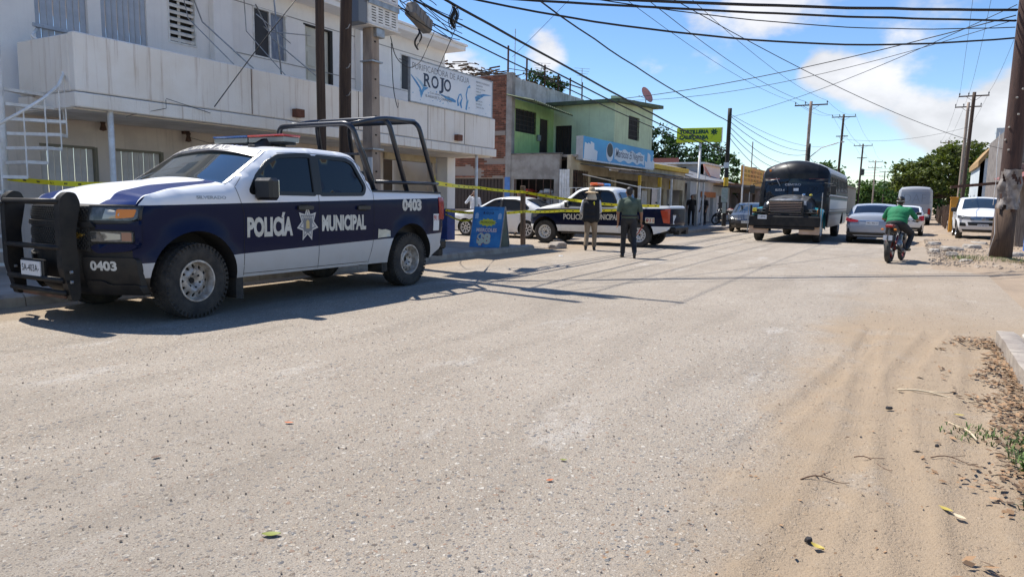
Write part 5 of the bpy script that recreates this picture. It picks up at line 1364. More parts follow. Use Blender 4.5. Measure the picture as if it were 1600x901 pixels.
for sg in (1, -1):
    patch(PT, 'pillar_paint', m_proof, [(sg * .955, 0.0), (sg * 1.0, .0), (sg * 1.0, 1.0), (sg * .955, 1.0)], wfn(.006), .1, flip=sg > 0)
MB().bar((1.42, -.7, 1.50), (1.33, -.1, 1.56), .012, .02).bar((1.42, .05, 1.515), (1.33, .62, 1.55), .012, .02).build('wiper', m_trim, PT)
for sg in (1, -1): patch(PT, 'pillar_trim', m_trim, [(.112, 1.375), (.112, 1.878), (-.022, 1.878), (-.022, 1.375)], lambda x, z, sg=sg: (x, sg * (S.hw(x, z, .5) + .006), z), .08, flip=sg > 0)
# mirrors, handles, badges, lettering on the flank
for sg in (1, -1):
    mirror(PT, 1.02, sg * 1.02, 1.43, sg, m_trim, .15, .30, .26)
    for hx in (.30, -.80):
        patch(PT, 'door_handle', m_black, [(hx - .13, 1.185), (hx - .13, 1.235), (hx + .13, 1.235), (hx + .13, 1.185)], S.side(sg, .035), .06, .025, S.side(sg, -.005), flip=sg > 0)
        patch(PT, 'handle_recess', m_core, [(hx - .08, 1.165), (hx - .08, 1.25), (hx + .08, 1.25), (hx + .08, 1.165)], S.side(sg, .002), .05, .04, flip=sg > 0)
    mb = MB(); fn = S.side(sg, .004)
    if sg > 0: add_text(mb, 'POLICÍA', fn, 1.20, .50, .86, 1.155, 0, .052, True); add_text(mb, 'MUNICIPAL', fn, .0, -.86, .90, 1.115, 0, .052, True)
    else: add_text(mb, 'POLICÍA', fn, -.86, .0, .88, 1.14, 0, .03); add_text(mb, 'MUNICIPAL', fn, .45, 1.2, .88, 1.1, 0, .03)
    mb.build('door_lettering', m_letter, PT, kind='stuff')
    mb = MB(); add_text(mb, '0403', fn, *((-1.68, -2.16) if sg > 0 else (-2.16, -1.68)), 1.16, 1.345, 0, .06, sg > 0); mb.build('bed_number', m_letter, PT)
    mb = MB(); add_text(mb, 'SILVERADO', fn, *((1.86, 1.48) if sg > 0 else (1.48, 1.86)), 1.305, 1.34, 0, .02, sg > 0); mb.build('fender_badge', m_steel, PT)
    cx, cz = .255, 1.005
    st = [(cx + (.235 if k % 2 == 0 else .135) * math.sin(2 * math.pi * k / 14) * .8, cz + (.235 if k % 2 == 0 else .135) * math.cos(2 * math.pi * k / 14)) for k in range(14)]
    badge = patch(PT, 'star_badge', mat('badge_silver', (.50, .50, .50), .4, .2), st, S.side(sg, .005), .05, flip=sg > 0)
    st2 = [(cx + (x - cx) * .8, cz + (z - cz) * .8) for x, z in st]; st3 = [(cx + (x - cx) * .68, cz + (z - cz) * .68) for x, z in st]
    patch(badge, 'badge_ring', mat('badge_grey', (.16, .17, .19), .5), st2, S.side(sg, .0062), .05, holes=[st3], flip=sg > 0)
    patch(badge, 'badge_shield', MATS['badge_grey'], [(cx - .075, cz - .08), (cx - .075, cz + .11), (cx + .075, cz + .11), (cx + .075, cz - .08), (cx, cz - .12)], S.side(sg, .0066), .05, flip=sg > 0)
    patch(badge, 'badge_crest', mat('crest_gold', (.5, .38, .16), .5), [(cx - .028, cz - .06), (cx - .028, cz + .03), (cx, cz + .055), (cx + .028, cz + .03), (cx + .028, cz - .06)], S.side(sg, .0074), .05, flip=sg > 0)
    mb = MB(); add_text(mb, 'POLICIA', S.side(sg, .0076), *((cx + .066, cx - .066) if sg > 0 else (cx - .066, cx + .066)), cz + .068, cz + .10, 0, .02, sg > 0); mb.build('badge_text', m_letter, badge)
    patch(PT, 'mud_flap', m_rubber, [(1.24, .14), (1.24, .52), (1.34, .52), (1.34, .16)], lambda x, z, sg=sg: (x, sg * .98, z), .1, 0, lambda x, z, sg=sg: (x, sg * .70, z), flip=sg > 0)
    patch(PT, 'mud_flap', m_rubber, [(-1.27, .25), (-1.27, .6), (-1.37, .56), (-1.40, .27)], lambda x, z, sg=sg: (x, sg * .97, z), .1, 0, lambda x, z, sg=sg: (x, sg * .7, z), flip=sg > 0)
    patch(PT, 'tail_light', m_tail, [(-2.66, 1.02), (-2.64, 1.38), (-2.81, 1.38), (-2.82, 1.02)], S.side(sg, .012), .06, .02, S.side(sg, -.03), flip=sg > 0)
    for (x0, z0, hh) in ((-1.84, .02, 0),): pass
patch(PT, 'peeled_sticker', mat('beige_sticker', (.50, .48, .38), .7, col2=(.62, .60, .5), vscale=9), [(-1.13, .77), (-1.13, .905), (-1.2, .89), (-1.29, .895), (-1.40, .87), (-1.40, .785)], S.side(1, .005), .05, flip=True)
stk = patch(PT, 'emergency_sticker', m_plate, [(-2.49, .84), (-2.49, 1.11), (-2.66, 1.11), (-2.66, .84)], S.side(1, .005), .05, flip=True)
mb = MB(); add_text(mb, '911', S.side(1, .007), -2.50, -2.65, 1.0, 1.09, 0, .03, True); mb.build('sticker_print', m_red, stk)
# bed: inner walls, floor, rail caps, rear bumper, tail
mb = MB(); mb.bb((-2.70, -.80, .78), (-1.06, .80, .82)); 
for sg in (1, -1): mb.bb((-2.72, sg * .80, .80), (-1.05, sg * .86, 1.42))
mb.bb((-1.10, -.85, .82), (-1.05, .85, 1.42)); mb.bb((-2.76, -.85, .82), (-2.71, .85, 1.42)); mb.build('bed_liner', m_bump, PT)
for sg in (1, -1): MB().bb((-2.74, sg * .84, 1.435), (-1.05, sg * 1.0, 1.462), bev=.01).build('bed_rail_cap', m_trim, PT)
MB().bb((-2.80, -.9, 1.43), (-2.70, .9, 1.46), bev=.01).build('tailgate_cap', m_trim, PT)
MB().bb((-2.98, -.95, .52), (-2.78, .95, .68), bev=.03).bb((-2.95, -.90, .40), (-2.80, -.5, .53), bev=.02).bb((-2.95, .5, .40), (-2.80, .90, .53), bev=.02).build('rear_bumper', m_bump, PT)
MB().tube([(-1.88, -.85, .41), (-1.88, .85, .41)], .06, 10).tube([(1.88, -.85, .41), (1.88, .85, .41)], .05, 10).lathe([(0, -.16), (.13, -.1), (.16, 0), (.13, .1), (0, .16)], 14, 'Y', (-1.88, 0, .41)).tube([(1.2, .4, .36), (-1.2, .4, .36), (-2.6, .55, .5)], .04, 8).build('axle', m_core, PT)
for sx, st in ((1.88, 0.06), (-1.88, 0)):
    for sg in (1, -1): wheel(PT, sx, sg * .895, .412, .27, .225, 'steel', m_rim, True, spin=.4 * sx, steer=st)
# roll cage
def arc_pts(pts, r=.16, n=5):
    o = [Vector(pts[0])]
    for i in range(1, len(pts) - 1):
        a, b, c = map(Vector, (pts[i - 1], pts[i], pts[i + 1])); d1, d2 = a - b, c - b; q = min(r, d1.length * .45, d2.length * .45); p0 = b + d1.normalized() * q; p1 = b + d2.normalized() * q
        for j in range(n + 1): t = j / n; o.append(p0 * (1 - t) ** 2 + b * 2 * t * (1 - t) + p1 * t * t)
    o.append(Vector(pts[-1])); return o
m_cage = mat('black_tube_paint', (.012, .015, .024), .32, coat=.3)
CT = [(-1.24, -.90, 2.40), (-2.02, -1.70, 2.55), (-2.80, -2.44, 2.58)]
for bx, tx, tz in CT:
    MB().tube(arc_pts([(bx, .86, 1.44), (tx, .74, tz), (tx, -.74, tz), (bx, -.86, 1.44)]), .038, 10).build('cage_hoop', m_cage, PT, True)
for sg in (1, -1):
    MB().tube(arc_pts([(-.92, sg * .70, 2.385), (-1.62, sg * .70, 2.55), (-2.40, sg * .70, 2.575)], .2), .036, 10).build('cage_top_rail', m_cage, PT, True)
    MB().tube([(-1.28, sg * .86, 1.585), (-2.83, sg * .86, 1.60)], .026, 8).build('cage_side_rail', m_cage, PT, True)
MB().tube([(-1.10, .80, 1.98), (-1.10, -.80, 1.98)], .018, 8).build('cage_cross_rail', m_cage, PT, True)
MB().tube(arc_pts([(-2.78, -.60, 1.46), (-2.95, -.60, 1.6), (-2.72, -.66, 2.2), (-2.55, -.66, 2.3)]), .02, 8).build('cage_grab_handle', m_cage, PT, True)
MB().bb((-1.5, -.5, 1.42), (-1.2, .45, 1.75), bev=.02).build('bed_toolbox', m_trim, PT)
# light bar and antenna
LB = MB().bb((.02, -.62, 2.02), (.28, .62, 2.05), bev=.01).bb((.1, -.5, 1.96), (.2, -.4, 2.03)).bb((.1, .4, 1.96), (.2, .5, 2.03)).build('light_bar', m_trim, PT)
for (a, b, m, nm) in ((-.70, -.24, mat('blue_beacon', (.015, .07, .22), .2, coat=.4), 'blue_lens'), (-.23, .23, mat('clear_beacon', (.22, .23, .215), .2, coat=.3), 'clear_lens'), (.24, .70, mat('red_beacon', (.36, .035, .018), .2, coat=.4), 'red_lens')):
    pass
for (y0, y1, m, nm) in ((-.70, -.02, MATS['blue_beacon'], 'blue_lens'), (-.01, .68, MATS['red_beacon'], 'red_lens')):
    MB().bb((.0, y0, 2.12), (.30, y1, 2.145), bev=.01).build(nm, m, LB); MB().bb((.015, y0 + .01, 2.05), (.285, y1 - .01, 2.118), bev=.01).build('clear_lens', MATS['clear_beacon'], LB)
MB().bb((.06, -.2, 2.052), (.24, .2, 2.10)).build('siren_speaker', m_trim, LB)
mb = MB(); mb.add([(.62, .42, 1.975), (.30, .46, 1.985), (.30, .38, 1.985), (.34, .42, 2.09), (.42, .42, 2.08)], [(0, 1, 3, 4), (0, 4, 3, 2), (1, 2, 3), (0, 2, 1)]); mb.bb((.28, .35, 1.965), (.6, .49, 1.99), bev=.01); mb.build('shark_fin_antenna', m_trim, PT)
# ------------------------------------------------------------------ other vehicles
m_wpaint = solid_paint('white_car_paint', (.66, .66, .65)); m_silver = solid_paint('silver_car_paint', (.30, .33, .38), rough=.25); m_dgrey = solid_paint('dark_grey_car_paint', (.045, .05, .058))
m_alloy = mat('alloy_rim', (.50, .50, .51), .3, .8)
def pillars(S, root, m, seg, bow, t0=.90):
    a, b = S.idx[seg]
    def f(u, v):
        q = a + (b - a) * v; i = int(min(b - 1, max(a, math.floor(q)))); t = q - i
        p0 = Vector(S.top_pt(i, u, bow, .006)); p1 = Vector(S.top_pt(i + 1, u, bow, .006)); return tuple(p0 * (1 - t) + p1 * t)
    for sg in (1, -1): patch(root, 'pillar', m, [(sg * t0, 0), (sg, 0), (sg, 1), (sg * t0, 1)], f, .1, flip=sg > 0)
def sedan(loc, rz, label, paint, sx=1.0, sy=1.76, sz=1.0, front=None, rear=None, group=None, rims=7, plate=None, tail_shape=0):
    root = empty('sedan', loc, rz, label, 'car', group)
    q = lambda pts: [(x * sx, z * sz) for x, z in pts]
    segs = [('front_bumper', q([(2.10, .22), (2.22, .30), (2.27, .5), (2.25, .62)])), ('nose', q([(2.25, .62), (2.16, .73)])), ('hood', q([(2.16, .73), (1.9, .83), (1.5, .90), (1.05, .96)])), ('windshield', q([(1.05, .96), (.25, 1.37)])),
            ('roof', q([(.25, 1.37), (0, 1.43), (-.35, 1.46), (-.8, 1.445), (-1.08, 1.38)])), ('rear_window', q([(-1.08, 1.38), (-1.74, 1.08)])), ('trunk_lid', q([(-1.74, 1.08), (-2.02, 1.065), (-2.18, 1.03)])), ('tail', q([(-2.18, 1.03), (-2.27, .75), (-2.27, .5)])), ('rear_bumper', q([(-2.27, .5), (-2.19, .28)]))]
    S = Shell(root, sy, segs, (q([(-2.1, .24)]), q([(1.95, .20)])), [(-1.27 * sx, .31 * sz, .355 * sz), (1.33 * sx, .31 * sz, .355 * sz)], .21 * sz, .92 * sz, .30, .09, (1.3 * sx, .10, -1.2 * sx, .09), .06, .02,
              {'front_bumper': .16, 'nose': .16, 'hood': .06, 'windshield': .09, 'roof': .04, 'rear_window': .07, 'trunk_lid': .05, 'tail': .09, 'rear_bumper': .09, 'grille': .16}, .10 * sx, None, .02)
    win = [rounded(q([(.80, .965), (.12, 1.335), (-.15, 1.375), (-.15, .985)]), [.03, .06, .02, .02]), rounded(q([(-.22, .985), (-.22, 1.375), (-.74, 1.365), (-1.04, 1.30), (-1.34, 1.09), (-1.24, 1.0)]), [.02, .02, .05, .05, .04, .04])]
    def cl(x, z):
        if x > .98 * sx and z < 1.0 * sz: return 'front_fender'
        if x < -1.02 * sx and (z < 1.05 * sz or x < -1.4 * sx): return 'rear_fender'
        if z > 1.0 * sz and (x > .2 * sx or z > 1.39 * sz or x < -1.05 * sx): return 'cab_side'
        return 'front_door' if x > -.185 * sx else 'rear_door'
    S.build_sides(['front_fender', 'cab_side', 'front_door', 'rear_door', 'rear_fender'], win, cl, {'*': paint}, .10, seams=[q([(.98, .26), (.98, .96)]), q([(-.185, .26), (-.185, 1.4)]), q([(-1.0, .62), (-1.03, 1.0)])])
    for nm in ('front_bumper', 'nose', 'hood', 'roof', 'trunk_lid', 'tail', 'rear_bumper'): S.strip(nm, paint, 14)
    S.strip('windshield', m_wind, 14); S.strip('rear_window', m_glass, 14)
    pillars(S, root, paint, 'windshield', .09); pillars(S, root, paint, 'rear_window', .07)
    S.underbody(.55 * sz, .28)
    for sg in (1, -1):
        mirror(root, .72 * sx, sg * (sy / 2 - .03), 1.0 * sz, sg, paint, .12, .18, .13)
        for hx in (-.02, -.98):
            patch(root, 'door_handle', paint, q([(hx - .09, .84), (hx - .09, .87), (hx + .09, .87), (hx + .09, .84)]), S.side(sg, .03), .05, .012, S.side(sg, 0), flip=sg > 0)
        for ax in (1.33, -1.27): wheel(root, ax * sx, sg * (sy / 2 - .12), .315 * sz, .205, .215 * sz, rims, m_alloy)
    f = S.front(0); fr = lambda o: S.front(o, .16); rr = lambda o: S.front(o, .09, True)
    hw = sy / 2
    # front end
    for sg in (1, -1):
        patch(root, 'headlight', m_lens, [(sg * hw * .56, .63 * sz), (sg * hw * .60, .70 * sz), (sg * hw * .93, .74 * sz), (sg * hw * .95, .66 * sz)], fr(.012), .05, .02, fr(-.03), flip=sg * 1 > 0)
        patch(root, 'fog_light', m_black, [(sg * hw * .62, .36 * sz), (sg * hw * .62, .46 * sz), (sg * hw * .85, .47 * sz), (sg * hw * .85, .36 * sz)], fr(.006), .05, .02, flip=sg > 0)
    patch(root, 'grille', m_trim, [(-hw * .5, .60 * sz), (-hw * .55, .69 * sz), (hw * .55, .69 * sz), (hw * .5, .60 * sz)], fr(.006), .06, .02, fr(-.02), flip=False)
    patch(root, 'lower_grille', m_trim, [(-hw * .5, .30 * sz), (-hw * .55, .44 * sz), (hw * .55, .44 * sz), (hw * .5, .30 * sz)], fr(.006), .06, .02, fr(-.02))
    patch(root, 'grille_bar', m_chrome, [(-hw * .5, .64 * sz), (-hw * .5, .655 * sz), (hw * .5, .655 * sz), (hw * .5, .64 * sz)], fr(.014), .06, 0, fr(0))
    # rear end
    for sg in (1, -1):
        tl = [(sg * hw * .52, .80 * sz), (sg * hw * .50, .86 * sz), (sg * hw * .96, .96 * sz), (sg * hw * .985, .84 * sz), (sg * hw * .8, .79 * sz)] if not tail_shape else [(sg * hw * .70, .74 * sz), (sg * hw * .72, .98 * sz), (sg * hw * .96, 1.0 * sz), (sg * hw * .97, .76 * sz)]
        patch(root, 'tail_light', m_tail, tl, rr(.014), .05, .02, rr(-.03), flip=sg < 0 or True)
    patch(root, 'trunk_trim', m_chrome, [(-hw * .5, .845 * sz), (-hw * .5, .862 * sz), (hw * .5, .862 * sz), (hw * .5, .845 * sz)], rr(.012), .06, 0, rr(0), flip=True)
    patch(root, 'bumper_insert', m_trim, [(-hw * .9, .24 * sz), (-hw * .93, .42 * sz), (hw * .93, .42 * sz), (hw * .9, .24 * sz)], rr(.014), .06, .03, rr(-.02), flip=True)
    patch(root, 'reflector', m_chrome, [(-hw * .55, .26 * sz), (-hw * .55, .29 * sz), (hw * .55, .29 * sz), (hw * .55, .26 * sz)], rr(.02), .06, 0, flip=True)
    if plate:
        P = MB(); 
        if plate[0] == 'r': fnp = lambda u, v, o: (min(rr(0)(.25, .73 * sz)[0], rr(0)(0, .8 * sz)[0]) - .02 - o, -u, v); plate_text(root, 'licence_plate', fnp, -.21, .21, .70 * sz, .83 * sz, plate[1], flip=False)
        else: fnp = lambda u, v, o: (fr(0)(0, .5 * sz)[0] + .02 + o, u, v); plate_text(root, 'licence_plate', fnp, -.21, .21, .47 * sz, .59 * sz, plate[1])
    return root, S
sedan((-13.32, 23.1, 0), R(180), 'white sedan parked side-on in front of the green house behind the caution tape', m_wpaint, 1.0, 1.76, 1.0, rims=8)
sv, svS = sedan((-1.32, 31.35, 0), R(90), 'silver sedan seen from behind between the dark bus and the motorcycle rider', m_silver, 1.03, 1.82, .99, plate=('r', 'VKL-402-C'), rims=10)
sedan((-.42, 40.9, 0), R(90), 'white sedan driving away ahead of the motorcycle rider', m_wpaint, 1.0, 1.72, .97, plate=('r', 'VMB-11'), rims=8, tail_shape=1)
sedan((-7.25, 37.6, 0), R(-90 + 5), 'dark grey sedan parked at the kerb left of the dark bus', m_dgrey, 1.0, 1.78, .98, plate=('f', 'VLG-55'), rims=8)
sedan((.55, 150, 0), R(-90), 'white car far away at the end of the street', m_wpaint, 1.0, 1.75, 1.0, rims=8)
sedan((-4.4, 84, 0), R(90), 'pale car far ahead on the left lane beyond the bus', m_silver, 1.0, 1.75, 1.0, rims=8)
sedan((-2.6, 66, 0), R(90), 'white sedan far ahead left of the grey coach', m_wpaint, 1.0, 1.75, 1.0, rims=8)

# ---------------- mid-size pickups: the second police pickup and the white one on the right
def pickup(root, paints, W, sx, sz, name_txt=None):
    q = lambda pts: [(x * sx, z * sz) for x, z in pts]
    segs = [('bumper', q([(2.42, .34), (2.52, .42), (2.58, .60), (2.58, .74)])), ('grille', q([(2.58, .74), (2.55, 1.0), (2.48, 1.08)])), ('hood', q([(2.48, 1.08), (2.3, 1.18), (1.9, 1.27), (1.32, 1.36)])), ('windshield', q([(1.32, 1.36), (.60, 1.86)])),
            ('roof', q([(.60, 1.86), (.35, 1.92), (-.1, 1.945), (-.6, 1.93), (-.82, 1.89)])), ('cab_back', q([(-.82, 1.89), (-.92, 1.78), (-1.12, 1.45), (-1.14, 1.36)])), ('bed_rail', q([(-1.14, 1.36), (-2.95, 1.37)])), ('tailgate', q([(-2.95, 1.37), (-3.0, 1.32), (-3.02, .78), (-2.97, .62)]))]
    S = Shell(root, W, segs, (q([(-2.95, .60), (-2.9, .56)]), q([(2.36, .34)])), [(-1.88 * sx, .43 * sz, .50 * sz), (1.88 * sx, .43 * sz, .50 * sz)], .44 * sz, 1.24 * sz, .22, .08, (1.6 * sx, .10, -2.4 * sx, .03), .05, .035,
              {'bumper': .22, 'grille': .22, 'hood': .08, 'windshield': .09, 'roof': .045, 'cab_back': .03, 'bed_rail': 0, 'tailgate': .02, 'tail': .02}, .08, (lambda x, z: .03 if x < -1.1 * sx else .08), .012)
    win = [rounded(q([(1.02, 1.33), (.80, 1.54), (.52, 1.76), (.30, 1.835), (.02, 1.845), (.02, 1.31)]), [.05, .03, .04, .03, .02, .02]), rounded(q([(-.08, 1.84), (-.62, 1.83), (-.80, 1.76), (-.98, 1.45), (-.9, 1.32), (-.08, 1.31)]), [.02, .05, .05, .05, .05, .02])]
    def cl(x, z):
        x /= sx; z /= sz
        if x > 1.22 and z < 1.36: return 'front_fender'
        if z > 1.36 and (x > .95 or z > 1.86): return 'cab_side'
        return 'front_door' if x > -.03 else ('rear_door' if x > -1.13 else 'bed_side')
    S.build_sides(['front_fender', 'cab_side', 'front_door', 'rear_door', 'bed_side'], win, cl, {'*': paints[0]}, .085, seams=[q([(1.2, .48), (1.2, 1.3)]), q([(-.03, .48), (-.03, 1.85)]), q([(-1.13, .48), (-1.13, 1.36)])])
    S.strip('bumper', paints[2]); S.strip('grille', paints[0]); S.strip('hood', paints[1], 20); S.strip('windshield', m_wind); S.strip('roof', paints[3]); S.strip('cab_back', paints[3]); S.strip('tailgate', paints[4])
    pillars(S, root, paints[3], 'windshield', .09)
    patch(root, 'back_window', m_glass, q([(-W * .36 / sx, 1.46), (-W * .34 / sx, 1.80), (W * .34 / sx, 1.80), (W * .36 / sx, 1.46)]), lambda y, z: (S.xfront(z, True) if z > 1.40 * sz else -1.12 * sx, y, z) if False else (-1.12 * sx + (z / sz - 1.45) * .58 * sx - .05, y, z), .1, flip=True)
    S.underbody(.9 * sz, .30)
    for sg in (1, -1):
        mirror(root, .92 * sx, sg * (W / 2 - .02), 1.36 * sz, sg, m_trim, .12, .22, .20)
        for hx in (.12, -.92): patch(root, 'door_handle', m_black, q([(hx - .1, 1.16), (hx - .1, 1.20), (hx + .1, 1.20), (hx + .1, 1.16)]), S.side(sg, .03), .06, .02, S.side(sg, 0), flip=sg > 0)
    mb = MB(); mb.bb((-2.90 * sx, -W * .39, .72 * sz), (-1.16 * sx, W * .39, .76 * sz))
    for sg in (1, -1): mb.bb((-2.92 * sx, sg * W * .40, .75 * sz), (-1.15 * sx, sg * W * .43, 1.345 * sz))
    mb.bb((-1.2 * sx, -W * .42, .76 * sz), (-1.15 * sx, W * .42, 1.34 * sz)); mb.bb((-2.98 * sx, -W * .42, .76 * sz), (-2.92 * sx, W * .42, 1.34 * sz)); mb.build('bed_liner', m_bump, root)
    return S, q
NP = empty('police_pickup', (-8.86, 21.42, 0), R(182), 'farther police pickup side-on across the side street behind the two standing officers', 'police pickup')
m_p2 = paint_nodes('second_police_paint', lambda k: k.mix(k.m('MAXIMUM', k.m('GREATER_THAN', k.z, k.m('ADD', k.m('MULTIPLY', k.x, -.02), 1.135)), k.m('LESS_THAN', k.z, k.m('ADD', k.m('MULTIPLY', k.x, -.012), .62))), (.004, .007, .026), (.72, .72, .70)), coat=.06, spec=.12)
m_p2w = paint_nodes('second_police_white', lambda k: k.mix(0.0, (.66, .66, .65), (.66, .66, .65)))
S2, q2 = pickup(NP, (m_p2, m_p2w, m_bump, m_p2w, m_p2), 1.84, .838, .925)
for sg in (1, -1):
    fn = S2.side(sg, .005); mb = MB()
    if sg > 0: add_text(mb, 'POLICÍA', fn, .92, .18, .78, 1.0, 0, .03, True); add_text(mb, 'MUNICIPAL', fn, -.12, -.92, .80, .98, 0, .03, True)
    else: add_text(mb, 'POLICÍA', fn, -.9, -.2, .78, 1.0, 0, .03); add_text(mb, 'MUNICIPAL', fn, .1, .92, .80, .98, 0, .03)
    mb.build('door_lettering', m_letter, NP, kind='stuff')
    st = [(.03 + (.20 if k % 2 == 0 else .11) * math.sin(2 * math.pi * k / 14) * .8, .88 + (.20 if k % 2 == 0 else .11) * math.cos(2 * math.pi * k / 14)) for k in range(14)]
    patch(NP, 'star_badge', MATS['badge_silver'], st, S2.side(sg, .006), .06, flip=sg > 0)
    patch(NP, 'tail_light', mat('orange_red_lens', (.42, .045, .015), .2, coat=.3), q2([(-2.66, 1.22), (-3.0, 1.27), (-3.0, .80), (-2.78, .82)]), S2.side(sg, .012), .05, .02, S2.side(sg, -.03), flip=sg > 0)
    patch(NP, 'headlight', m_lens, q2([(2.05, 1.08), (2.1, 1.16), (2.42, 1.02), (2.46, .88), (2.3, .9)]), S2.side(sg, .010), .05, .02, S2.side(sg, -.03), flip=sg > 0)
    patch(NP, 'side_step', m_trim, q2([(1.2, .36), (1.2, .42), (-1.2, .42), (-1.2, .36)]), S2.side(sg, .02), .1, .02, lambda x, z, sg=sg: (x, sg * .6, z), flip=sg > 0)
    for ax in (1.88, -1.88): wheel(NP, ax * .838, sg * .795, .37, .23, .215, 'steel', mat('white_steel_rim', (.58, .57, .55), .45), False, spin=ax)
stk = patch(NP, 'flank_sticker', mat('pale_sticker', (.60, .55, .42), .5), q2([(-2.12, .80), (-2.12, .98), (-2.45, .98), (-2.45, .80)]), S2.side(1, .006), .06, flip=True)
mb = MB(); add_text(mb, '911', S2.side(1, .009), *[v * .838 for v in (-2.15, -2.42)], .83 * .925, .95 * .925, 0, .02, True); mb.build('sticker_print', m_red, stk)
patch(NP, 'grille', m_trim, [(-.6, .72), (-.62, .95), (.62, .95), (.6, .72)], S2.front(.008, .22), .08, .03, S2.front(-.02, .22))
MB().bb((-2.68, -.8, .48), (-2.50, .8, .64), bev=.03).bb((-2.72, -.55, .40), (-2.55, -.3, .52)).bb((-2.72, .3, .40), (-2.55, .55, .52)).build('rear_bumper', m_bump, NP)
mb = MB(); add_text(mb, '0398', lambda y, z: (-2.55, -y, z), -.62, -.1, .98, 1.14, 0, .03); mb.build('tailgate_number', m_ink, NP)
mb = MB(); mb.box((-2.535, .45, .86), (.012, .30, .28)); mb.build('tailgate_sticker', m_plate, NP)
MB().box((-2.54, -.1, .98), (.02, .30, .09), None, 0, .01).build('tailgate_handle', m_trim, NP)
LB2 = MB().bb((-.1, -.55, 1.83), (.18, .55, 1.86), bev=.01).build('light_bar', m_trim, NP)
MB().bb((-.1, -.62, 1.862), (.18, -.05, 1.95), bev=.03).build('blue_lens', mat('bright_blue_beacon', (.02, .25, .72), .12, coat=1), LB2)  # stronger blue lens colour than on the nearer pickup
MB().bb((-.1, .05, 1.862), (.18, .62, 1.95), bev=.03).build('red_lens', mat('orange_beacon', (.75, .13, .02), .12, coat=1), LB2); MB().bb((-.08, -.04, 1.862), (.16, .04, 1.94)).build('clear_lens', MATS['clear_beacon'], LB2)
MB().tube([(-1.575, -.75, .37), (-1.575, .75, .37)], .055, 8).tube([(1.575, -.75, .37), (1.575, .75, .37)], .045, 8).build('axle', m_core, NP)

HX = empty('white_pickup', (2.55, 38.1, .02), R(-90), 'white pickup truck parked nose-on on the dirt shoulder behind the brown pole', 'pickup truck')
m_hw = paint_nodes('white_pickup_paint', lambda k: k.mix(0.0, (.70, .70, .69), (.7, .7, .7)), rough=.25)
S3, q3 = pickup(HX, (m_hw, m_hw, m_hw, m_hw, m_hw), 1.88, .82, .935)
f3 = lambda o: S3.front(o, .22)
for sg in (1, -1):
    for ax in (1.88, -1.88): wheel(HX, ax * .82, sg * .81, .385, .24, .22, 6, m_alloy)
    patch(HX, 'headlight', m_lens, [(sg * .46, .90), (sg * .46, .99), (sg * .92, 1.05), (sg * .93, .92), (sg * .75, .89)], f3(.012), .05, .03, f3(-.03), flip=True)
    patch(HX, 'fog_light', m_trim, [(sg * .60, .58), (sg * .63, .72), (sg * .84, .74), (sg * .84, .58)], f3(.008), .05, .03, f3(-.03), flip=True)
patch(HX, 'grille', m_trim, [(-.46, .84), (-.50, 1.0), (.50, 1.0), (.46, .84)], f3(.010), .05, .02, f3(-.03), flip=True)
for z in (.875, .925, .97): patch(HX, 'grille_bar', m_chrome, [(-.46, z - .008), (-.46, z + .008), (.46, z + .008), (.46, z - .008)], f3(.024), .06, 0, f3(.0), flip=True)
em = MB(); 
for (a, b) in ((.075, .05), (.03, .05)): em.tube([(f3(.032)(0, .925)[0], a * math.cos(2 * math.pi * k / 16), .925 + b * math.sin(2 * math.pi * k / 16)) for k in range(17)], .007, 5)
em.build('emblem', m_chrome, HX)
patch(HX, 'lower_grille', m_trim, [(-.52, .62), (-.56, .76), (.56, .76), (.52, .62)], f3(.010), .05, .02, f3(-.03), flip=True)
patch(HX, 'skid_plate', m_trim, [(-.7, .35), (-.75, .45), (.75, .45), (.7, .35)], f3(.012), .05, .02, f3(-.03), flip=True)
plate_text(HX, 'licence_plate', lambda u, v, o: (f3(0)(0, .6)[0] + .02 + o, u, v), -.20, .20, .56, .68, 'TX-48-901')

# ---------------- the dark old school bus
BU = empty('school_bus', (-4.12, 32.4, 0), R(-90), 'old dark school bus with teal fenders and big black front bumper coming down the street', 'bus')
BU.scale = (1.05, 1.05, 1.05)
m_busb = paint_nodes('bus_body_paint', lambda k: k.mix(k.m('GREATER_THAN', k.x, 2.62), k.mix(k.m('GREATER_THAN', k.z, 2.46), k.mix(k.m('GREATER_THAN', k.z, 1.80), k.mix(k.m('MULTIPLY', k.m('GREATER_THAN', k.z, 1.10), k.m('LESS_THAN', k.z, 1.52)), k.mix(k.m('LESS_THAN', k.z, .95), (.08, .16, .155), (.42, .46, .42)), (.72, .72, .66)), (.05, .052, .053)), (.44, .44, .43)), (.010, .010, .011)), rough=.4, coat=.08, spec=.2)
m_teal = solid_paint('teal_fender_paint', (.03, .19, .22)); m_busw = mat('bus_roof_white', (.52, .52, .50), .6, col2=(.40, .40, .39), vscale=2); m_busk = mat('bus_black_paint', (.010, .010, .011), .4, col2=(.02, .02, .02), vscale=5, spec=.3)
segs = [('front_wall', [(3.10, .55), (3.12, 1.40)]), ('windshield', [(3.12, 1.40), (2.98, 2.22)]), ('front_dome', [(2.98, 2.22), (2.92, 2.55), (2.66, 2.80)]), ('roof', [(2.66, 2.80), (2.0, 2.83), (-4.8, 2.83)]), ('rear_wall', [(-4.8, 2.83), (-5.0, 2.6), (-5.05, .6)])]
SB = Shell(BU, 2.42, segs, ([(-5.0, .55)], [(2.8, .5)]), [(-2.6, .48, .56)], .52, 1.75, .05, .42, (2.9, .05, -4.8, .04), .03, .01, {'front_wall': .10, 'windshield': .16, 'front_dome': .22, 'roof': .10, 'rear_wall': .04, 'tail': .04}, .12, lambda x, z: .40 if z > 2.2 else .07)
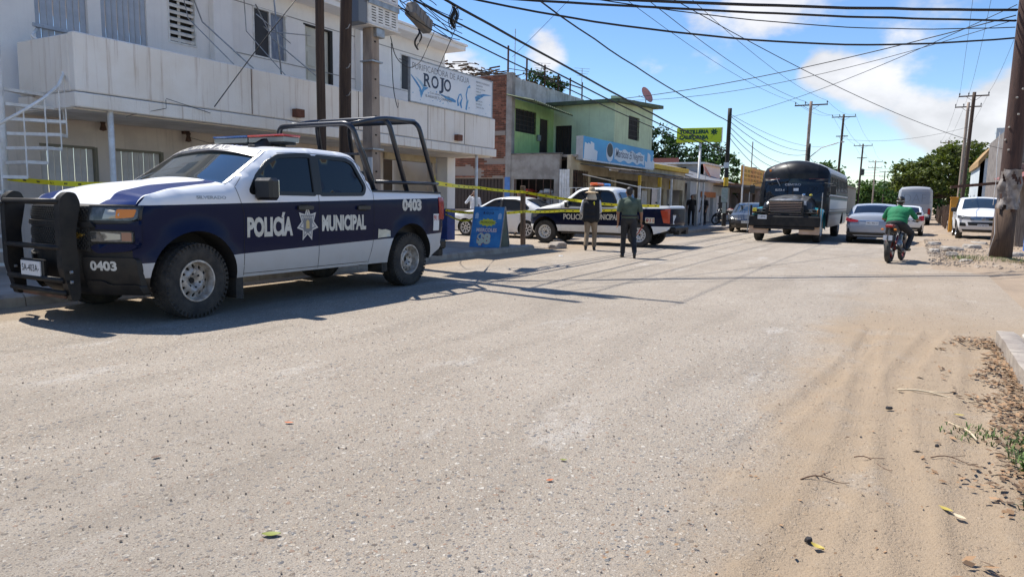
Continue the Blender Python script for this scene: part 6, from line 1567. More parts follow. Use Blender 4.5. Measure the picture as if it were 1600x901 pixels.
bw = [[(2.55 - k * .66, 1.83), (2.55 - k * .66, 2.36), (1.99 - k * .66, 2.36), (1.99 - k * .66, 1.83)] for k in range(11)]
SB.build_sides(['body_side'], [rounded(p, .04, 2) for p in bw], lambda x, z: 'body_side', {'*': m_busb}, .17, window_mat=mat('daylit_bus_glass', (.16, .17, .17), .12), wname='window')  # pale grey glass paints in the daylight visible through the side windows
for nm, m in (('front_wall', m_busk), ('windshield', m_glass), ('front_dome', m_busk), ('roof', m_busw), ('rear_wall', m_busk)): SB.strip(nm, m, 16)
for sg in (1, -1):
    for z in (1.02, 1.14, 1.62, 1.74): patch(BU, 'rub_rail', m_busk, [(2.9, z), (2.9, z + .03), (-4.9, z + .03), (-4.9, z)], SB.side(sg, .014), .3, 0, SB.side(sg, -.01), flip=sg > 0)
    patch(BU, 'white_stripe', m_whitem, [(3.0, 1.66), (2.5, 1.70), (-4.9, 1.70), (-4.9, 1.655), (2.5, 1.655), (3.0, 1.61)], SB.side(sg, .006), .2, flip=sg > 0)
SB.underbody(1.2, .34)
fw = lambda o: SB.front(o, .16)
patch(BU, 'windscreen_divider', m_busk, [(-.03, 1.42), (-.03, 2.2), (.03, 2.2), (.03, 1.42)], fw(.012), .1)
patch(BU, 'windscreen_frame', m_busk, [(-1.13, 1.36), (-1.13, 2.26), (1.13, 2.26), (1.13, 1.36)], fw(.010), .08, 0, fw(-.01), holes=[[(-1.03, 1.44), (-1.02, 2.18), (1.02, 2.18), (1.03, 1.44)]], flip=True)
mb = MB(); add_text(mb, 'CENTRO', fw(.014), -.3, .25, 2.0, 2.08, 0, .02); add_text(mb, 'RUTA 4', fw(.014), -.62, -.3, 1.80, 1.88, 0, .02); mb.build('route_lettering', mat('route_white', (.35, .36, .38), .5), BU, kind='stuff')
MB().box((3.22, .1, 1.86), (.015, .17, .1)).build('route_card', m_plate, BU)
MB().bar((3.25, -.6, 2.28), (3.30, -.45, 2.0), .015, .02).build('wiper', m_steel, BU)
patch(BU, 'red_trim', mat('dull_red_trim', (.16, .03, .025), .5), [(-1.0, 2.235), (-1.0, 2.26), (1.0, 2.26), (1.0, 2.235)], lambda y, z: (fw(.02)(y, z)), .1, flip=True)
for y in (-.85,): MB().lathe([(0, .05), (.04, .04), (.05, 0), (0, 0)], 8, 'X', (2.98 + .16 * (1 - y * y / 1.4), y, 2.55)).build('marker_lamp', m_amber, BU)
# nose
segs = [('nose_front', [(4.62, .70), (4.66, .9), (4.60, 1.30)]), ('hood', [(4.60, 1.30), (4.50, 1.42), (3.9, 1.52), (3.05, 1.60)]), ('nose_back', [(3.05, 1.60), (3.0, .7)])]
SN = Shell(BU, 1.72, segs, ([], []), [], .70, 1.15, .30, .10, (3.6, .06, 2.0, 0), .0, .0, {'nose_front': .10, 'hood': .10, 'nose_back': 0, 'grille': .10}, .08)
SN.build_sides(['hood_side'], [], lambda x, z: 'hood_side', {'*': m_busk}, .14); SN.strip('nose_front', m_busk); SN.strip('hood', mat('polished_hood', (.34, .34, .33), .3, .5, col2=(.12, .12, .12), vscale=4, coat=.5), 16)
for sg in (1, -1):
    fb = MB(); pr = []
    for k in range(15):
        a = math.pi * (1.02 - 1.04 * k / 14); pr.append((3.85 + .66 * math.cos(a), .52 + .66 * math.sin(a)))
    V = []
    for (x, z) in pr: V += [(x, sg * .78, z + .06), (x, sg * .98, z + .04), (x, sg * 1.14, z - .02), (x, sg * 1.17, z - .10)]
    fb.add(V, [(4 * i + j, 4 * i + j + 1, 4 * i + j + 5, 4 * i + j + 4) for i in range(14) for j in range(3)]); o = fb.build('front_fender', m_teal, BU, True); fix_normals(o)
    MB().bb((4.30, sg * .80, .85), (4.62, sg * 1.10, 1.16), bev=.05).build('fender_front', m_teal, BU)
    MB().bb((4.60, sg * .62, .98), (4.67, sg * 1.0, 1.16), bev=.02).build('headlight_panel', m_busk, BU)
    MB().lathe([(0, .03), (.06, .025), (.075, 0), (0, 0)], 14, 'X', (4.67, sg * .82, 1.07)).build('headlight', m_lens, BU)
    MB().bb((4.6, sg * 1.02, 1.0), (4.66, sg * 1.11, 1.15), bev=.01).build('turn_signal', m_amber, BU)
    MB().bb((4.82, sg * .50, .30), (4.85, sg * 1.16, .62), bev=.01).build('mud_flap', mat('tan_rubber', (.55, .40, .30), .8, col2=(.44, .31, .22), vscale=4), BU)
    MB().tube([(4.95, sg * 1.19, .35), (4.95, sg * 1.19, 1.72)], .014, 6).build('corner_pole', m_steel, BU)
    mr = MB(); mr.tube([(3.2, sg * 1.05, 2.1), (3.5, sg * 1.35, 2.05), (3.5, sg * 1.38, 1.75)], .015, 6); mr.box((3.5, sg * 1.38, 1.85), (.06, .18, .32), None, 0, .02); mr.build('mirror', m_trim, BU)
    wheel(BU, 3.85, sg * .98, .50, .26, .28, 8, m_rim); wheel(BU, -2.6, sg * .96, .50, .30, .28, 8, m_rim)
gr = MB().bb((4.60, -.58, .86), (4.72, .58, 1.46), bev=.03).build('grille_shell', m_busk, BU)
for k in range(9): MB().bb((4.72, -.54, .90 + k * .058), (4.745, .54, .922 + k * .058), bev=.004).build('grille_slat', mat('tarnished_slat', (.40, .27, .20), .5, .1), gr)
MB().bb((4.74, -1.16, .55), (4.96, 1.16, .92), bev=.03).bb((4.80, -1.0, .46), (4.95, 1.0, .56), bev=.02).build('front_bumper', m_bump, BU)
MB().bb((4.86, -.62, .92), (4.94, -.54, 1.22), bev=.01).bb((4.86, .54, .92), (4.94, .62, 1.22), bev=.01).bb((4.87, -1.12, 1.02), (4.93, 1.12, 1.05), bev=.008).bb((4.87, -1.12, .93), (4.93, 1.12, .955), bev=.008).bb((4.87, -1.14, .92), (4.93, -1.08, 1.28)).bb((4.87, 1.08, .92), (4.93, 1.14, 1.28)).build('bumper_guard', m_bump, BU)
plate_text(BU, 'licence_plate', lambda u, v, o: (4.975 + o, u, v), -.86, -.56, .80, .94, '2-8941')
MB().box((4.95, -.98, 1.12), (.04, .14, .13), None, 0, .02).build('fog_lamp', mat('yellow_lens', (.6, .5, .04), .15, coat=1), BU)
MB().lathe([(0, .06), (.05, .04), (.06, 0), (.02, -.05), (0, -.05)], 12, 'Z', (3.9, .46, 1.66)).build('hood_mirror', m_chrome, BU); MB().lathe([(0, .06), (.05, .04), (.06, 0), (0, -.03)], 12, 'Z', (3.9, .70, 1.64)).build('hood_lamp', MATS['yellow_lens'], BU)

# ---------------- grey coach going away
CO = empty('coach', (-.05, 66.0, 0), R(90), 'grey coach with scrawled rear window driving away down the street', 'bus')
m_coach = solid_paint('coach_paint', (.33, .34, .36), rough=.4)
segs = [('front_wall', [(4.2, .45), (4.3, 1.2), (4.0, 2.7)]), ('roof', [(4.0, 2.7), (3.7, 2.86), (-4.0, 2.86)]), ('rear_wall', [(-4.0, 2.86), (-4.2, 2.75), (-4.3, 1.6), (-4.32, .45)])]
SC = Shell(CO, 2.36, segs, ([(-4.2, .4)], [(4.1, .4)]), [(-2.6, .45, .5), (2.7, .45, .5)], .42, 1.6, .06, .16, (3.6, .08, -3.8, .06), .03, .01, {'front_wall': .15, 'roof': .06, 'rear_wall': .12, 'tail': .12}, .12)
SC.build_sides(['body_side'], [rounded([(3.6 - k * 1.25, 1.45), (3.6 - k * 1.25, 2.35), (2.45 - k * 1.25, 2.35), (2.45 - k * 1.25, 1.45)], .06, 2) for k in range(6)], lambda x, z: 'body_side', {'*': m_coach}, .22)
for nm in ('front_wall', 'roof', 'rear_wall'): SC.strip(nm, m_coach, 12)
SC.underbody(1.2, .34); rc = lambda o: SC.front(o, .12, True)
patch(CO, 'rear_window', mat('dusty_glass', (.24, .27, .31), .25), [(-.98, 1.60), (-.95, 2.52), (.95, 2.52), (.98, 1.60)], rc(.012), .15, .1, flip=True)
mb = MB(); add_text(mb, 'DAF', lambda y, z: rc(.018)(-y, z), -.75, .7, 1.75, 2.35, 0, -.03); mb.build('window_scrawl', mat('scrawl_grey', (.12, .14, .17), .7), CO)
for sg in (1, -1):
    patch(CO, 'tail_light', m_tail, [(sg * .88, .85), (sg * .88, 1.3), (sg * 1.05, 1.3), (sg * 1.05, .85)], rc(.02), .1, .03, rc(0), flip=True)
    for ax in (2.7, -2.6): wheel(CO, ax, sg * .98, .46, .26, .26, 8, m_rim)
patch(CO, 'engine_grille', m_trim, [(-.6, .7), (-.6, 1.2), (.6, 1.2), (.6, .7)], rc(.012), .15, .04, flip=True)
patch(CO, 'rear_bumper', m_bump, [(-1.1, .42), (-1.1, .62), (1.1, .62), (1.1, .42)], rc(.04), .15, .04, rc(0), flip=True)
for x in (-.5, 0, .5): MB().box((-4.05, x, 2.84), (.06, .1, .05)).build('roof_marker', m_tail, CO)
# ------------------------------------------------------------------ people
m_skin = mat('skin_tan', (.27, .145, .085), .55, col2=(.22, .11, .065), vscale=9)
m_hair = mat('dark_hair', (.012, .009, .008), .6)
def blob_mesh(name, prims, voxel, m, parent, smooth_it=3):
    bm = bmesh.new()
    for p in prims:
        if p[0] == 'ell':
            _, c, r, rot = (*p, None)[:4]
            M_ = Matrix.Translation(c) @ (rot.to_4x4() if rot else Matrix.Identity(4)) @ Matrix.Diagonal((*r, 1))
            bmesh.ops.create_icosphere(bm, subdivisions=3, radius=1, matrix=M_)
        else:
            _, a, b, ra, rb = p; a = Vector(a); b = Vector(b); d = b - a; l = max(d.length, 1e-4)
            q = d.to_track_quat('Z', 'Y').to_matrix().to_4x4()
            bmesh.ops.create_icosphere(bm, subdivisions=2, radius=ra, matrix=Matrix.Translation(a)); bmesh.ops.create_icosphere(bm, subdivisions=2, radius=rb, matrix=Matrix.Translation(b))
            bmesh.ops.create_cone(bm, cap_ends=True, segments=14, radius1=ra, radius2=rb, depth=l, matrix=Matrix.Translation((a + b) / 2) @ q)
    me = bpy.data.meshes.new(name); bm.to_mesh(me); bm.free()
    o = bpy.data.objects.new(name, me); COL.objects.link(o)
    r = o.modifiers.new('r', 'REMESH'); r.mode = 'VOXEL'; r.voxel_size = voxel; r.adaptivity = 0
    s = o.modifiers.new('s', 'SMOOTH'); s.factor = .5; s.iterations = smooth_it
    dg = bpy.context.evaluated_depsgraph_get(); me2 = bpy.data.meshes.new_from_object(o.evaluated_get(dg)); bpy.data.objects.remove(o)
    me2.name = name; me2.materials.clear(); me2.materials.append(m); me2.polygons.foreach_set('use_smooth', [True] * len(me2.polygons))
    o = bpy.data.objects.new(name, me2); COL.objects.link(o); o.parent = parent; return o
def hand_prims(wr, el, curl=.5, side=1, thumb_dir=None):
    """palm, five fingers; the hand continues the forearm line el -> wr"""
    wr = Vector(wr); el = Vector(el); d = (wr - el).normalized()
    t = Vector(thumb_dir) if thumb_dir else Vector((0, 1, 0)); t = (t - d * t.dot(d)).normalized(); n = d.cross(t).normalized() * side   # n: palm side normal
    P = []; c = wr + d * .05
    for k in (-1, 0, 1): P.append(('cap', wr + t * k * .014, wr + d * .085 + t * k * .026, .017, .014))
    for i, (off, ln) in enumerate(((.036, .072), (.012, .082), (-.012, .076), (-.036, .060))):
        b = wr + d * .09 + t * off; a1 = curl * .7; d1 = (d * math.cos(a1) + n * math.sin(a1)); m1 = b + d1 * ln * .5; a2 = curl * 1.7; d2 = d * math.cos(a2) + n * math.sin(a2)
        P.append(('cap', b, m1, .0095, .0085)); P.append(('cap', m1, m1 + d2 * ln * .5, .0085, .007))
    b = wr + d * .03 + t * .03; d1 = (d * .75 + t * .6 + n * .2).normalized(); m1 = b + d1 * .042; P.append(('cap', b, m1, .012, .0105)); P.append(('cap', m1, m1 + (d * .95 + t * .2 + n * .35).normalized() * .035, .0105, .008))
    return P
def head_prims(hc, f, s=1.0, tilt=0):
    """hc head centre, f facing (unit, horizontal)"""
    hc = Vector(hc); f = Vector(f).normalized(); u = Vector((0, 0, 1)); r = f.cross(u)
    rot = Matrix((r, f, u)).transposed()
    P = [('ell', hc + u * .02, (.076 * s, .092 * s, .098 * s), rot), ('ell', hc + f * .022 - u * .055, (.058 * s, .066 * s, .066 * s), rot), ('cap', hc + f * .085 - u * .005, hc + f * .103 - u * .032, .012, .016), ('ell', hc + f * .075 - u * .095, (.026, .022, .02), rot),
         ('cap', hc + f * .083 - u * .065 + r * .018, hc + f * .083 - u * .065 - r * .018, .010, .010)]
    for q in (1, -1): P.append(('ell', hc + r * q * .08 - u * .012, (.012, .02, .03), rot)); P.append(('cap', hc + f * .078 + u * .024 + r * q * .018, hc + f * .07 + u * .022 + r * q * .045, .010, .008))
    return P
def face(root, hc, f):
    hc = Vector(hc); f = Vector(f).normalized(); u = Vector((0, 0, 1)); r = f.cross(u)
    for q in (1, -1):
        mb = MB(); mb.lathe([(0, .006), (.008, .004), (.0115, 0), (.008, -.004), (0, -.006)], 10, 'Z'); o = mb.build('eye', mat('eye_white', (.5, .48, .45), .3), root, True); o.location = hc + f * .088 + r * q * .032 + u * .006; o.rotation_euler = f.to_track_quat('Z', 'Y').to_euler()
        mb = MB(); mb.lathe([(0, .003), (.0055, .002), (.006, 0)], 8, 'Z'); e = mb.build('iris', m_hair, o, True); e.location = (0, 0, .0045)
    mb = MB(); mb.tube([hc + f * (.098) - u * .062 + r * .022, hc + f * .103 - u * .064, hc + f * .098 - u * .062 - r * .022], .004, 6); mb.build('mouth', mat('lips', (.22, .08, .06), .5), root, True)
def person(loc, rz, label, J, look, top, bottom, shoes, top_mat, bot_mat, shoe_mat, long_sleeve=False, fat=1.0, hair='short', cat='person', group=None, hands=(.5, .5), thumbs=((0, 1, 0), (0, 1, 0)), face_on=False, extra=None):
    root = empty('person', loc, rz, label, cat, group)
    V_ = {k: Vector(v) for k, v in J.items()}; hd, nk, ch, pv = V_['head'], V_['neck'], V_['chest'], V_['pelvis']
    sp = (ch - pv).normalized(); rt = V_['sr'] - V_['sl']; rt = rt.normalized(); fw_ = sp.cross(rt).normalized() * 1   # facing
    fw_ = rt.cross(sp) * -1 if rt.cross(sp).dot(Vector(look)) < 0 else rt.cross(sp)
    rot = Matrix((rt, fw_.normalized(), sp)).transposed()
    fa = fat
    body = head_prims(hd, look) + [('cap', nk - sp * .04, hd - Vector((0, 0, .05)), .058, .052), ('ell', ch, (.165 * fa, .105 * fa, .19), rot), ('ell', (ch + pv) / 2, (.145 * fa, .10 * fa, .17), rot), ('ell', pv, (.16 * fa, .11 * fa, .13), rot),
            ('cap', nk - sp * .05, V_['sl'] * .9 + nk * .1 - sp * .01, .06, .05), ('cap', nk - sp * .05, V_['sr'] * .9 + nk * .1 - sp * .01, .06, .05)]
    for q, sd in (('l', -1), ('r', 1)):
        body += [('cap', V_['s' + q], V_['e' + q], .052, .042), ('cap', V_['e' + q], V_['w' + q], .041, .027)]
        body += hand_prims(V_['w' + q], V_['e' + q], hands[0 if q == 'l' else 1], sd, thumbs[0 if q == 'l' else 1])
        body += [('cap', V_['h' + q], V_['k' + q], .082 * fa ** .5, .055), ('cap', V_['k' + q], V_['a' + q], .054, .036), ('cap', V_['a' + q] - Vector((0, 0, .03)), V_['t' + q], .036, .028)]
    blob_mesh('body', body, .0075, m_skin, root, 2)
    # shirt
    sh = [('ell', ch, (.185 * fa, .125 * fa, .20), rot), ('ell', ch * .6 + pv * .4, (.172 * fa, .125 * fa, .19), rot), ('ell', pv + sp * .06 - fw_ * 0, (.178 * fa, .130 * fa, .13), rot), ('cap', nk - sp * .05, V_['sl'] * .93 + nk * .07, .068, .062), ('cap', nk - sp * .05, V_['sr'] * .93 + nk * .07, .068, .062), ('cap', nk - sp * .06, nk - sp * .0, .075, .062)]
    for q in 'lr':
        a, b, c = V_['s' + q], V_['e' + q], V_['w' + q]
        if long_sleeve: sh += [('cap', a, b, .068, .055), ('cap', b, b + (c - b) * .94, .054, .04)]
        else: sh += [('cap', a, a + (b - a) * .80, .068, .062)]
    blob_mesh(top, sh, .012, top_mat, root, 4)
    bt = [('ell', pv - sp * .0, (.172 * fa, .126 * fa, .13), rot), ('ell', pv + sp * .08, (.165 * fa, .12 * fa, .08), rot)]
    for q in 'lr':
        bt += [('cap', V_['h' + q], V_['k' + q], .100 * fa ** .6, .070), ('cap', V_['k' + q], V_['a' + q] + (V_['k' + q] - V_['a' + q]) * .08, .069, .062), ('cap', V_['h' + q], pv, .10 * fa ** .6, .11)]
    blob_mesh(bottom, bt, .012, bot_mat, root, 3)
    for q in 'lr':
        a, t = V_['a' + q], V_['t' + q]; d = (t - a); d = d.normalized()
        hl = a - Vector((0, 0, .045)) - Vector((d.x, d.y, 0)) * .03
        blob_mesh(shoes, [('cap', hl, t + d * .02, .042, .036), ('cap', a + Vector((0, 0, .02)), hl, .046, .042), ('cap', hl - Vector((0, 0, .008)), t + d * .02 - Vector((0, 0, .006)), .040, .036)], .010, shoe_mat, root, 2)
    f = Vector(look).normalized(); r = f.cross(Vector((0, 0, 1))); hrot = Matrix((r, f, Vector((0, 0, 1)))).transposed()
    if hair == 'short': blob_mesh('hair', [('ell', hd + Vector((0, 0, .045)) - f * .014, (.081, .094, .085), hrot), ('ell', hd - f * .035, (.076, .068, .085), hrot)], .010, m_hair, root, 2)
    if face_on: face(root, hd, f)
    return root, V_, rot
S_ = lambda x, y, z: (x, y, z)
m_olv = mat('olive_uniform_shirt', (.085, .115, .085), .85, col2=(.06, .085, .06), vscale=5, bump=.6, bscale=14)
m_blkc = mat('black_trousers', (.012, .012, .014), .8, col2=(.022, .022, .024), vscale=6, bump=.5, bscale=14)
m_khaki = mat('khaki_trousers', (.27, .20, .13), .85, col2=(.2, .145, .09), vscale=6, bump=.6, bscale=14)
m_whtc = mat('white_cotton', (.62, .63, .66), .8, col2=(.5, .52, .56), vscale=5, bump=.5, bscale=14)
m_vest = mat('black_vest', (.006, .0065, .008), .8, col2=(.011, .011, .014), vscale=6, bump=.5, bscale=14)
m_shoe = mat('black_leather', (.012, .011, .01), .4)
# officer in the olive shirt (walking away, left foot planted, right foot trailing)
J = dict(head=(-.02, .03, 1.60), neck=(-.01, .0, 1.46), chest=(0, -.01, 1.25), pelvis=(0, 0, .95), sl=(-.205, 0, 1.38), sr=(.205, 0, 1.38), el=(-.275, -.03, 1.10), er=(.285, -.04, 1.10), wl=(-.265, .06, .87), wr=(.30, .06, .88),
         hl=(-.10, 0, .90), hr=(.10, 0, .90), kl=(-.12, .07, .50), kr=(.12, -.03, .49), al=(-.13, .05, .09), ar=(.14, -.26, .14), tl=(-.15, .20, .035), tr=(.15, -.14, .04))
p, V_, rot_ = person((-6.08, 16.52, 0), R(24), 'officer in an olive short-sleeved shirt and black trousers walking away holding a red object', J, (-.25, 1, 0), 'shirt', 'trousers', 'shoe', m_olv, m_blkc, m_shoe, fat=1.12, hands=(.5, 1.0))
MB().lathe([(.175, -.02), (.200, -.018), (.202, .02), (.178, .022)], 28, 'Z').build('belt', m_shoe, p, True).location = (0, 0, 1.02); [c for c in children(p) if c.name.startswith('belt')][0].scale = (1.0, .76, 1)
MB().bb((.17, -.06, .93), (.225, .07, 1.05), bev=.012).build('radio_pouch', m_shoe, p)
o = MB().tube([(.0, -.02, .03), (.02, .04, -.02), (-.06, .05, -.16), (-.13, .06, -.25)], [.014, .018, .014, .008], 8).build('red_cloth', m_red, None, True); o.location = Vector((-6.08, 16.52, 0)) + Matrix.Rotation(R(24), 3, 'Z') @ Vector((.305, .09, .80)); tag(o, 'small red cloth hanging from the olive shirted officer right hand', 'cloth')
# man in a black vest and a wide straw hat
J = dict(head=(.0, .03, 1.56), neck=(0, 0, 1.43), chest=(0, -.01, 1.22), pelvis=(0, 0, .92), sl=(-.20, 0, 1.35), sr=(.20, 0, 1.35), el=(-.27, .06, 1.08), er=(.25, .10, 1.09), wl=(-.22, .24, .95), wr=(.16, .30, 1.02),
         hl=(-.09, 0, .88), hr=(.09, 0, .88), kl=(-.10, -.02, .49), kr=(.11, .03, .49), al=(-.12, -.16, .11), ar=(.11, .02, .09), tl=(-.13, -.03, .04), tr=(.12, .17, .035))
p, V_, rot_ = person((-7.86, 18.3, 0), R(22), 'man in straw hat and black vest with his back turned by the farther pickup', J, (-.1, 1, 0), 'shirt', 'trousers', 'shoe', m_whtc, m_khaki, m_shoe, long_sleeve=True, fat=1.12)
blob_mesh('vest', [('ell', (0, -.012, 1.24), (.232, .155, .20), None), ('ell', (0, -.012, 1.06), (.222, .16, .20), None), ('ell', (0, -.01, .90), (.228, .165, .15), None), ('cap', (-.18, -.01, .84), (.18, -.01, .84), .06, .06), ('cap', (-.16, -.01, 1.36), (.16, -.01, 1.36), .085, .085), ('cap', (-.15, -.06, 1.3), (-.16, -.07, .86), .08, .08), ('cap', (.15, -.06, 1.3), (.16, -.07, .86), .08, .08)], .012, m_vest, p, 4)
m_straw = mat('straw', (.50, .38, .24), .85, col2=(.38, .28, .17), vscale=14, bump=.4)
o = MB().lathe([(0, .115), (.05, .118), (.085, .10), (.098, .03), (.10, 0), (.14, -.008), (.185, -.03), (.20, -.035), (.185, -.04), (.14, -.02), (.10, -.012)], 28).build('straw_hat', m_straw, p, True); o.location = (0, .03, 1.635)
o = MB().lathe([(.085, 0), (.11, -.03), (.135, -.12), (.17, -.19), (.165, -.195), (.13, -.13), (.10, -.04)], 28).build('neck_flap', mat('pale_cloth', (.62, .52, .38), .85, col2=(.5, .4, .28), vscale=9), p, True); o.location = (0, .015, 1.60)
MB().bar((.075, -.182, 1.36), (.085, -.186, 1.26), .022, .006).bar((.075, -.182, 1.36), (.045, -.186, 1.30), .02, .006).bar((.075, -.182, 1.36), (.10, -.18, 1.33), .02, .006).build('yellow_ribbon', m_tape, p)
# man in white on the phone behind the white sedan
J = dict(head=(0, .02, 1.60), neck=(0, 0, 1.46), chest=(0, 0, 1.25), pelvis=(0, 0, .95), sl=(.20, 0, 1.38), sr=(-.20, 0, 1.38), el=(.26, .02, 1.10), er=(-.33, .10, 1.22), wl=(.24, .14, .88), wr=(-.14, .12, 1.50),
         hl=(.10, 0, .90), hr=(-.10, 0, .90), kl=(.11, .02, .49), kr=(-.11, .02, .49), al=(.11, 0, .09), ar=(-.11, 0, .09), tl=(.13, .16, .035), tr=(-.13, .16, .035))
J = {k: (-v[0], v[1], v[2]) for k, v in J.items()}
p, V_, rot_ = person((-15.75, 24.55, .0), R(180 + 30), 'man in a white shirt holding a phone to his ear behind the white sedan', J, (0, 1, 0), 'shirt', 'trousers', 'shoe', m_whtc, m_blkc, m_shoe, long_sleeve=True, face_on=True, hands=(.5, .9), thumbs=((0, 1, 0), (0, 1, 0)))
o = MB().box((0, 0, 0), (.012, .07, .14), None, 0, .004).build('phone', m_black, None); o.location = Vector((-15.75, 24.55, 0)) + Matrix.Rotation(R(210), 3, 'Z') @ Vector((.115, .07, 1.58)); o.rotation_euler = (R(20), 0, R(210)); tag(o, 'black phone held to the ear of the man in white', 'phone')
J2 = dict(head=(0, .02, 1.60), neck=(0, 0, 1.46), chest=(0, 0, 1.25), pelvis=(0, 0, .95), sl=(-.20, 0, 1.38), sr=(.20, 0, 1.38), el=(-.26, -.02, 1.10), er=(.26, -.02, 1.10), wl=(-.25, .08, .87), wr=(.25, .08, .87),
         hl=(-.10, 0, .90), hr=(.10, 0, .90), kl=(-.11, .02, .49), kr=(.11, .02, .49), al=(-.11, 0, .09), ar=(.11, 0, .09), tl=(-.13, .16, .035), tr=(.13, .16, .035))
m_ltb = mat('light_blue_cotton', (.28, .42, .58), .85, col2=(.2, .32, .46), vscale=5, bump=.5, bscale=14)
p, V_, rot_ = person((-13.62, 24.5, 0), R(200), 'man in a white cap and light blue shirt half hidden by the wooden stake', J2, (0, 1, 0), 'shirt', 'trousers', 'shoe', m_ltb, m_blkc, m_shoe, face_on=True)
blob_mesh('cap', [('ell', (0, .01, 1.67), (.088, .10, .06), None), ('ell', (0, .10, 1.65), (.06, .07, .012), None)], .008, m_whtc, p, 2)
m_dkc = mat('dark_cotton', (.016, .015, .017), .85)
for (x, y, a, lb) in ((-10.75, 41.7, 150, 'person in dark clothes standing by the last awning post'), (-11.0, 39.9, 200, 'person in dark clothes standing in the shade left of the green sign mast')):
    person((x, y, .12), R(a), lb, J2, (0, 1, 0), 'shirt', 'trousers', 'shoe', m_dkc, m_blkc, m_shoe)

# ------------------------------------------------------------------ motorcycles
m_redp = mat('red_rim_paint', (.13, .012, .010), .45)
def motorcycle(loc, rz, label, rim_m, lean=0.0, group=None, tank_m=None):
    root = empty('motorcycle', loc, rz, label, 'motorcycle', group); root.rotation_euler = (0, R(lean), rz)
    for y, wdt, nm in ((-.64, .065, 'rear_wheel'), (.66, .05, 'front_wheel')):
        hub = MB().lathe([(0, -.06), (.05, -.06), (.055, 0), (.05, .06), (0, .06)], 14, 'X', (0, 0, 0))
        h = hub.build(nm, m_steel, root); h.location = (0, y, .305)
        t = MB(); pr = []
        for k in range(13): a = 2 * math.pi * k / 12; pr.append((.255 + .05 * math.cos(a), wdt * math.sin(a)))
        t.lathe(pr, 32, 'X'); t.build('tyre', m_rubber, h, True)
        r_ = MB().lathe([(.215, -wdt * .6), (.222, -wdt * .6), (.222, wdt * .6), (.215, wdt * .6), (.200, 0), (.215, -wdt * .6)], 28, 'X')
        for k in range(6): a = 2 * math.pi * k / 6; r_.bar((0, .04 * math.cos(a), .04 * math.sin(a)), (0, .21 * math.cos(a + .3), .21 * math.sin(a + .3)), .03, .022)
        r_.build('rim', rim_m, h)
        MB().lathe([(.11, .0), (.11, .006), (.04, .006), (.04, 0)], 20, 'X', (.07, 0, 0)).build('brake_disc', m_steel, h)
    MB().tube([(0, .42, .88), (0, .1, .78), (0, -.25, .70), (0, -.75, .80)], .024, 8).tube([(0, .42, .82), (.0, .18, .42), (0, -.2, .36), (0, -.28, .68)], .022, 8).build('frame', m_trim, root, True)
    for sg in (1, -1):
        MB().tube([(sg * .075, .44, .93), (sg * .075, .66, .305)], [.022, .026], 8).build('fork', m_steel, root, True)
        MB().tube([(sg * .09, -.2, .36), (sg * .09, -.64, .305)], .02, 8).build('swing_arm', m_trim, root, True)
        MB().tube([(sg * .10, -.62, .34), (sg * .11, -.42, .68)], [.028, .022], 8).build('shock', m_redp, root, True)
        MB().tube([(sg * .02, .42, .98), (sg * .18, .40, 1.02), (sg * .36, .30, 1.0)], .013, 8).tube([(sg * .28, .345, 1.012), (sg * .385, .285, .998)], .019, 8).build('handlebar', m_trim, root, True)
        mr = MB().tube([(sg * .26, .36, 1.02), (sg * .34, .38, 1.16)], .007, 6).box((sg * .37, .38, 1.2), (.12, .025, .075), None, 0, .02).build('mirror', m_trim, root)
        MB().tube([(sg * .06, -.02, .32), (sg * .22, -.02, .31)], .014, 6).build('foot_peg', m_steel, root)
        MB().bb((sg * .14 - .03, -.90, .80), (sg * .14 + .03, -.86, .84), bev=.01).build('turn_signal', m_amber, root)
    blob_mesh('fuel_tank', [('ell', (0, .20, .88), (.13, .25, .11), None), ('ell', (0, .05, .84), (.10, .2, .08), None)], .015, tank_m or m_trim, root, 3)
    blob_mesh('seat', [('cap', (0, .0, .82), (0, -.45, .84), .09, .10), ('cap', (0, -.45, .85), (0, -.72, .90), .09, .06)], .015, mat('seat_vinyl', (.03, .018, .016), .5), root, 3)
    MB().bb((-.10, -.86, .86), (.10, -.66, .94), bev=.03).build('tail_cowl', m_redp, root); MB().bb((-.07, -.885, .87), (.07, -.855, .92), bev=.01).build('tail_light', m_tail, root)
    MB().bar((0, -.80, .82), (0, -.93, .55), .15, .02, up=(1, 0, 0)).build('mudguard', m_trim, root); MB().bb((-.10, -.935, .56), (.10, -.925, .68)).build('licence_plate', m_plate, root)
    blob_mesh('engine', [('ell', (0, .08, .42), (.13, .19, .13), None), ('cap', (0, .15, .45), (0, .26, .62), .09, .08)], .02, m_steel, root, 1)
    MB().tube([(.11, .25, .45), (.15, .2, .28), (.16, -.2, .27), (.17, -.7, .42)], [.02, .022, .03, .042], 10).build('exhaust', m_trim, root, True)
    MB().lathe([(0, .06), (.08, .05), (.09, 0), (.05, -.08), (0, -.09)], 16, 'Y', (0, .56, .88)).build('headlight', m_lens, root, True)
    MB().tube([(0, .36, .62), (0, .52, .66), (0, .72, .62), (0, .88, .50)], [.05, .07, .075, .05], 8).build('front_mudguard', tank_m or m_trim, root, True)
    return root
MC = motorcycle((-.34, 20.1, 0), R(-11), 'black motorcycle with red wheel rims ridden by the man in the green shirt', m_redp)
m_grn = mat('green_jersey', (.008, .19, .075), .8, col2=(.006, .145, .055), vscale=5, bump=.6, bscale=12)
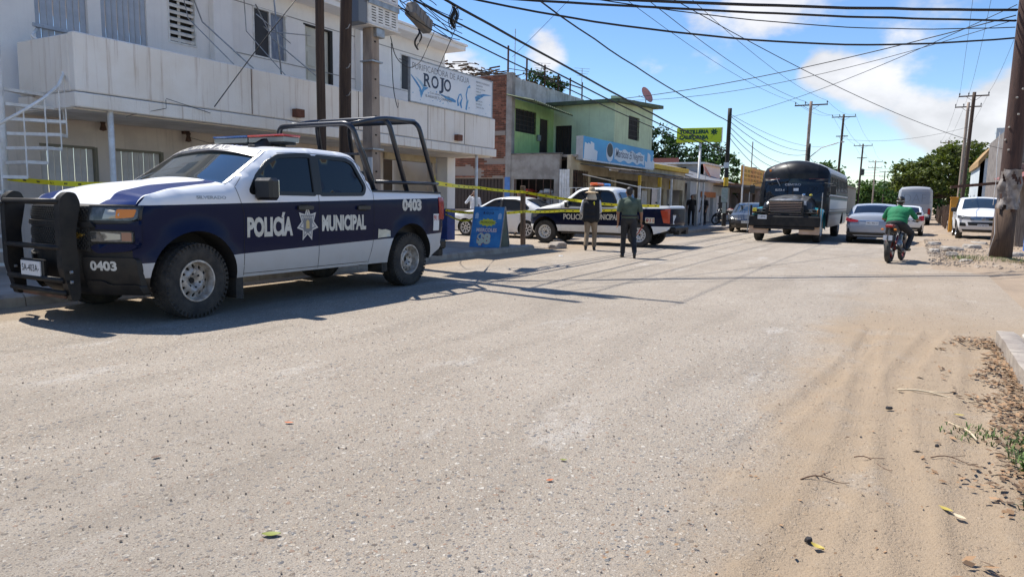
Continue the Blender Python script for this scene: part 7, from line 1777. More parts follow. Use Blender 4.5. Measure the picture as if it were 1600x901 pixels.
J = dict(head=(0, .10, 1.49), neck=(0, .04, 1.36), chest=(0, -.04, 1.17), pelvis=(0, -.16, .93), sl=(-.23, .02, 1.29), sr=(.23, .02, 1.29), el=(-.37, .14, 1.06), er=(.38, .14, 1.06), wl=(-.36, .33, 1.03), wr=(.37, .33, 1.03),
         hl=(-.12, -.12, .90), hr=(.12, -.12, .90), kl=(-.26, .24, .70), kr=(.28, .24, .70), al=(-.23, .0, .37), ar=(.25, .0, .37), tl=(-.24, .13, .32), tr=(.27, .13, .32))
p, V_, rot_ = person((-.34, 20.1, 0), R(-11), 'heavy rider in a green shirt and black cap seen from behind on the motorcycle', J, (0, 1, 0), 'shirt', 'trousers', 'shoe', m_grn, m_blkc, m_shoe, fat=1.38, hands=(1.3, 1.3), hair='short', thumbs=((1, 0, 0), (-1, 0, 0)))
blob_mesh('cap', [('ell', (0, .09, 1.555), (.092, .104, .075), None), ('ell', (0, .19, 1.545), (.065, .07, .014), None)], .008, m_trim, p, 2)
MB().box((0, -.012, 1.55), (.05, .01, .03), None, 0, .004).build('cap_badge', mat('badge_tan', (.35, .3, .22), .7), p); MB().tube([(-.08, .03, 1.51), (-.04, -.005, 1.50), (.04, -.005, 1.50), (.08, .03, 1.51)], .006, 5).build('cap_strap', m_whitem, p)
motorcycle((-9.72, 42.6, .12), R(70), 'black and red motorcycle parked on the pavement left of the dark grey sedan', m_steel, 8, tank_m=m_black)
motorcycle((-9.75, 44.6, .12), R(75), 'red motorcycle parked behind the black one by the dark grey sedan', m_steel, 8, tank_m=m_redp)
motorcycle((-9.6, 30.6, .12), R(60), 'dark motorcycle parked by the awning behind the farther pickup tailgate', m_steel, 8, tank_m=m_black)

# ------------------------------------------------------------------ the A-frame board, caution tape, stake
AF = empty('sandwich_board', (-9.62, 15.75, .13), R(6), 'blue folding price board reading ROJO MIERCOLES $8 on the pavement edge', 'sandwich board')
m_abl = mat('board_blue', (.025, .16, .42), .5, col2=(.05, .25, .52), vscale=3); m_ayel = mat('board_yellow', (.62, .60, .05), .5)
tl_ = .30
def bfn(sgn, off): 
    dy = tl_; L_ = math.hypot(dy, 1.04); ny, nz_ = -1.04 / L_ * sgn, dy / L_
    return lambda u, v: (u, sgn * (-tl_ + tl_ * v / 1.04) + ny * off if sgn > 0 else (tl_ - tl_ * v / 1.04) + (1.04 / L_) * off, v + nz_ * off)
Ff = bfn(1, 0.0)
mb = MB(); panel(mb, [(-.43, 0.0), (.43, 0.0), (.43, 1.04), (-.43, 1.04)], bfn(1, .012), bfn(1, -.006), (), .3, 0, grid=False); mb.build('front_panel', m_abl, AF)
mb = MB(); panel(mb, [(-.43, 0.0), (.43, 0.0), (.43, 1.04), (-.43, 1.04)], lambda u, v: (u, tl_ * 1.0 - tl_ * v / 1.04 + .0, v), lambda u, v: (u, tl_ - tl_ * v / 1.04 + .02, v), (), .3, 0, grid=False); mb.build('back_panel', mat('board_back', (.36, .40, .33), .7, col2=(.28, .3, .24), vscale=5), AF)
for x in (-.44, .44): MB().bar(bfn(1, 0)(x, -.02), bfn(1, 0)(x, 1.05), .02, .03).bar((x, tl_ + .01, -.02), (x, .01, 1.05), .02, .03).build('frame_leg', m_steel, AF)
mb = MB(); add_text(mb, 'PURIFICADORA DE AGUA', bfn(1, .014), -.26, .26, .955, .985); add_text(mb, 'R O J O', bfn(1, .014), -.15, .15, .83, .91, 0, .05); mb.build('board_heading', m_navy, AF)
mb = MB(); 
st = [(.0 + (.27 if k % 2 == 0 else .21) * math.cos(2 * math.pi * k / 24), .635 + (.11 if k % 2 == 0 else .075) * math.sin(2 * math.pi * k / 24)) for k in range(24)]
panel(mb, st, bfn(1, .014), None, (), .1, 0, grid=False); mb.build('starburst', m_ayel, AF)
mb = MB(); add_text(mb, 'PROMOCION', bfn(1, .0155), -.19, .19, .605, .665, 0, .0); mb.build('starburst_lettering', m_ink, AF)
mb = MB(); add_text(mb, 'MIERCOLES', bfn(1, .0145), -.295, .295, .39, .495, 0, .08); mb.build('day_shadow', m_red, AF)
mb = MB(); add_text(mb, 'MIERCOLES', bfn(1, .0155), -.29, .29, .395, .49, 0, .035); mb.build('day_lettering', m_plate, AF)
mb = MB(); add_text(mb, '$8', bfn(1, .0145), -.25, .15, .04, .37, 0, .10); mb.build('price_shadow', m_red, AF)
mb = MB(); add_text(mb, '$8', bfn(1, .0155), -.245, .145, .045, .365, 0, .06); mb.build('price_lettering', mat('board_cream', (.60, .62, .48), .5), AF)
for x in (-.33, .33): 
    mb = MB(); panel(mb, [(x - .05, .73), (x + .05, .73), (x + .05, .84), (x + .02, .88), (x - .02, .88), (x - .05, .84)], bfn(1, .014), None, (), .1, 0, grid=False); mb.build('bottle_print', mat('bottle_pale', (.36, .50, .66), .4), AF)
SKt = MB().bar((-10.12, 18.5, -.1), (-10.16, 18.5, 1.78), .13, .11, bev=.01).build('wooden_stake', m_wood); tag(SKt, 'weathered wooden stake holding the caution tape beside the blue price board', 'stake')
BC = empty('bucket', (-10.15, 16.9, .13), 0, 'small dark bucket on the pavement behind the blue price board', 'bucket'); MB().lathe([(0, 0), (.13, 0), (.17, .34), (.16, .34), (.12, .02), (0, .02)], 18).build('bucket_body', m_bump, BC, True); MB().tube([(.165 * math.cos(a), 0, .33 + .16 * math.sin(a)) for a in [math.pi * k / 10 for k in range(11)]], .006, 6).build('bucket_handle', m_steel, BC)
def tape(pts, label, sag=.0, wd=.075, group='caution tape strung across the scene', seed=0):
    mb = MB(); rnd = random.Random(seed); V = []; K = 24
    allp = []
    for i in range(len(pts) - 1):
        a, b = Vector(pts[i]), Vector(pts[i + 1])
        for k in range(K + (1 if i == len(pts) - 2 else 0)):
            t = k / K; p = a.lerp(b, t) - Vector((0, 0, 4 * sag * t * (1 - t))); allp.append(p)
    n = len(allp)
    for i, p in enumerate(allp):
        d = (allp[min(n - 1, i + 1)] - allp[max(0, i - 1)]).normalized(); tw = .9 * noise.noise(Vector((i * .16, seed * 3.3, 0))) 
        s = d.cross(Vector((0, 0, 1))).normalized(); u = (Vector((0, 0, 1)) * math.cos(tw) + s * math.sin(tw)) * wd / 2
        V += [p + u, p - u]
    mb.add(V, [(2 * i, 2 * i + 1, 2 * i + 3, 2 * i + 2) for i in range(n - 1)])
    o = mb.build('caution_tape', m_tape); tag(o, label, 'tape', group)
    ink = MB()
    for i in range(1, n - 2, 3):
        a, b = (V[2 * i], V[2 * i + 1]), (V[2 * i + 2], V[2 * i + 3]); 
        nrm = (b[0] - a[0]).cross(a[1] - a[0]).normalized() * .002
        for sg in (1, -1):
            f = lambda u, v, sg=sg: a[1].lerp(b[1], u).lerp(a[0].lerp(b[0], u), v) + nrm * sg
            ink.add([f(.1, .3), f(.8, .3), f(.8, .65), f(.1, .65)], [(0, 1, 2, 3)])
    ink.build('tape_print', mat('tape_ink', (.10, .085, .02), .6), o)
tape([(-7.02, 9.68, 1.62), (-10.98, 17.30, 1.70), (-10.12, 18.43, 1.60), (-7.62, 18.42, 1.30), (-6.0, 18.6, 1.27), (-8.9, 33.3, 1.30)][:5], 'long caution tape running from the roll cage past the stake to the vested man', .02, seed=1)
tape([(-12.38, 17.7, 1.02), (-10.98, 17.33, .98), (-10.12, 18.43, 1.02)], 'lower caution tape behind the blue price board up to the stake', .03, seed=2)
tape([(-10.10, 18.43, 1.03), (-9.4, 19.6, 1.06), (-7.7, 20.4, 1.13)], 'lower caution tape from the stake across the farther pickup hood', .02, seed=3)
tape([(-12.38, 17.7, .90), (-11.5, 17.4, .72), (-10.98, 17.33, .90)], 'slack loop of caution tape between the corner column and the thin post', .03, wd=.05, seed=4)
tape([(-11.75, 5.45, 1.55), (-9.9, 6.0, 1.47), (-8.64, 8.2, 1.5)], 'caution tape tied from the spiral stair behind the nearer pickup', .03, seed=5)
tape([(-8.64, 8.1, 1.52), (-8.62, 9.7, 1.53)], 'caution tape stretched inside the roll cage', .01, seed=6)
tape([(-7.0, 9.66, 1.50), (-7.0, 9.70, 1.70)], 'knot of caution tape round the rear cage leg', 0, wd=.11, seed=8)
# ------------------------------------------------------------------ utility poles
m_ins = mat('insulator', (.03, .028, .03), .3)
def pole(loc, h, r0, r1, m, label, arms=(), group=None, lean=(0, 0), n=12, wob=.0, name='utility_pole', grain=True):
    root = empty(name, loc, 0, label, 'utility pole', group)
    pts = []; rs = []
    K = 14
    for k in range(K + 1):
        t = k / K; pts.append((lean[0] * t + wob * noise.noise(Vector((t * 3, loc[0], 1))), lean[1] * t + wob * noise.noise(Vector((t * 3, loc[1], 7))), -.2 + (h + .2) * t)); rs.append(r0 + (r1 - r0) * t + .004 * noise.noise(Vector((t * 9, loc[1], 3))))
    MB().tube(pts, rs, n).build('pole_shaft', m, root, True)
    for (z, half, ang, ins) in arms:
        d = Vector((math.cos(ang), math.sin(ang), 0)); c = Vector((lean[0] * z / h, lean[1] * z / h, z)); off = Vector((-d.y, d.x, 0)) * (r1 + .05)
        MB().bar(c - d * half + off, c + d * half + off, .09, .11).build('crossarm', m_rust if ins else m_wood, root)
        for s in ((-.95, -.35, .95) if ins == 3 else (-.95, 0, .95)) if ins else ():
            MB().lathe([(.02, 0), (.02, .08), (.05, .09), (.06, .14), (.045, .2), (.05, .24), (.02, .27), (0, .27)], 10, 'Z', tuple(c + d * half * s + off + Vector((0, 0, .05)))).build('insulator', m_ins, root)
        MB().bar(c + off * .6 - Vector((0, 0, .5)), c + d * half * .55 + off, .03, .03).bar(c + off * .6 - Vector((0, 0, .5)), c - d * half * .55 + off, .03, .03).build('arm_brace', m_rust, root)
    return root
P1 = pole((-9.5, 9.58, .1), 9.4, .085, .075, m_polew, 'slim dark timber utility pole, leftmost of the three before the white building', lean=(.10, .05), wob=.05)
P2 = pole((-9.5, 10.18, .1), 9.7, .12, .10, m_polew, 'thick dark timber utility pole between the slim pole and the concrete one', arms=((9.3, 1.1, 0, 3), (8.3, .9, 0, 3)), lean=(.16, .10), wob=.04)
MB().lathe([(0, -.45), (.24, -.45), (.26, -.4), (.26, .4), (.22, .48), (0, .5)], 18, 'Z', (.5, .0, 7.3)).bb((.1, -.05, 7.2), (.3, .05, 7.4)).build('transformer', m_steel, P2, True)
for z in (3.1, 3.6, 4.3, 4.9): MB().tube([(.0, .0, z), (.22, -.05, z + .03), (.26, -.05, z + .09)], .010, 5).build('step_bolt', m_steel, P2)
P3 = empty('cabinet_pole', (-9.6, 11.12, .1), 0, 'square concrete pole carrying two white louvred telephone cabinets', 'utility pole')
mb = MB(); vs = []
for (z, a) in ((-.1, .135), (4.55, .11)): vs += [(-a, -a, z), (a, -a, z), (a, a, z), (-a, a, z)]
mb.add(vs, [(0, 1, 5, 4), (1, 2, 6, 5), (2, 3, 7, 6), (3, 0, 4, 7), (4, 5, 6, 7)]); mb.build('pole_shaft', m_polec, P3)
for k in range(22): MB().bb((.105 + .0012 * (22 - k), -.03, .5 + k * .18), (.128 + .0012 * (22 - k), .0, .53 + k * .18)).build('pole_hole', m_core, P3) if k % 2 else None
MB().bb((-.16, -.17, 2.2), (.18, .17, 2.23)).bb((-.15, -.16, 3.9), (.17, .16, 3.93)).build('pole_band', m_steel, P3)
MB().bb((-.16, -.05, 4.38), (.2, .19, 4.55), bev=.01).build('cabinet_bracket', m_steel, P3)
for z in (4.56, 5.06):
    c = MB().bb((-.28, -.30, z + .03), (.20, .62, z + .44), bev=.02).build('louvred_cabinet', m_whitem, P3)
    MB().bb((-.26, -.55, z), (.18, -.305, z + .42), bev=.01).build('cabinet_side_box', mat('slate_metal', (.16, .18, .21), .6), c)
    MB().bb((-.31, -.33, z), (.23, .65, z + .028), bev=.01).build('cabinet_tray', m_whitem, c)
    for r_ in range(6):
        mb = MB()
        for q in range(4): mb.bb((.2, -.2 + q * .2, z + .09 + r_ * .05), (.2035, -.08 + q * .2, z + .105 + r_ * .05))
        mb.build('louvre_slots', m_core, c, kind='stuff')
    MB().bb((.20, -.30, z + .39), (.225, .62, z + .50), bev=.004).build('mounting_rail', m_steel, c)
for z in (2.25, 2.3): MB().bb((.05, -.17, z - .6), (.15, -.15, z - .2)).build('notice', m_plate, P3) if z < 2.3 else None
TB = empty('splice_box', (-9.55, 12.62, 5.2), R(8), 'grey cable splice box hanging in the wires right of the louvred cabinets', 'junction box')
o = MB().bb((-.13, -.42, -.17), (.13, .42, .15), bev=.05).build('box_body', mat('grey_plastic_box', (.16, .16, .16), .7, col2=(.22, .19, .16), vscale=5), TB); o.rotation_euler = (R(-16), 0, 0)
for k in range(5): 
    q = MB().bb((.131, -.36 + k * .16, -.12), (.14, -.28 + k * .16, .1)).build('box_rib', MATS['grey_plastic_box'], TB); q.rotation_euler = (R(-16), 0, 0)
def coil(loc, r, n, label, tilt):
    mb = MB(); rnd = random.Random(int(r * 1000))
    for k in range(n):
        rr = r * rnd.uniform(.9, 1.06); dx = rnd.uniform(-.05, .05); e = rnd.uniform(.85, 1.1)
        mb.tube([(dx + .03 * math.sin(3 * a), rr * math.cos(a), rr * e * math.sin(a)) for a in [2 * math.pi * q / 28 for q in range(29)]], .011, 5)
    o = mb.build('cable_coil', m_cable, None, True); o.location = loc; o.rotation_euler = tilt; tag(o, label, 'cable coil'); return o
coil((-9.5, 13.85, 5.47), .24, 8, 'big black cable coil hanging at the top of the street wires', (0, R(5), R(25)))
coil((-9.5, 12.55, 4.72), .22, 2, 'loose loop of black cable under the grey splice box', (0, R(10), R(30)))
coil((-9.55, 11.9, 5.75), .3, 2, 'loose cable loop above the louvred cabinets', (0, R(-10), R(20)))

R1 = pole((1.98, 21.55, .05), 11.4, .225, .19, mat('brown_pole_paint', (.075, .036, .025), .8, col2=(.045, .022, .016), vscale=5, stretch=(5, 5, .5), bump=.4, bscale=16), 'big brown utility pole on the right wrapped in torn plastic sheet', arms=((11.0, 1.1, 0, 3), (10.0, .9, 0, 3)), lean=(.06, .0), n=20, wob=.03)
MB().tube([(-.02, -.02, -.2), (0, 0, 1.42)], [.255, .232], 20).build('pole_lower_band', mat('worn_brown_lower', (.10, .062, .04), .9, col2=(.065, .04, .027), vscale=6, stretch=(5, 5, .5), bump=.5), R1, True)
mb = MB(); vs = []; na, nz_ = 30, 16
for j in range(nz_ + 1):
    z = 1.30 + .98 * j / nz_
    for i in range(na + 1):
        a = -2.5 + 2.3 * i / na; k = noise.noise(Vector((a * 2.2, z * 3.5, 2))); r_ = .245 + .06 * max(0, .4 + k) + .02 * noise.noise(Vector((a * 6, z * 8, 5)))
        if j < 3: r_ += .05 * (3 - j) / 3 * (.5 + k)
        vs.append((r_ * math.cos(a), r_ * math.sin(a), z + .07 * noise.noise(Vector((a * 1.5, 0, 9)))))
mb.add(vs, [(j * (na + 1) + i, j * (na + 1) + i + 1, (j + 1) * (na + 1) + i + 1, (j + 1) * (na + 1) + i) for j in range(nz_) for i in range(na) if noise.noise(Vector((i * .17, j * .22, 4))) < .30 + .2 * math.sin(j * .4)])
PW = mb.build('plastic_wrap', mat('torn_plastic', (.15, .12, .10), .6, col2=(.30, .26, .225), vscale=7, bump=.6, bscale=18), None, True); PW.location = (1.98, 21.55, .05); tag(PW, 'torn grey plastic sheet wrapped round the brown utility pole', 'plastic sheet')
for k, (a, z) in enumerate(((-2.2, 3.3), (-1.4, 3.6), (-2.0, 2.75), (-1.2, 4.2), (-2.5, 3.0), (-1.7, 4.0))):
    MB().box((.212 * math.cos(a), .212 * math.sin(a), z), (.03, .05, .045), a, 0, .008).build('paper_scrap', m_conc, R1)
MB().tube([(-.3, -.05, .02), (-.26, -.12, .3), (-.20, -.22, .7), (-.24, -.14, 1.3)], .006, 5).tube([(-.28, .06, 3.2), (-.3, -.03, 2.6), (-.27, -.09, 2.0), (-.28, -.06, 1.4)], .008, 5).build('loose_wire', m_whitem, R1)
R2 = pole((3.6, 76, 0), 11.6, .17, .14, m_polew, 'dark timber pole with crossarm behind the white pickup', arms=((11.3, 1.15, 0, 3),), lean=(.2, 0))
R3 = pole((3.65, 83, 0), 11.6, .17, .13, m_polec, 'pale concrete pole with crossarm just left of the dark timber pole', arms=((11.2, 1.1, 0, 3),), lean=(.1, 0))
R4 = pole((3.7, 128, 0), 11.6, .17, .13, m_polew, 'far pole rising over the big tree on the right', arms=((11.3, 1.1, 0, 3),))
P4 = pole((-9.3, 40.5, .1), 6.5, .125, .11, mat('tarred_pole', (.022, .019, .017), .8), 'black pole with a yellow band right of the green tortilla sign')
MB().lathe([(.13, 2.25), (.132, 2.28), (.132, 2.7), (.13, 2.72)], 12).build('yellow_band', m_yellow, P4, True); MB().bb((-.14, -.15, 3.25), (.14, -.13, 3.55)).build('meter_plate', m_plate, P4)
for (z0, z1, w_) in ((1.35, 2.15, .36), (.75, 1.33, .2)): MB().bb((-w_ / 2, -.17, z0), (w_ / 2, -.14, z1), bev=.004).build('pole_notice', mat('pale_green_notice', (.42, .48, .36), .6, col2=(.55, .56, .5), vscale=8), P4)
P5 = pole((-9, 70, 0), 10.7, .16, .13, m_polec, 'tall pole with crossarm behind the dark bus roof', arms=((10.4, 1.4, 0, 3),), lean=(.1, 0))
P5b = pole((-8.75, 69.5, 0), 6.9, .16, .14, MATS['tarred_pole'], 'short dark pole with a street lamp arm beside the tall crossarm pole')
MB().tube([(0, 0, 5.9), (.6, 6, 6.6), (1.6, 14, 7.4)], .05, 6).build('lamp_arm', m_steel, P5b) if False else MB().tube([(0, 0, 5.6), (1.0, 0, 6.5), (2.4, 0, 6.95)], .045, 6).lathe([(0, -.05), (.16, -.04), (.2, .03), (0, .08)], 10, 'Z', (2.7, 0, 6.98)).build('lamp_arm', m_steel, P5b)
P6 = pole((-9, 100, 0), 12.9, .17, .13, m_polew, 'tall pole with crossarm, second beyond the dark bus', arms=((12.6, 1.4, 0, 3), (10.2, .7, 0, 0)), lean=(.25, 0))
P7 = pole((-9, 140, 0), 12.3, .18, .13, m_polew, 'third crossarm pole beyond the dark bus with a transformer', arms=((12.0, 1.5, 0, 3), (9.9, .8, 0, 0)), lean=(.2, 0)); MB().lathe([(0, -.6), (.35, -.5), (.35, .5), (0, .6)], 12, 'Z', (.4, 0, 7.4)).build('transformer', m_trim, P7)
P8 = pole((-9, 190, 0), 12.3, .18, .13, m_polec, 'fourth crossarm pole along the far left side of the street', arms=((12.0, 1.5, 0, 3), (10.6, 1.5, 0, 3)))
P9 = pole((-9, 250, 0), 12.5, .18, .13, m_polew, 'fifth crossarm pole along the far left side of the street', arms=((12.2, 1.5, 0, 3), (10.8, 1.5, 0, 3)))
P10 = pole((-8.6, 320, 0), 14, .2, .14, m_polew, 'farthest crossarm pole before the distant trees', arms=((13.7, 1.6, 0, 3), (12, 1.6, 0, 3)))

# ------------------------------------------------------------------ overhead wires
def cable(pts, sag, r, label, group=None, n=18, name='overhead_cable', wob=0.0):
    mb = MB(); P = []
    for i in range(len(pts) - 1):
        a, b = Vector(pts[i]), Vector(pts[i + 1])
        s = sag[i] if isinstance(sag, (list, tuple)) else sag
        for k in range(n + (1 if i == len(pts) - 2 else 0)):
            t = k / n; p = a.lerp(b, t) - Vector((0, 0, 4 * s * t * (1 - t)))
            if wob: p += Vector((wob * noise.noise(p * .8), wob * noise.noise(p * .8 + Vector((9, 0, 0))), wob * noise.noise(p * .9 + Vector((0, 5, 0)))))
            P.append(p)
    mb.tube(P, r, 5); o = mb.build(name, m_cable, None, True); tag(o, label, 'cable', group); return o
g1 = 'thick black cables along the left side of the street'
for k, (z0, z1, r, yo, x1) in enumerate(((5.97, 4.25, .032, 10.3, -9.3), (5.62, 4.12, .024, 10.3, -9.25), (5.35, 3.95, .018, 10.3, -9.35))):
    cable([(-9.45 - .03 * k, 10.25, z0), (-9.35, 40.4, z1)], .10 + .04 * k, r, ('topmost thick black cable running along the left side of the street to the black pole', 'second thick black cable below the topmost along the left side of the street', 'lowest black cable along the left side of the street')[k], g1, 24, wob=.02)
cable([(-9.4, 10.3, 7.35), (-9.3, 40.4, 5.86)], .28, .024, 'twisted service cable sloping from the timber poles to the top of the black pole', None, 24, wob=.05)
for k, (zl, zr, s, r) in enumerate(((5.25, 6.15, .1, .034), (5.2, 5.9, .1, .026), (5.5, 5.5, .6, .022), (6.3, 6.4, .1, .012), (5.9, 5.75, .5, .012))):
    cable([(-9.4, 10.3, zl), (1.78, 21.5, zr)], s, r, ('thickest black cable crossing the street at the top of the view', 'second black cable just under the thickest crossing the street', 'lowest sagging black cable crossing the street to the brown pole', 'thin upper wire crossing the street over the thick cables', 'thin sagging wire crossing the street under the thick cables')[k], 'cables crossing the street to the brown pole', 26, wob=.015)
cable([(-11.8, 30.2, 5.9), (1.78, 21.6, 6.05)], .25, .014, 'service wire from the green house across the street to the brown pole', 'house service wires')
cable([(-11.8, 30.3, 5.85), (1.78, 21.6, 5.95)], .5, .009, 'thinner slack service wire from the green house to the brown pole', 'house service wires')
cable([(-9.3, 40.4, 6.1), (1.78, 21.6, 6.3)], .3, .010, 'thin wire from the black pole across the street to the brown pole', 'house service wires')
cable([(-14.9, 26.0, 7.2), (-2, 14, 9.6)], .15, .008, 'thin wire rising from the green house roof over the street', 'house service wires')
cable([(-9.4, 10.3, 8.4), (4.2, 48, 4.6)], .9, .012, 'long thin wire sagging from the timber poles to the block house', 'house service wires', 26)
for k, dx in enumerate((-1.0, -.35, 1.0)):
    gl = 'thin power lines along the left crossarm poles'
    cable([(-9.34 + dx * 1.05, 10.2, 9.65), (-8.9 + dx * 1.33, 70, 10.7), (-8.75 + dx * 1.33, 100, 12.9), (-8.8 + dx * 1.42, 140, 12.3), (-9 + dx * 1.42, 190, 12.3), (-9 + dx * 1.42, 250, 12.5)], [1.0, .5, .6, .8, .8], .011 + .004 * (k == 1), ('leftmost', 'middle', 'rightmost')[k] + ' thin power line on the crossarms of the left poles', gl, 14)
    cable([(2.04 + dx * 1.05, 21.5, 11.35), (3.8 + dx * 1.1, 76, 11.6), (3.75 + dx * 1.05, 128, 11.6)], [1.0, .8], .009, ('leftmost', 'middle', 'rightmost')[k] + ' thin power line on the crossarms of the right poles', 'thin power lines along the right crossarm poles', 14)
for k in range(5):
    cable([(-9.3, 40.5, 6.2 - .28 * k), (-8.9, 70, 6.3 - .5 * k + .2 * (k % 2))], .5 + .22 * k, .016, ('uppermost', 'second highest', 'middle', 'second lowest', 'lowest')[k] + ' sagging cable between the black pole and the tall pole over the bus', 'sagging cables over the bus', 16)
for k in range(3): cable([(-8.9, 70, 6.0 - .4 * k), (-8.8, 100, 5.8 - .3 * k), (-8.8, 140, 5.6)], [.9, 1.0], .018, ('upper', 'middle', 'lower')[k] + ' low sagging cable between the far left poles', 'sagging cables over the bus', 14)
for k in range(3): cable([(-8.8, 140, 7.8 - .5 * k), (3.7, 83, 7.6 - .4 * k)], .8, .016, ('upper', 'middle', 'lower')[k] + ' thin cable crossing the far street between left and right poles', 'cables crossing the far street', 16)
cable([(-8.9, 100, 9.9), (3.7, 76, 8.6)], .7, .014, 'single wire crossing the far street above the others', 'cables crossing the far street', 16)
cable([(-9.3, 40.5, 6.3), (-8.6, 100, 9.6)], 1.2, .012, 'wire rising from the black pole to the second far pole', 'sagging cables over the bus', 16)
# tangle between cabinets, splice box and coil
rnd = random.Random(21)
for k in range(10):
    a = Vector((-9.5, 11.2 + rnd.random(), 5.2 + rnd.random() * .6)); b = Vector((-9.5 + rnd.uniform(-.1, .1), 13.2 + rnd.random() * 1.2, 4.9 + rnd.random() * .7)); m_ = a.lerp(b, .5) + Vector((rnd.uniform(-.2, .2), 0, rnd.uniform(-.5, .35)))
    P = [a * (1 - t) ** 2 + m_ * 2 * t * (1 - t) + b * t * t for t in [q / 12 for q in range(13)]]
    o = MB().tube(P, .009, 5).build('cable_tangle', m_cable, None, True); tag(o, 'loose black cable looping between the louvred cabinets and the splice box', 'cable', 'loose cables by the splice box')
for (pts, lb) in (([(-9.5, 11.6, 4.6), (-9.5, 11.75, 4.2), (-9.5, 12.2, 4.05), (-9.5, 12.6, 4.25), (-9.5, 13.1, 5.0)], 'thick slack cable under the louvred cabinets'), ([(-9.6, 11.75, 4.5), (-9.6, 11.8, 3.6), (-10.2, 12.7, 3.3), (-10.9, 13.6, 3.6)], 'thin cable dropping from the cabinets to the parapet'),
                  ([(-9.5, 9.7, 5.4), (-10.3, 8.9, 3.9), (-10.95, 8.5, 2.9)], 'thin wire from the slim pole down to the balcony fascia'), ([(-9.5, 13.9, 5.2), (-11.0, 15.3, 4.6)], 'thin wire from the coil to the shop sign'), ([(-12.8, 16.0, 5.2), (-11.0, 15.9, 4.65)], 'thin wire from the wall to the sign top')):
    P = [Vector(p) for p in pts]; o = MB().tube(arc_pts(P, .5, 6) if len(P) > 2 else P, .009, 5).build('hanging_wire', m_cable, None, True); tag(o, lb, 'cable')
for k, (y0, z0, y1, z1) in enumerate(((10.7, 5.5, 10.4, 3.75), (11.0, 5.45, 11.5, 3.76), (9.2, 5.4, 9.15, 3.76), (9.38, 5.4, 9.6, 3.76))):
    o = MB().tube([(-12.72, y0, z0), (-12.5, (y0 + y1) / 2, (z0 + z1) / 2 + .15), (-11.2, y1, z1)], .014 if k % 2 else .010, 6).build('conduit_pipe', m_steel, None, True)
    tag(o, ('grey hose leaning beside the left of the sliding window', 'grey hose leaning across the sliding window', 'thin pipe leaning on the louvre window', 'thicker pipe leaning on the louvre window')[k], 'pipe')
yg = MB().tube([(-12.6, 11.1, 5.0), (-12.0, 10.7, 4.75), (-11.3, 11.2, 4.7)], .012, 6).tube([(-11.9, 10.3, 5.0), (-11.9, 11.2, 4.6)], .01, 6).tube([(-11.85, 10.9, 3.7), (-11.9, 10.75, 5.6)], .016, 6).build('tv_antenna', m_steel, None, True); tag(yg, 'thin television antenna on the balcony before the sliding window', 'antenna')

# ------------------------------------------------------------------ trees
def leaf_mat(name, c, isl=.5):
    if name in MATS: return MATS[name]
    m = mat(name, c, .65, island=isl, spec=.3); t = m.node_tree; b = t.nodes['Principled BSDF']
    tr = t.nodes.new('ShaderNodeBsdfTranslucent'); tr.inputs[0].default_value = (c[0] * 1.6, c[1] * 1.7, c[2] * .8, 1)
    mxs = t.nodes.new('ShaderNodeMixShader'); mxs.inputs[0].default_value = .28
    t.links.new(b.outputs[0], mxs.inputs[1]); t.links.new(tr.outputs[0], mxs.inputs[2]); t.links.new(mxs.outputs[0], t.nodes['Material Output'].inputs[0]); return m
def tree(loc, label, blobs, leaf, n, m, trunk_h, tr=.18, seed=1, group=None, name='leafy_tree', limbs=True):
    root = empty(name, loc, 0, label, 'tree', group); rnd = np.random.RandomState(seed); vs = []; fs = []
    for (c, r) in blobs:
        vol = r[0] * r[1] * r[2]; k = int(n * vol ** .72)
        nc = max(8, k // 42)
        d = rnd.normal(size=(nc, 3)); d /= np.linalg.norm(d, axis=1)[:, None]; rad = rnd.uniform(.35, 1.0, nc) ** .45
        cen = np.array(c) + d * rad[:, None] * np.array(r) * rnd.uniform(.85, 1.12, (nc, 1))
        for q in cen:
            cr = leaf * rnd.uniform(1.8, 3.6); kk = 42
            p = q + rnd.normal(size=(kk, 3)) * cr * np.array((1, 1, .55)) * .55
            nn_ = rnd.normal(size=(kk, 3)) + np.array((0, 0, .9)); nn_ /= np.linalg.norm(nn_, axis=1)[:, None]
            t1 = np.cross(nn_, rnd.normal(size=(kk, 3))); t1 /= np.linalg.norm(t1, axis=1)[:, None]; t2 = np.cross(nn_, t1)
            s = leaf * rnd.uniform(.6, 1.25, (kk, 1)); b = len(vs)
            A = p - t1 * s; B_ = p + t2 * s * .5; C_ = p + t1 * s; D_ = p - t2 * s * .5
            for i in range(kk):
                vs.extend((A[i], B_[i], C_[i], D_[i])); fs.append((b + 4 * i, b + 4 * i + 1, b + 4 * i + 2, b + 4 * i + 3))
    mesh_obj('crown', vs, fs, m, root)
    T = MB().tube([(0, 0, -.2), (.05, .03, trunk_h * .5), (-.05, .05, trunk_h)], [tr * 1.3, tr, tr * .8], 9)
    if limbs:
        for (c, r) in blobs:
            c = Vector(c); st = Vector((0, 0, trunk_h * .8)); mid = st.lerp(c, .5) + Vector((0, 0, -.15 * (c - st).length)); T.tube([st, mid, c], [tr * .55, tr * .38, tr * .15], 6)
    T.build('trunk', mat('bark', (.09, .065, .045), .9, col2=(.05, .038, .03), vscale=4, bump=.6, bscale=14), root, True)
    return root
lm1 = leaf_mat('dark_green_leaf', (.035, .075, .022)); lm2 = leaf_mat('mid_green_leaf', (.055, .10, .025)); lm3 = leaf_mat('olive_leaf', (.085, .105, .024)); lm4 = leaf_mat('deep_leaf', (.022, .05, .018))
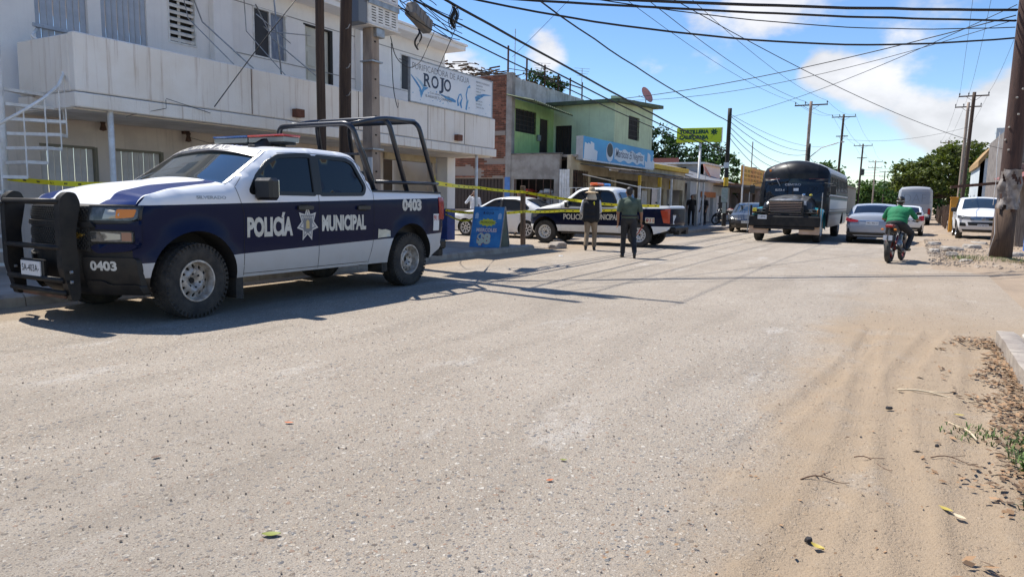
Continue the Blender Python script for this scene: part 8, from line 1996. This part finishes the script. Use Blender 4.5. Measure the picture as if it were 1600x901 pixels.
tree((-17.6, 57, 0), 'dark round tree standing left behind the lime green sign', [((-1.2, 0, 5.9), (1.6, 1.7, 1.8)), ((1.0, .5, 5.6), (1.7, 1.7, 1.7)), ((-2.6, .5, 5.0), (1.7, 1.6, 1.7)), ((0, -.5, 4.2), (2.2, 1.9, 1.5))], .16, 420, lm4, 3.0, seed=1)
tree((-14.6, 58, 0), 'bushy green tree directly behind the lime green sign mast', [((0, 0, 4.7), (1.9, 1.7, 1.7)), ((-1.4, .4, 4.3), (1.6, 1.5, 1.5)), ((1.0, .5, 4.0), (1.4, 1.5, 1.4))], .16, 420, lm1, 2.6, seed=2)
tree((-13.0, 62, 0), 'lighter small tree right of the lime green sign behind the black pole', [((0, 0, 3.4), (1.1, 1.2, 1.2)), ((-.7, .3, 2.8), (1.1, 1.2, 1.0))], .15, 420, lm2, 2.2, seed=3)
tree((-20.5, 56, 0), 'tall dark tree close behind the green house', [((0, 0, 5.8), (1.6, 1.7, 2.0)), ((-1.4, .5, 5.0), (1.6, 1.6, 1.7))], .16, 420, lm4, 3.0, seed=4)
tree((-12.2, 118, 0), 'small tree top showing over the dark bus', [((0, 0, 6.4), (2.6, 2, 1.6))], .3, 160, lm2, 5.0, seed=5)
tree((-15.6, 30.0, 6.2), 'bushy potted tree on the roof of the green house', [((0, 0, .75), (.6, 1.0, .38)), ((.2, -.8, .5), (.5, .7, .3)), ((.2, .9, .6), (.5, .6, .3))], .10, 700, lm4, .5, .05, seed=6)
# big trees on the right side of the street
tree((3.2, 88, 0), 'huge spreading tree over the right side of the street behind the two crossarm poles', [((-.5, 0, 5.6), (3.2, 3, 2.0)), ((-3.4, 1, 4.6), (2.6, 3, 1.7)), ((2.4, 1, 5.8), (2.6, 3, 2.2)), ((.8, 1, 7.0), (2.3, 2.6, 1.5)), ((-1.8, 0, 3.4), (2.6, 2.4, 1.5)), ((1.5, -1, 3.2), (3.0, 2.4, 1.8)), ((-4.6, 1.5, 3.8), (1.3, 2, .9))], .22, 300, lm3, 3.2, .35, seed=7)
tree((2.6, 104, 0), 'large dark tree in the shade behind the huge spreading one', [((-2, 0, 5.0), (3.4, 3, 2.6)), ((2, 0, 6.0), (4, 3, 3.2)), ((-1, -1, 2.6), (4.2, 2.4, 2.0)), ((-4.6, 0, 4.0), (1.6, 2.0, 1.2))], .26, 220, lm1, 3.2, .3, seed=8)
tree((6.5, 80, 0), 'green tree right of the tall pole by the white house', [((0, 0, 4.2), (2.4, 2, 2.2)), ((-1.2, 0, 2.6), (2.0, 1.6, 1.8))], .22, 260, lm2, 2.6, .2, seed=9)
for k, (x, y, s) in enumerate(((-14, 215, 1.0), (-7.6, 300, 1.15), (-17, 178, .9), (-4.0, 340, 1.2), (-11, 260, 1.1), (-1.5, 380, 1.2))):
    tree((x, y, 0), ('distant tree over the far left roofs just right of the bus', 'distant tree on the left of the street end', 'nearer distant tree left of the far poles', 'distant tree at the middle of the street end', 'distant tree between the far poles', 'farthest tree straight down the street')[k], [((0, 0, 5.5 * s), (5 * s, 3, 3.4 * s)), ((2.5 * s, 0, 4 * s), (4 * s, 3, 2.8 * s)), ((-3 * s, 0, 3.6 * s), (4 * s, 3, 2.6 * s))], .5 * s, 60, lm1 if k % 2 else lm2, 4, .3, seed=20 + k, group='distant trees at the end of the street', limbs=False)
tree((4.7, 45.5, 0), 'leafy bush between the pickup and the white house', [((0, 0, 2.0), (.7, .7, .6)), ((.3, 0, 1.3), (.7, .6, .6))], .12, 600, lm2, 1.2, .05, seed=31, name='bush')
tree((4.6, 33.5, 0), 'green bush behind the timber shelter at the right edge', [((0, 0, 2.3), (.7, .7, .7)), ((-.3, 0, 1.2), (.5, .6, .6))], .10, 700, lm2, 1.4, .05, seed=32, name='bush')

# ------------------------------------------------------------------ litter, leaves, weeds
def leaf_thing(name, x, y, s, rz, m, label, z=.004, curl=.5, cat='leaf', group=None):
    mb = MB(); n = 7; V = []
    for i in range(n + 1):
        t = i / n; w_ = math.sin(math.pi * (t * .92 + .04)) * .33; 
        for q in (-1, 0, 1): V.append(((t - .5) * s, q * w_ * s * .75, s * curl * (.10 * abs(q) + .25 * (t - .5) ** 2) + .004))
    mb.add(V, [(3 * i + j, 3 * i + j + 1, 3 * i + j + 4, 3 * i + j + 3) for i in range(n) for j in range(2)]); o = mb.build(name, m, None, True); o.location = (x, y, z); o.rotation_euler = (0, 0, rz); return tag(o, label, cat, group)
lg = mat('green_leaf', (.19, .21, .03), .6); ly = mat('yellow_leaf', (.40, .31, .06), .6); lo = mat('orange_leaf', (.46, .13, .04), .6); lb_ = mat('brown_leaf', (.13, .07, .04), .7); ldk = mat('charcoal_bit', (.02, .018, .018), .8); lpl = mat('pale_leaf', (.55, .45, .30), .7)
leaf_thing('fallen_leaf', -2.14, 1.86, .075, .6, lg, 'curled green leaf lying on the road near the bottom edge')
leaf_thing('fallen_leaf', -3.16, 2.9, .055, .4, lo, 'orange leaf scrap lying alone on the open road')
leaf_thing('fallen_leaf', -3.30, 2.14, .05, 1.4, lb_, 'small brown leaf on the road left of the green leaf')
leaf_thing('fallen_leaf', -.23, 2.87, .06, 2.6, ly, 'crumpled yellow leaf beside the dark scrap on the drifted sand', .02, 1.2)
leaf_thing('fallen_leaf', .22, 3.56, .065, 2.5, ly, 'flat yellow leaf on the sand nearest the dry leaf litter', .02)
leaf_thing('fallen_leaf', .27, 3.50, .06, 2.4, lpl, 'pale triangular leaf beside the flat yellow leaf', .02)
leaf_thing('fallen_leaf', -1.5, 3.23, .04, .3, lg, 'tiny green leaf in the middle of the road')
leaf_thing('fallen_leaf', -1.44, 2.95, .04, .9, lo, 'tiny orange leaf in the middle of the road')
leaf_thing('fallen_leaf', .35, 5.29, .06, .2, ly, 'small yellow leaf on the sand before the pavement corner', .02)
rock('dark_scrap', (-.27, 2.93, .02), (.035, .028, .025), ldk, 'dark clod beside the crumpled yellow leaf', 'clod', 2.1)
rock('dark_scrap', (-.05, 5.23, .02), (.055, .03, .02), ldk, 'black scrap lying alone on the tyre tracks in the sand', 'clod', .7)
rock('dark_scrap', (.21, 4.53, .02), (.035, .02, .018), ldk, 'small dark clod between the sand tracks and the leaf litter', 'clod', 1.2)
rock('paper_scrap', (-7.54, 15.74, .01), (.12, .07, .02), m_plate, 'small white paper scrap on the road before the price board', 'paper', .4)
for (x, y, l, a, r, m, lb) in ((-.28, 3.64, .24, .5, .004, lb_, 'forked dry twig on the drifted sand'), (-.09, 4.03, .2, -.4, .0035, lb_, 'straight dry twig on the sand tracks'), (.24, 5.78, .5, -.05, .008, lpl, 'pale bent branch lying on the sand near the pavement corner'), (.3, 4.3, .25, .1, .0035, lb_, 'dark straight twig right of the sand tracks'), (.35, 4.95, .4, 1.9, .007, lpl, 'curled pale vine beside the weeds')):
    c_, s_ = math.cos(a), math.sin(a); P = [(x + c_ * l * (t - .5), y + s_ * l * (t - .5) + .03 * math.sin(t * 4), .022 + .012 * math.sin(t * 6)) for t in [q / 8 for q in range(9)]]
    mb = MB().tube(P, [r * (1 - .6 * q / 8) for q in range(9)], 6); mb.tube([P[3], (P[3][0] + c_ * l * .3 - s_ * .05, P[3][1] + s_ * l * .3 + c_ * .05, .035)], r * .5, 5); o = mb.build('twig', m, None, True); tag(o, lb, 'twig')
# dry leaf litter against the kerb
mb = MB(); rnd = random.Random(5)
for k in range(2600):
    y = rnd.uniform(1.6, 8.6); edge = .80; d = abs(rnd.gauss(0, .22)) * (1.0 if y > 3.2 else 1.4); x = edge - d
    if noise.noise(Vector((x * 3, y * 1.6, 3))) < -.12 + d * .9 - .25: continue
    s = rnd.uniform(.012, .034); a = rnd.uniform(0, 6.3); t1 = Vector((math.cos(a), math.sin(a), rnd.uniform(-.3, .3))) * s; t2 = Vector((-math.sin(a), math.cos(a), rnd.uniform(-.5, .5))) * s * .45; c = Vector((x, y, .028 + rnd.random() * .03 * max(0, 1 - d * 2)))
    mb.add([c - t1, c + t2, c + t1, c - t2], [(0, 1, 2), (0, 2, 3)])
for k in range(700):
    y = rnd.uniform(1.5, 10.5); x = rnd.uniform(-1.0, .7); s = rnd.uniform(.004, .014); a = rnd.uniform(0, 6.3); c = Vector((x, y, .022)); t1 = Vector((math.cos(a), math.sin(a), .1)) * s; t2 = Vector((-math.sin(a), math.cos(a), .3)) * s * .5
    mb.add([c - t1, c + t2, c + t1, c - t2], [(0, 1, 2), (0, 2, 3)])
mb.build('leaf_litter', m_leafdry, kind='stuff')
# gravel crumbs on the road and small stones on the right shoulder
mb = MB(); rnd = random.Random(8)
for k in range(3200):
    if k < 1500: x = rnd.uniform(-6, 1); y = 1.5 + 16 * rnd.random() ** 1.6; s = rnd.uniform(.003, .010); z = .002
    else: x = abs(rnd.gauss(0, 1.3)) + .4; y = rnd.uniform(18.5, 34); s = rnd.uniform(.008, .04); z = .06
    c = Vector((x, y, z + s * .3)); V = [c + Vector((s * rnd.uniform(.6, 1.1), 0, 0)), c + Vector((0, s * rnd.uniform(.5, 1), 0)), c - Vector((s * rnd.uniform(.6, 1.1), 0, 0)), c - Vector((0, s * rnd.uniform(.5, 1), 0)), c + Vector((0, 0, s * .7)), c - Vector((0, 0, s * .5))]
    mb.add(V, [(0, 1, 4), (1, 2, 4), (2, 3, 4), (3, 0, 4), (1, 0, 5), (2, 1, 5), (3, 2, 5), (0, 3, 5)])
mb.build('loose_gravel', mat('gravel_grey', (.24, .195, .155), .9, island=.5), kind='stuff')
def grass_patch(name, cx, cy, rx, ry, n, h, m, seed, label=None, z=.01):
    mb = MB(); rnd = random.Random(seed)
    for k in range(n):
        a = rnd.uniform(0, 6.3); r_ = rnd.random() ** .6; x = cx + rx * r_ * math.cos(a); y = cy + ry * r_ * math.sin(a); hh = h * rnd.uniform(.4, 1.1); b = rnd.uniform(0, 6.3); ln = rnd.uniform(.3, 1.0) * hh
        d = Vector((math.cos(b), math.sin(b), 0)); s = Vector((-d.y, d.x, 0)) * .004; p = Vector((x, y, z)); q = p + d * ln * .4 + Vector((0, 0, hh * .7)); t = p + d * ln + Vector((0, 0, hh * .75))
        mb.add([p - s, p + s, q + s * .8, q - s * .8, t], [(0, 1, 2, 3), (3, 2, 4)])
    return mb.build(name, m, kind='stuff')
m_dryg = mat('dry_grass', (.27, .22, .10), .8, island=.5)
grass_patch('grass', 1.75, 21.2, .9, .5, 700, .14, m_grassm, 1, z=.08); grass_patch('grass', 1.9, 21.0, 1.3, .6, 500, .10, m_dryg, 2, z=.06); grass_patch('grass', 3.4, 20.6, 1.4, .5, 700, .12, m_dryg, 3, z=.06)
grass_patch('grass', .68, 4.55, .14, .4, 420, .07, m_grassm, 4); grass_patch('grass', .50, 4.9, .28, .2, 160, .05, m_grassm, 5); grass_patch('grass', .66, 3.6, .16, .5, 350, .07, m_grassm, 6); grass_patch('grass', .70, 2.9, .15, .5, 300, .07, m_dryg, 7)
def weed(x, y, h, n, label, seed):
    root = empty('weed', (x, y, 0), 0, label, 'weed'); rnd = random.Random(seed); st = MB(); lf = MB()
    for k in range(n):
        a = rnd.uniform(0, 6.3); l = h * rnd.uniform(.55, 1.0); tip = Vector((math.cos(a) * l * .35, math.sin(a) * l * .35, l)); mid = tip * .5 + Vector((0, 0, l * .08)); P = [Vector((0, 0, 0)), mid, tip]; st.tube(P, [.005, .004, .002], 5)
        for q in range(10):
            t = .15 + .85 * q / 10; p = tip * t; b = rnd.uniform(0, 6.3); d = Vector((math.cos(b), math.sin(b), .35)); s = .045 * rnd.uniform(.6, 1.2); w_ = d.cross(Vector((0, 0, 1))).normalized() * s * .35
            lf.add([p, p + d * s * .5 + w_, p + d * s, p + d * s * .5 - w_], [(0, 1, 2), (0, 2, 3)])
    st.build('stem', m_grassm, root); lf.build('foliage', leaf_mat('weed_leaf', (.06, .11, .025)), root)
weed(.74, 5.25, .34, 3, 'tall upright green weed against the pavement kerb', 1)
weed(.70, 4.75, .16, 7, 'low bushy weed nearest the bottom right along the kerb', 2)
weed(.60, 4.3, .12, 6, 'small weed beside the dry leaves at the right edge', 3)
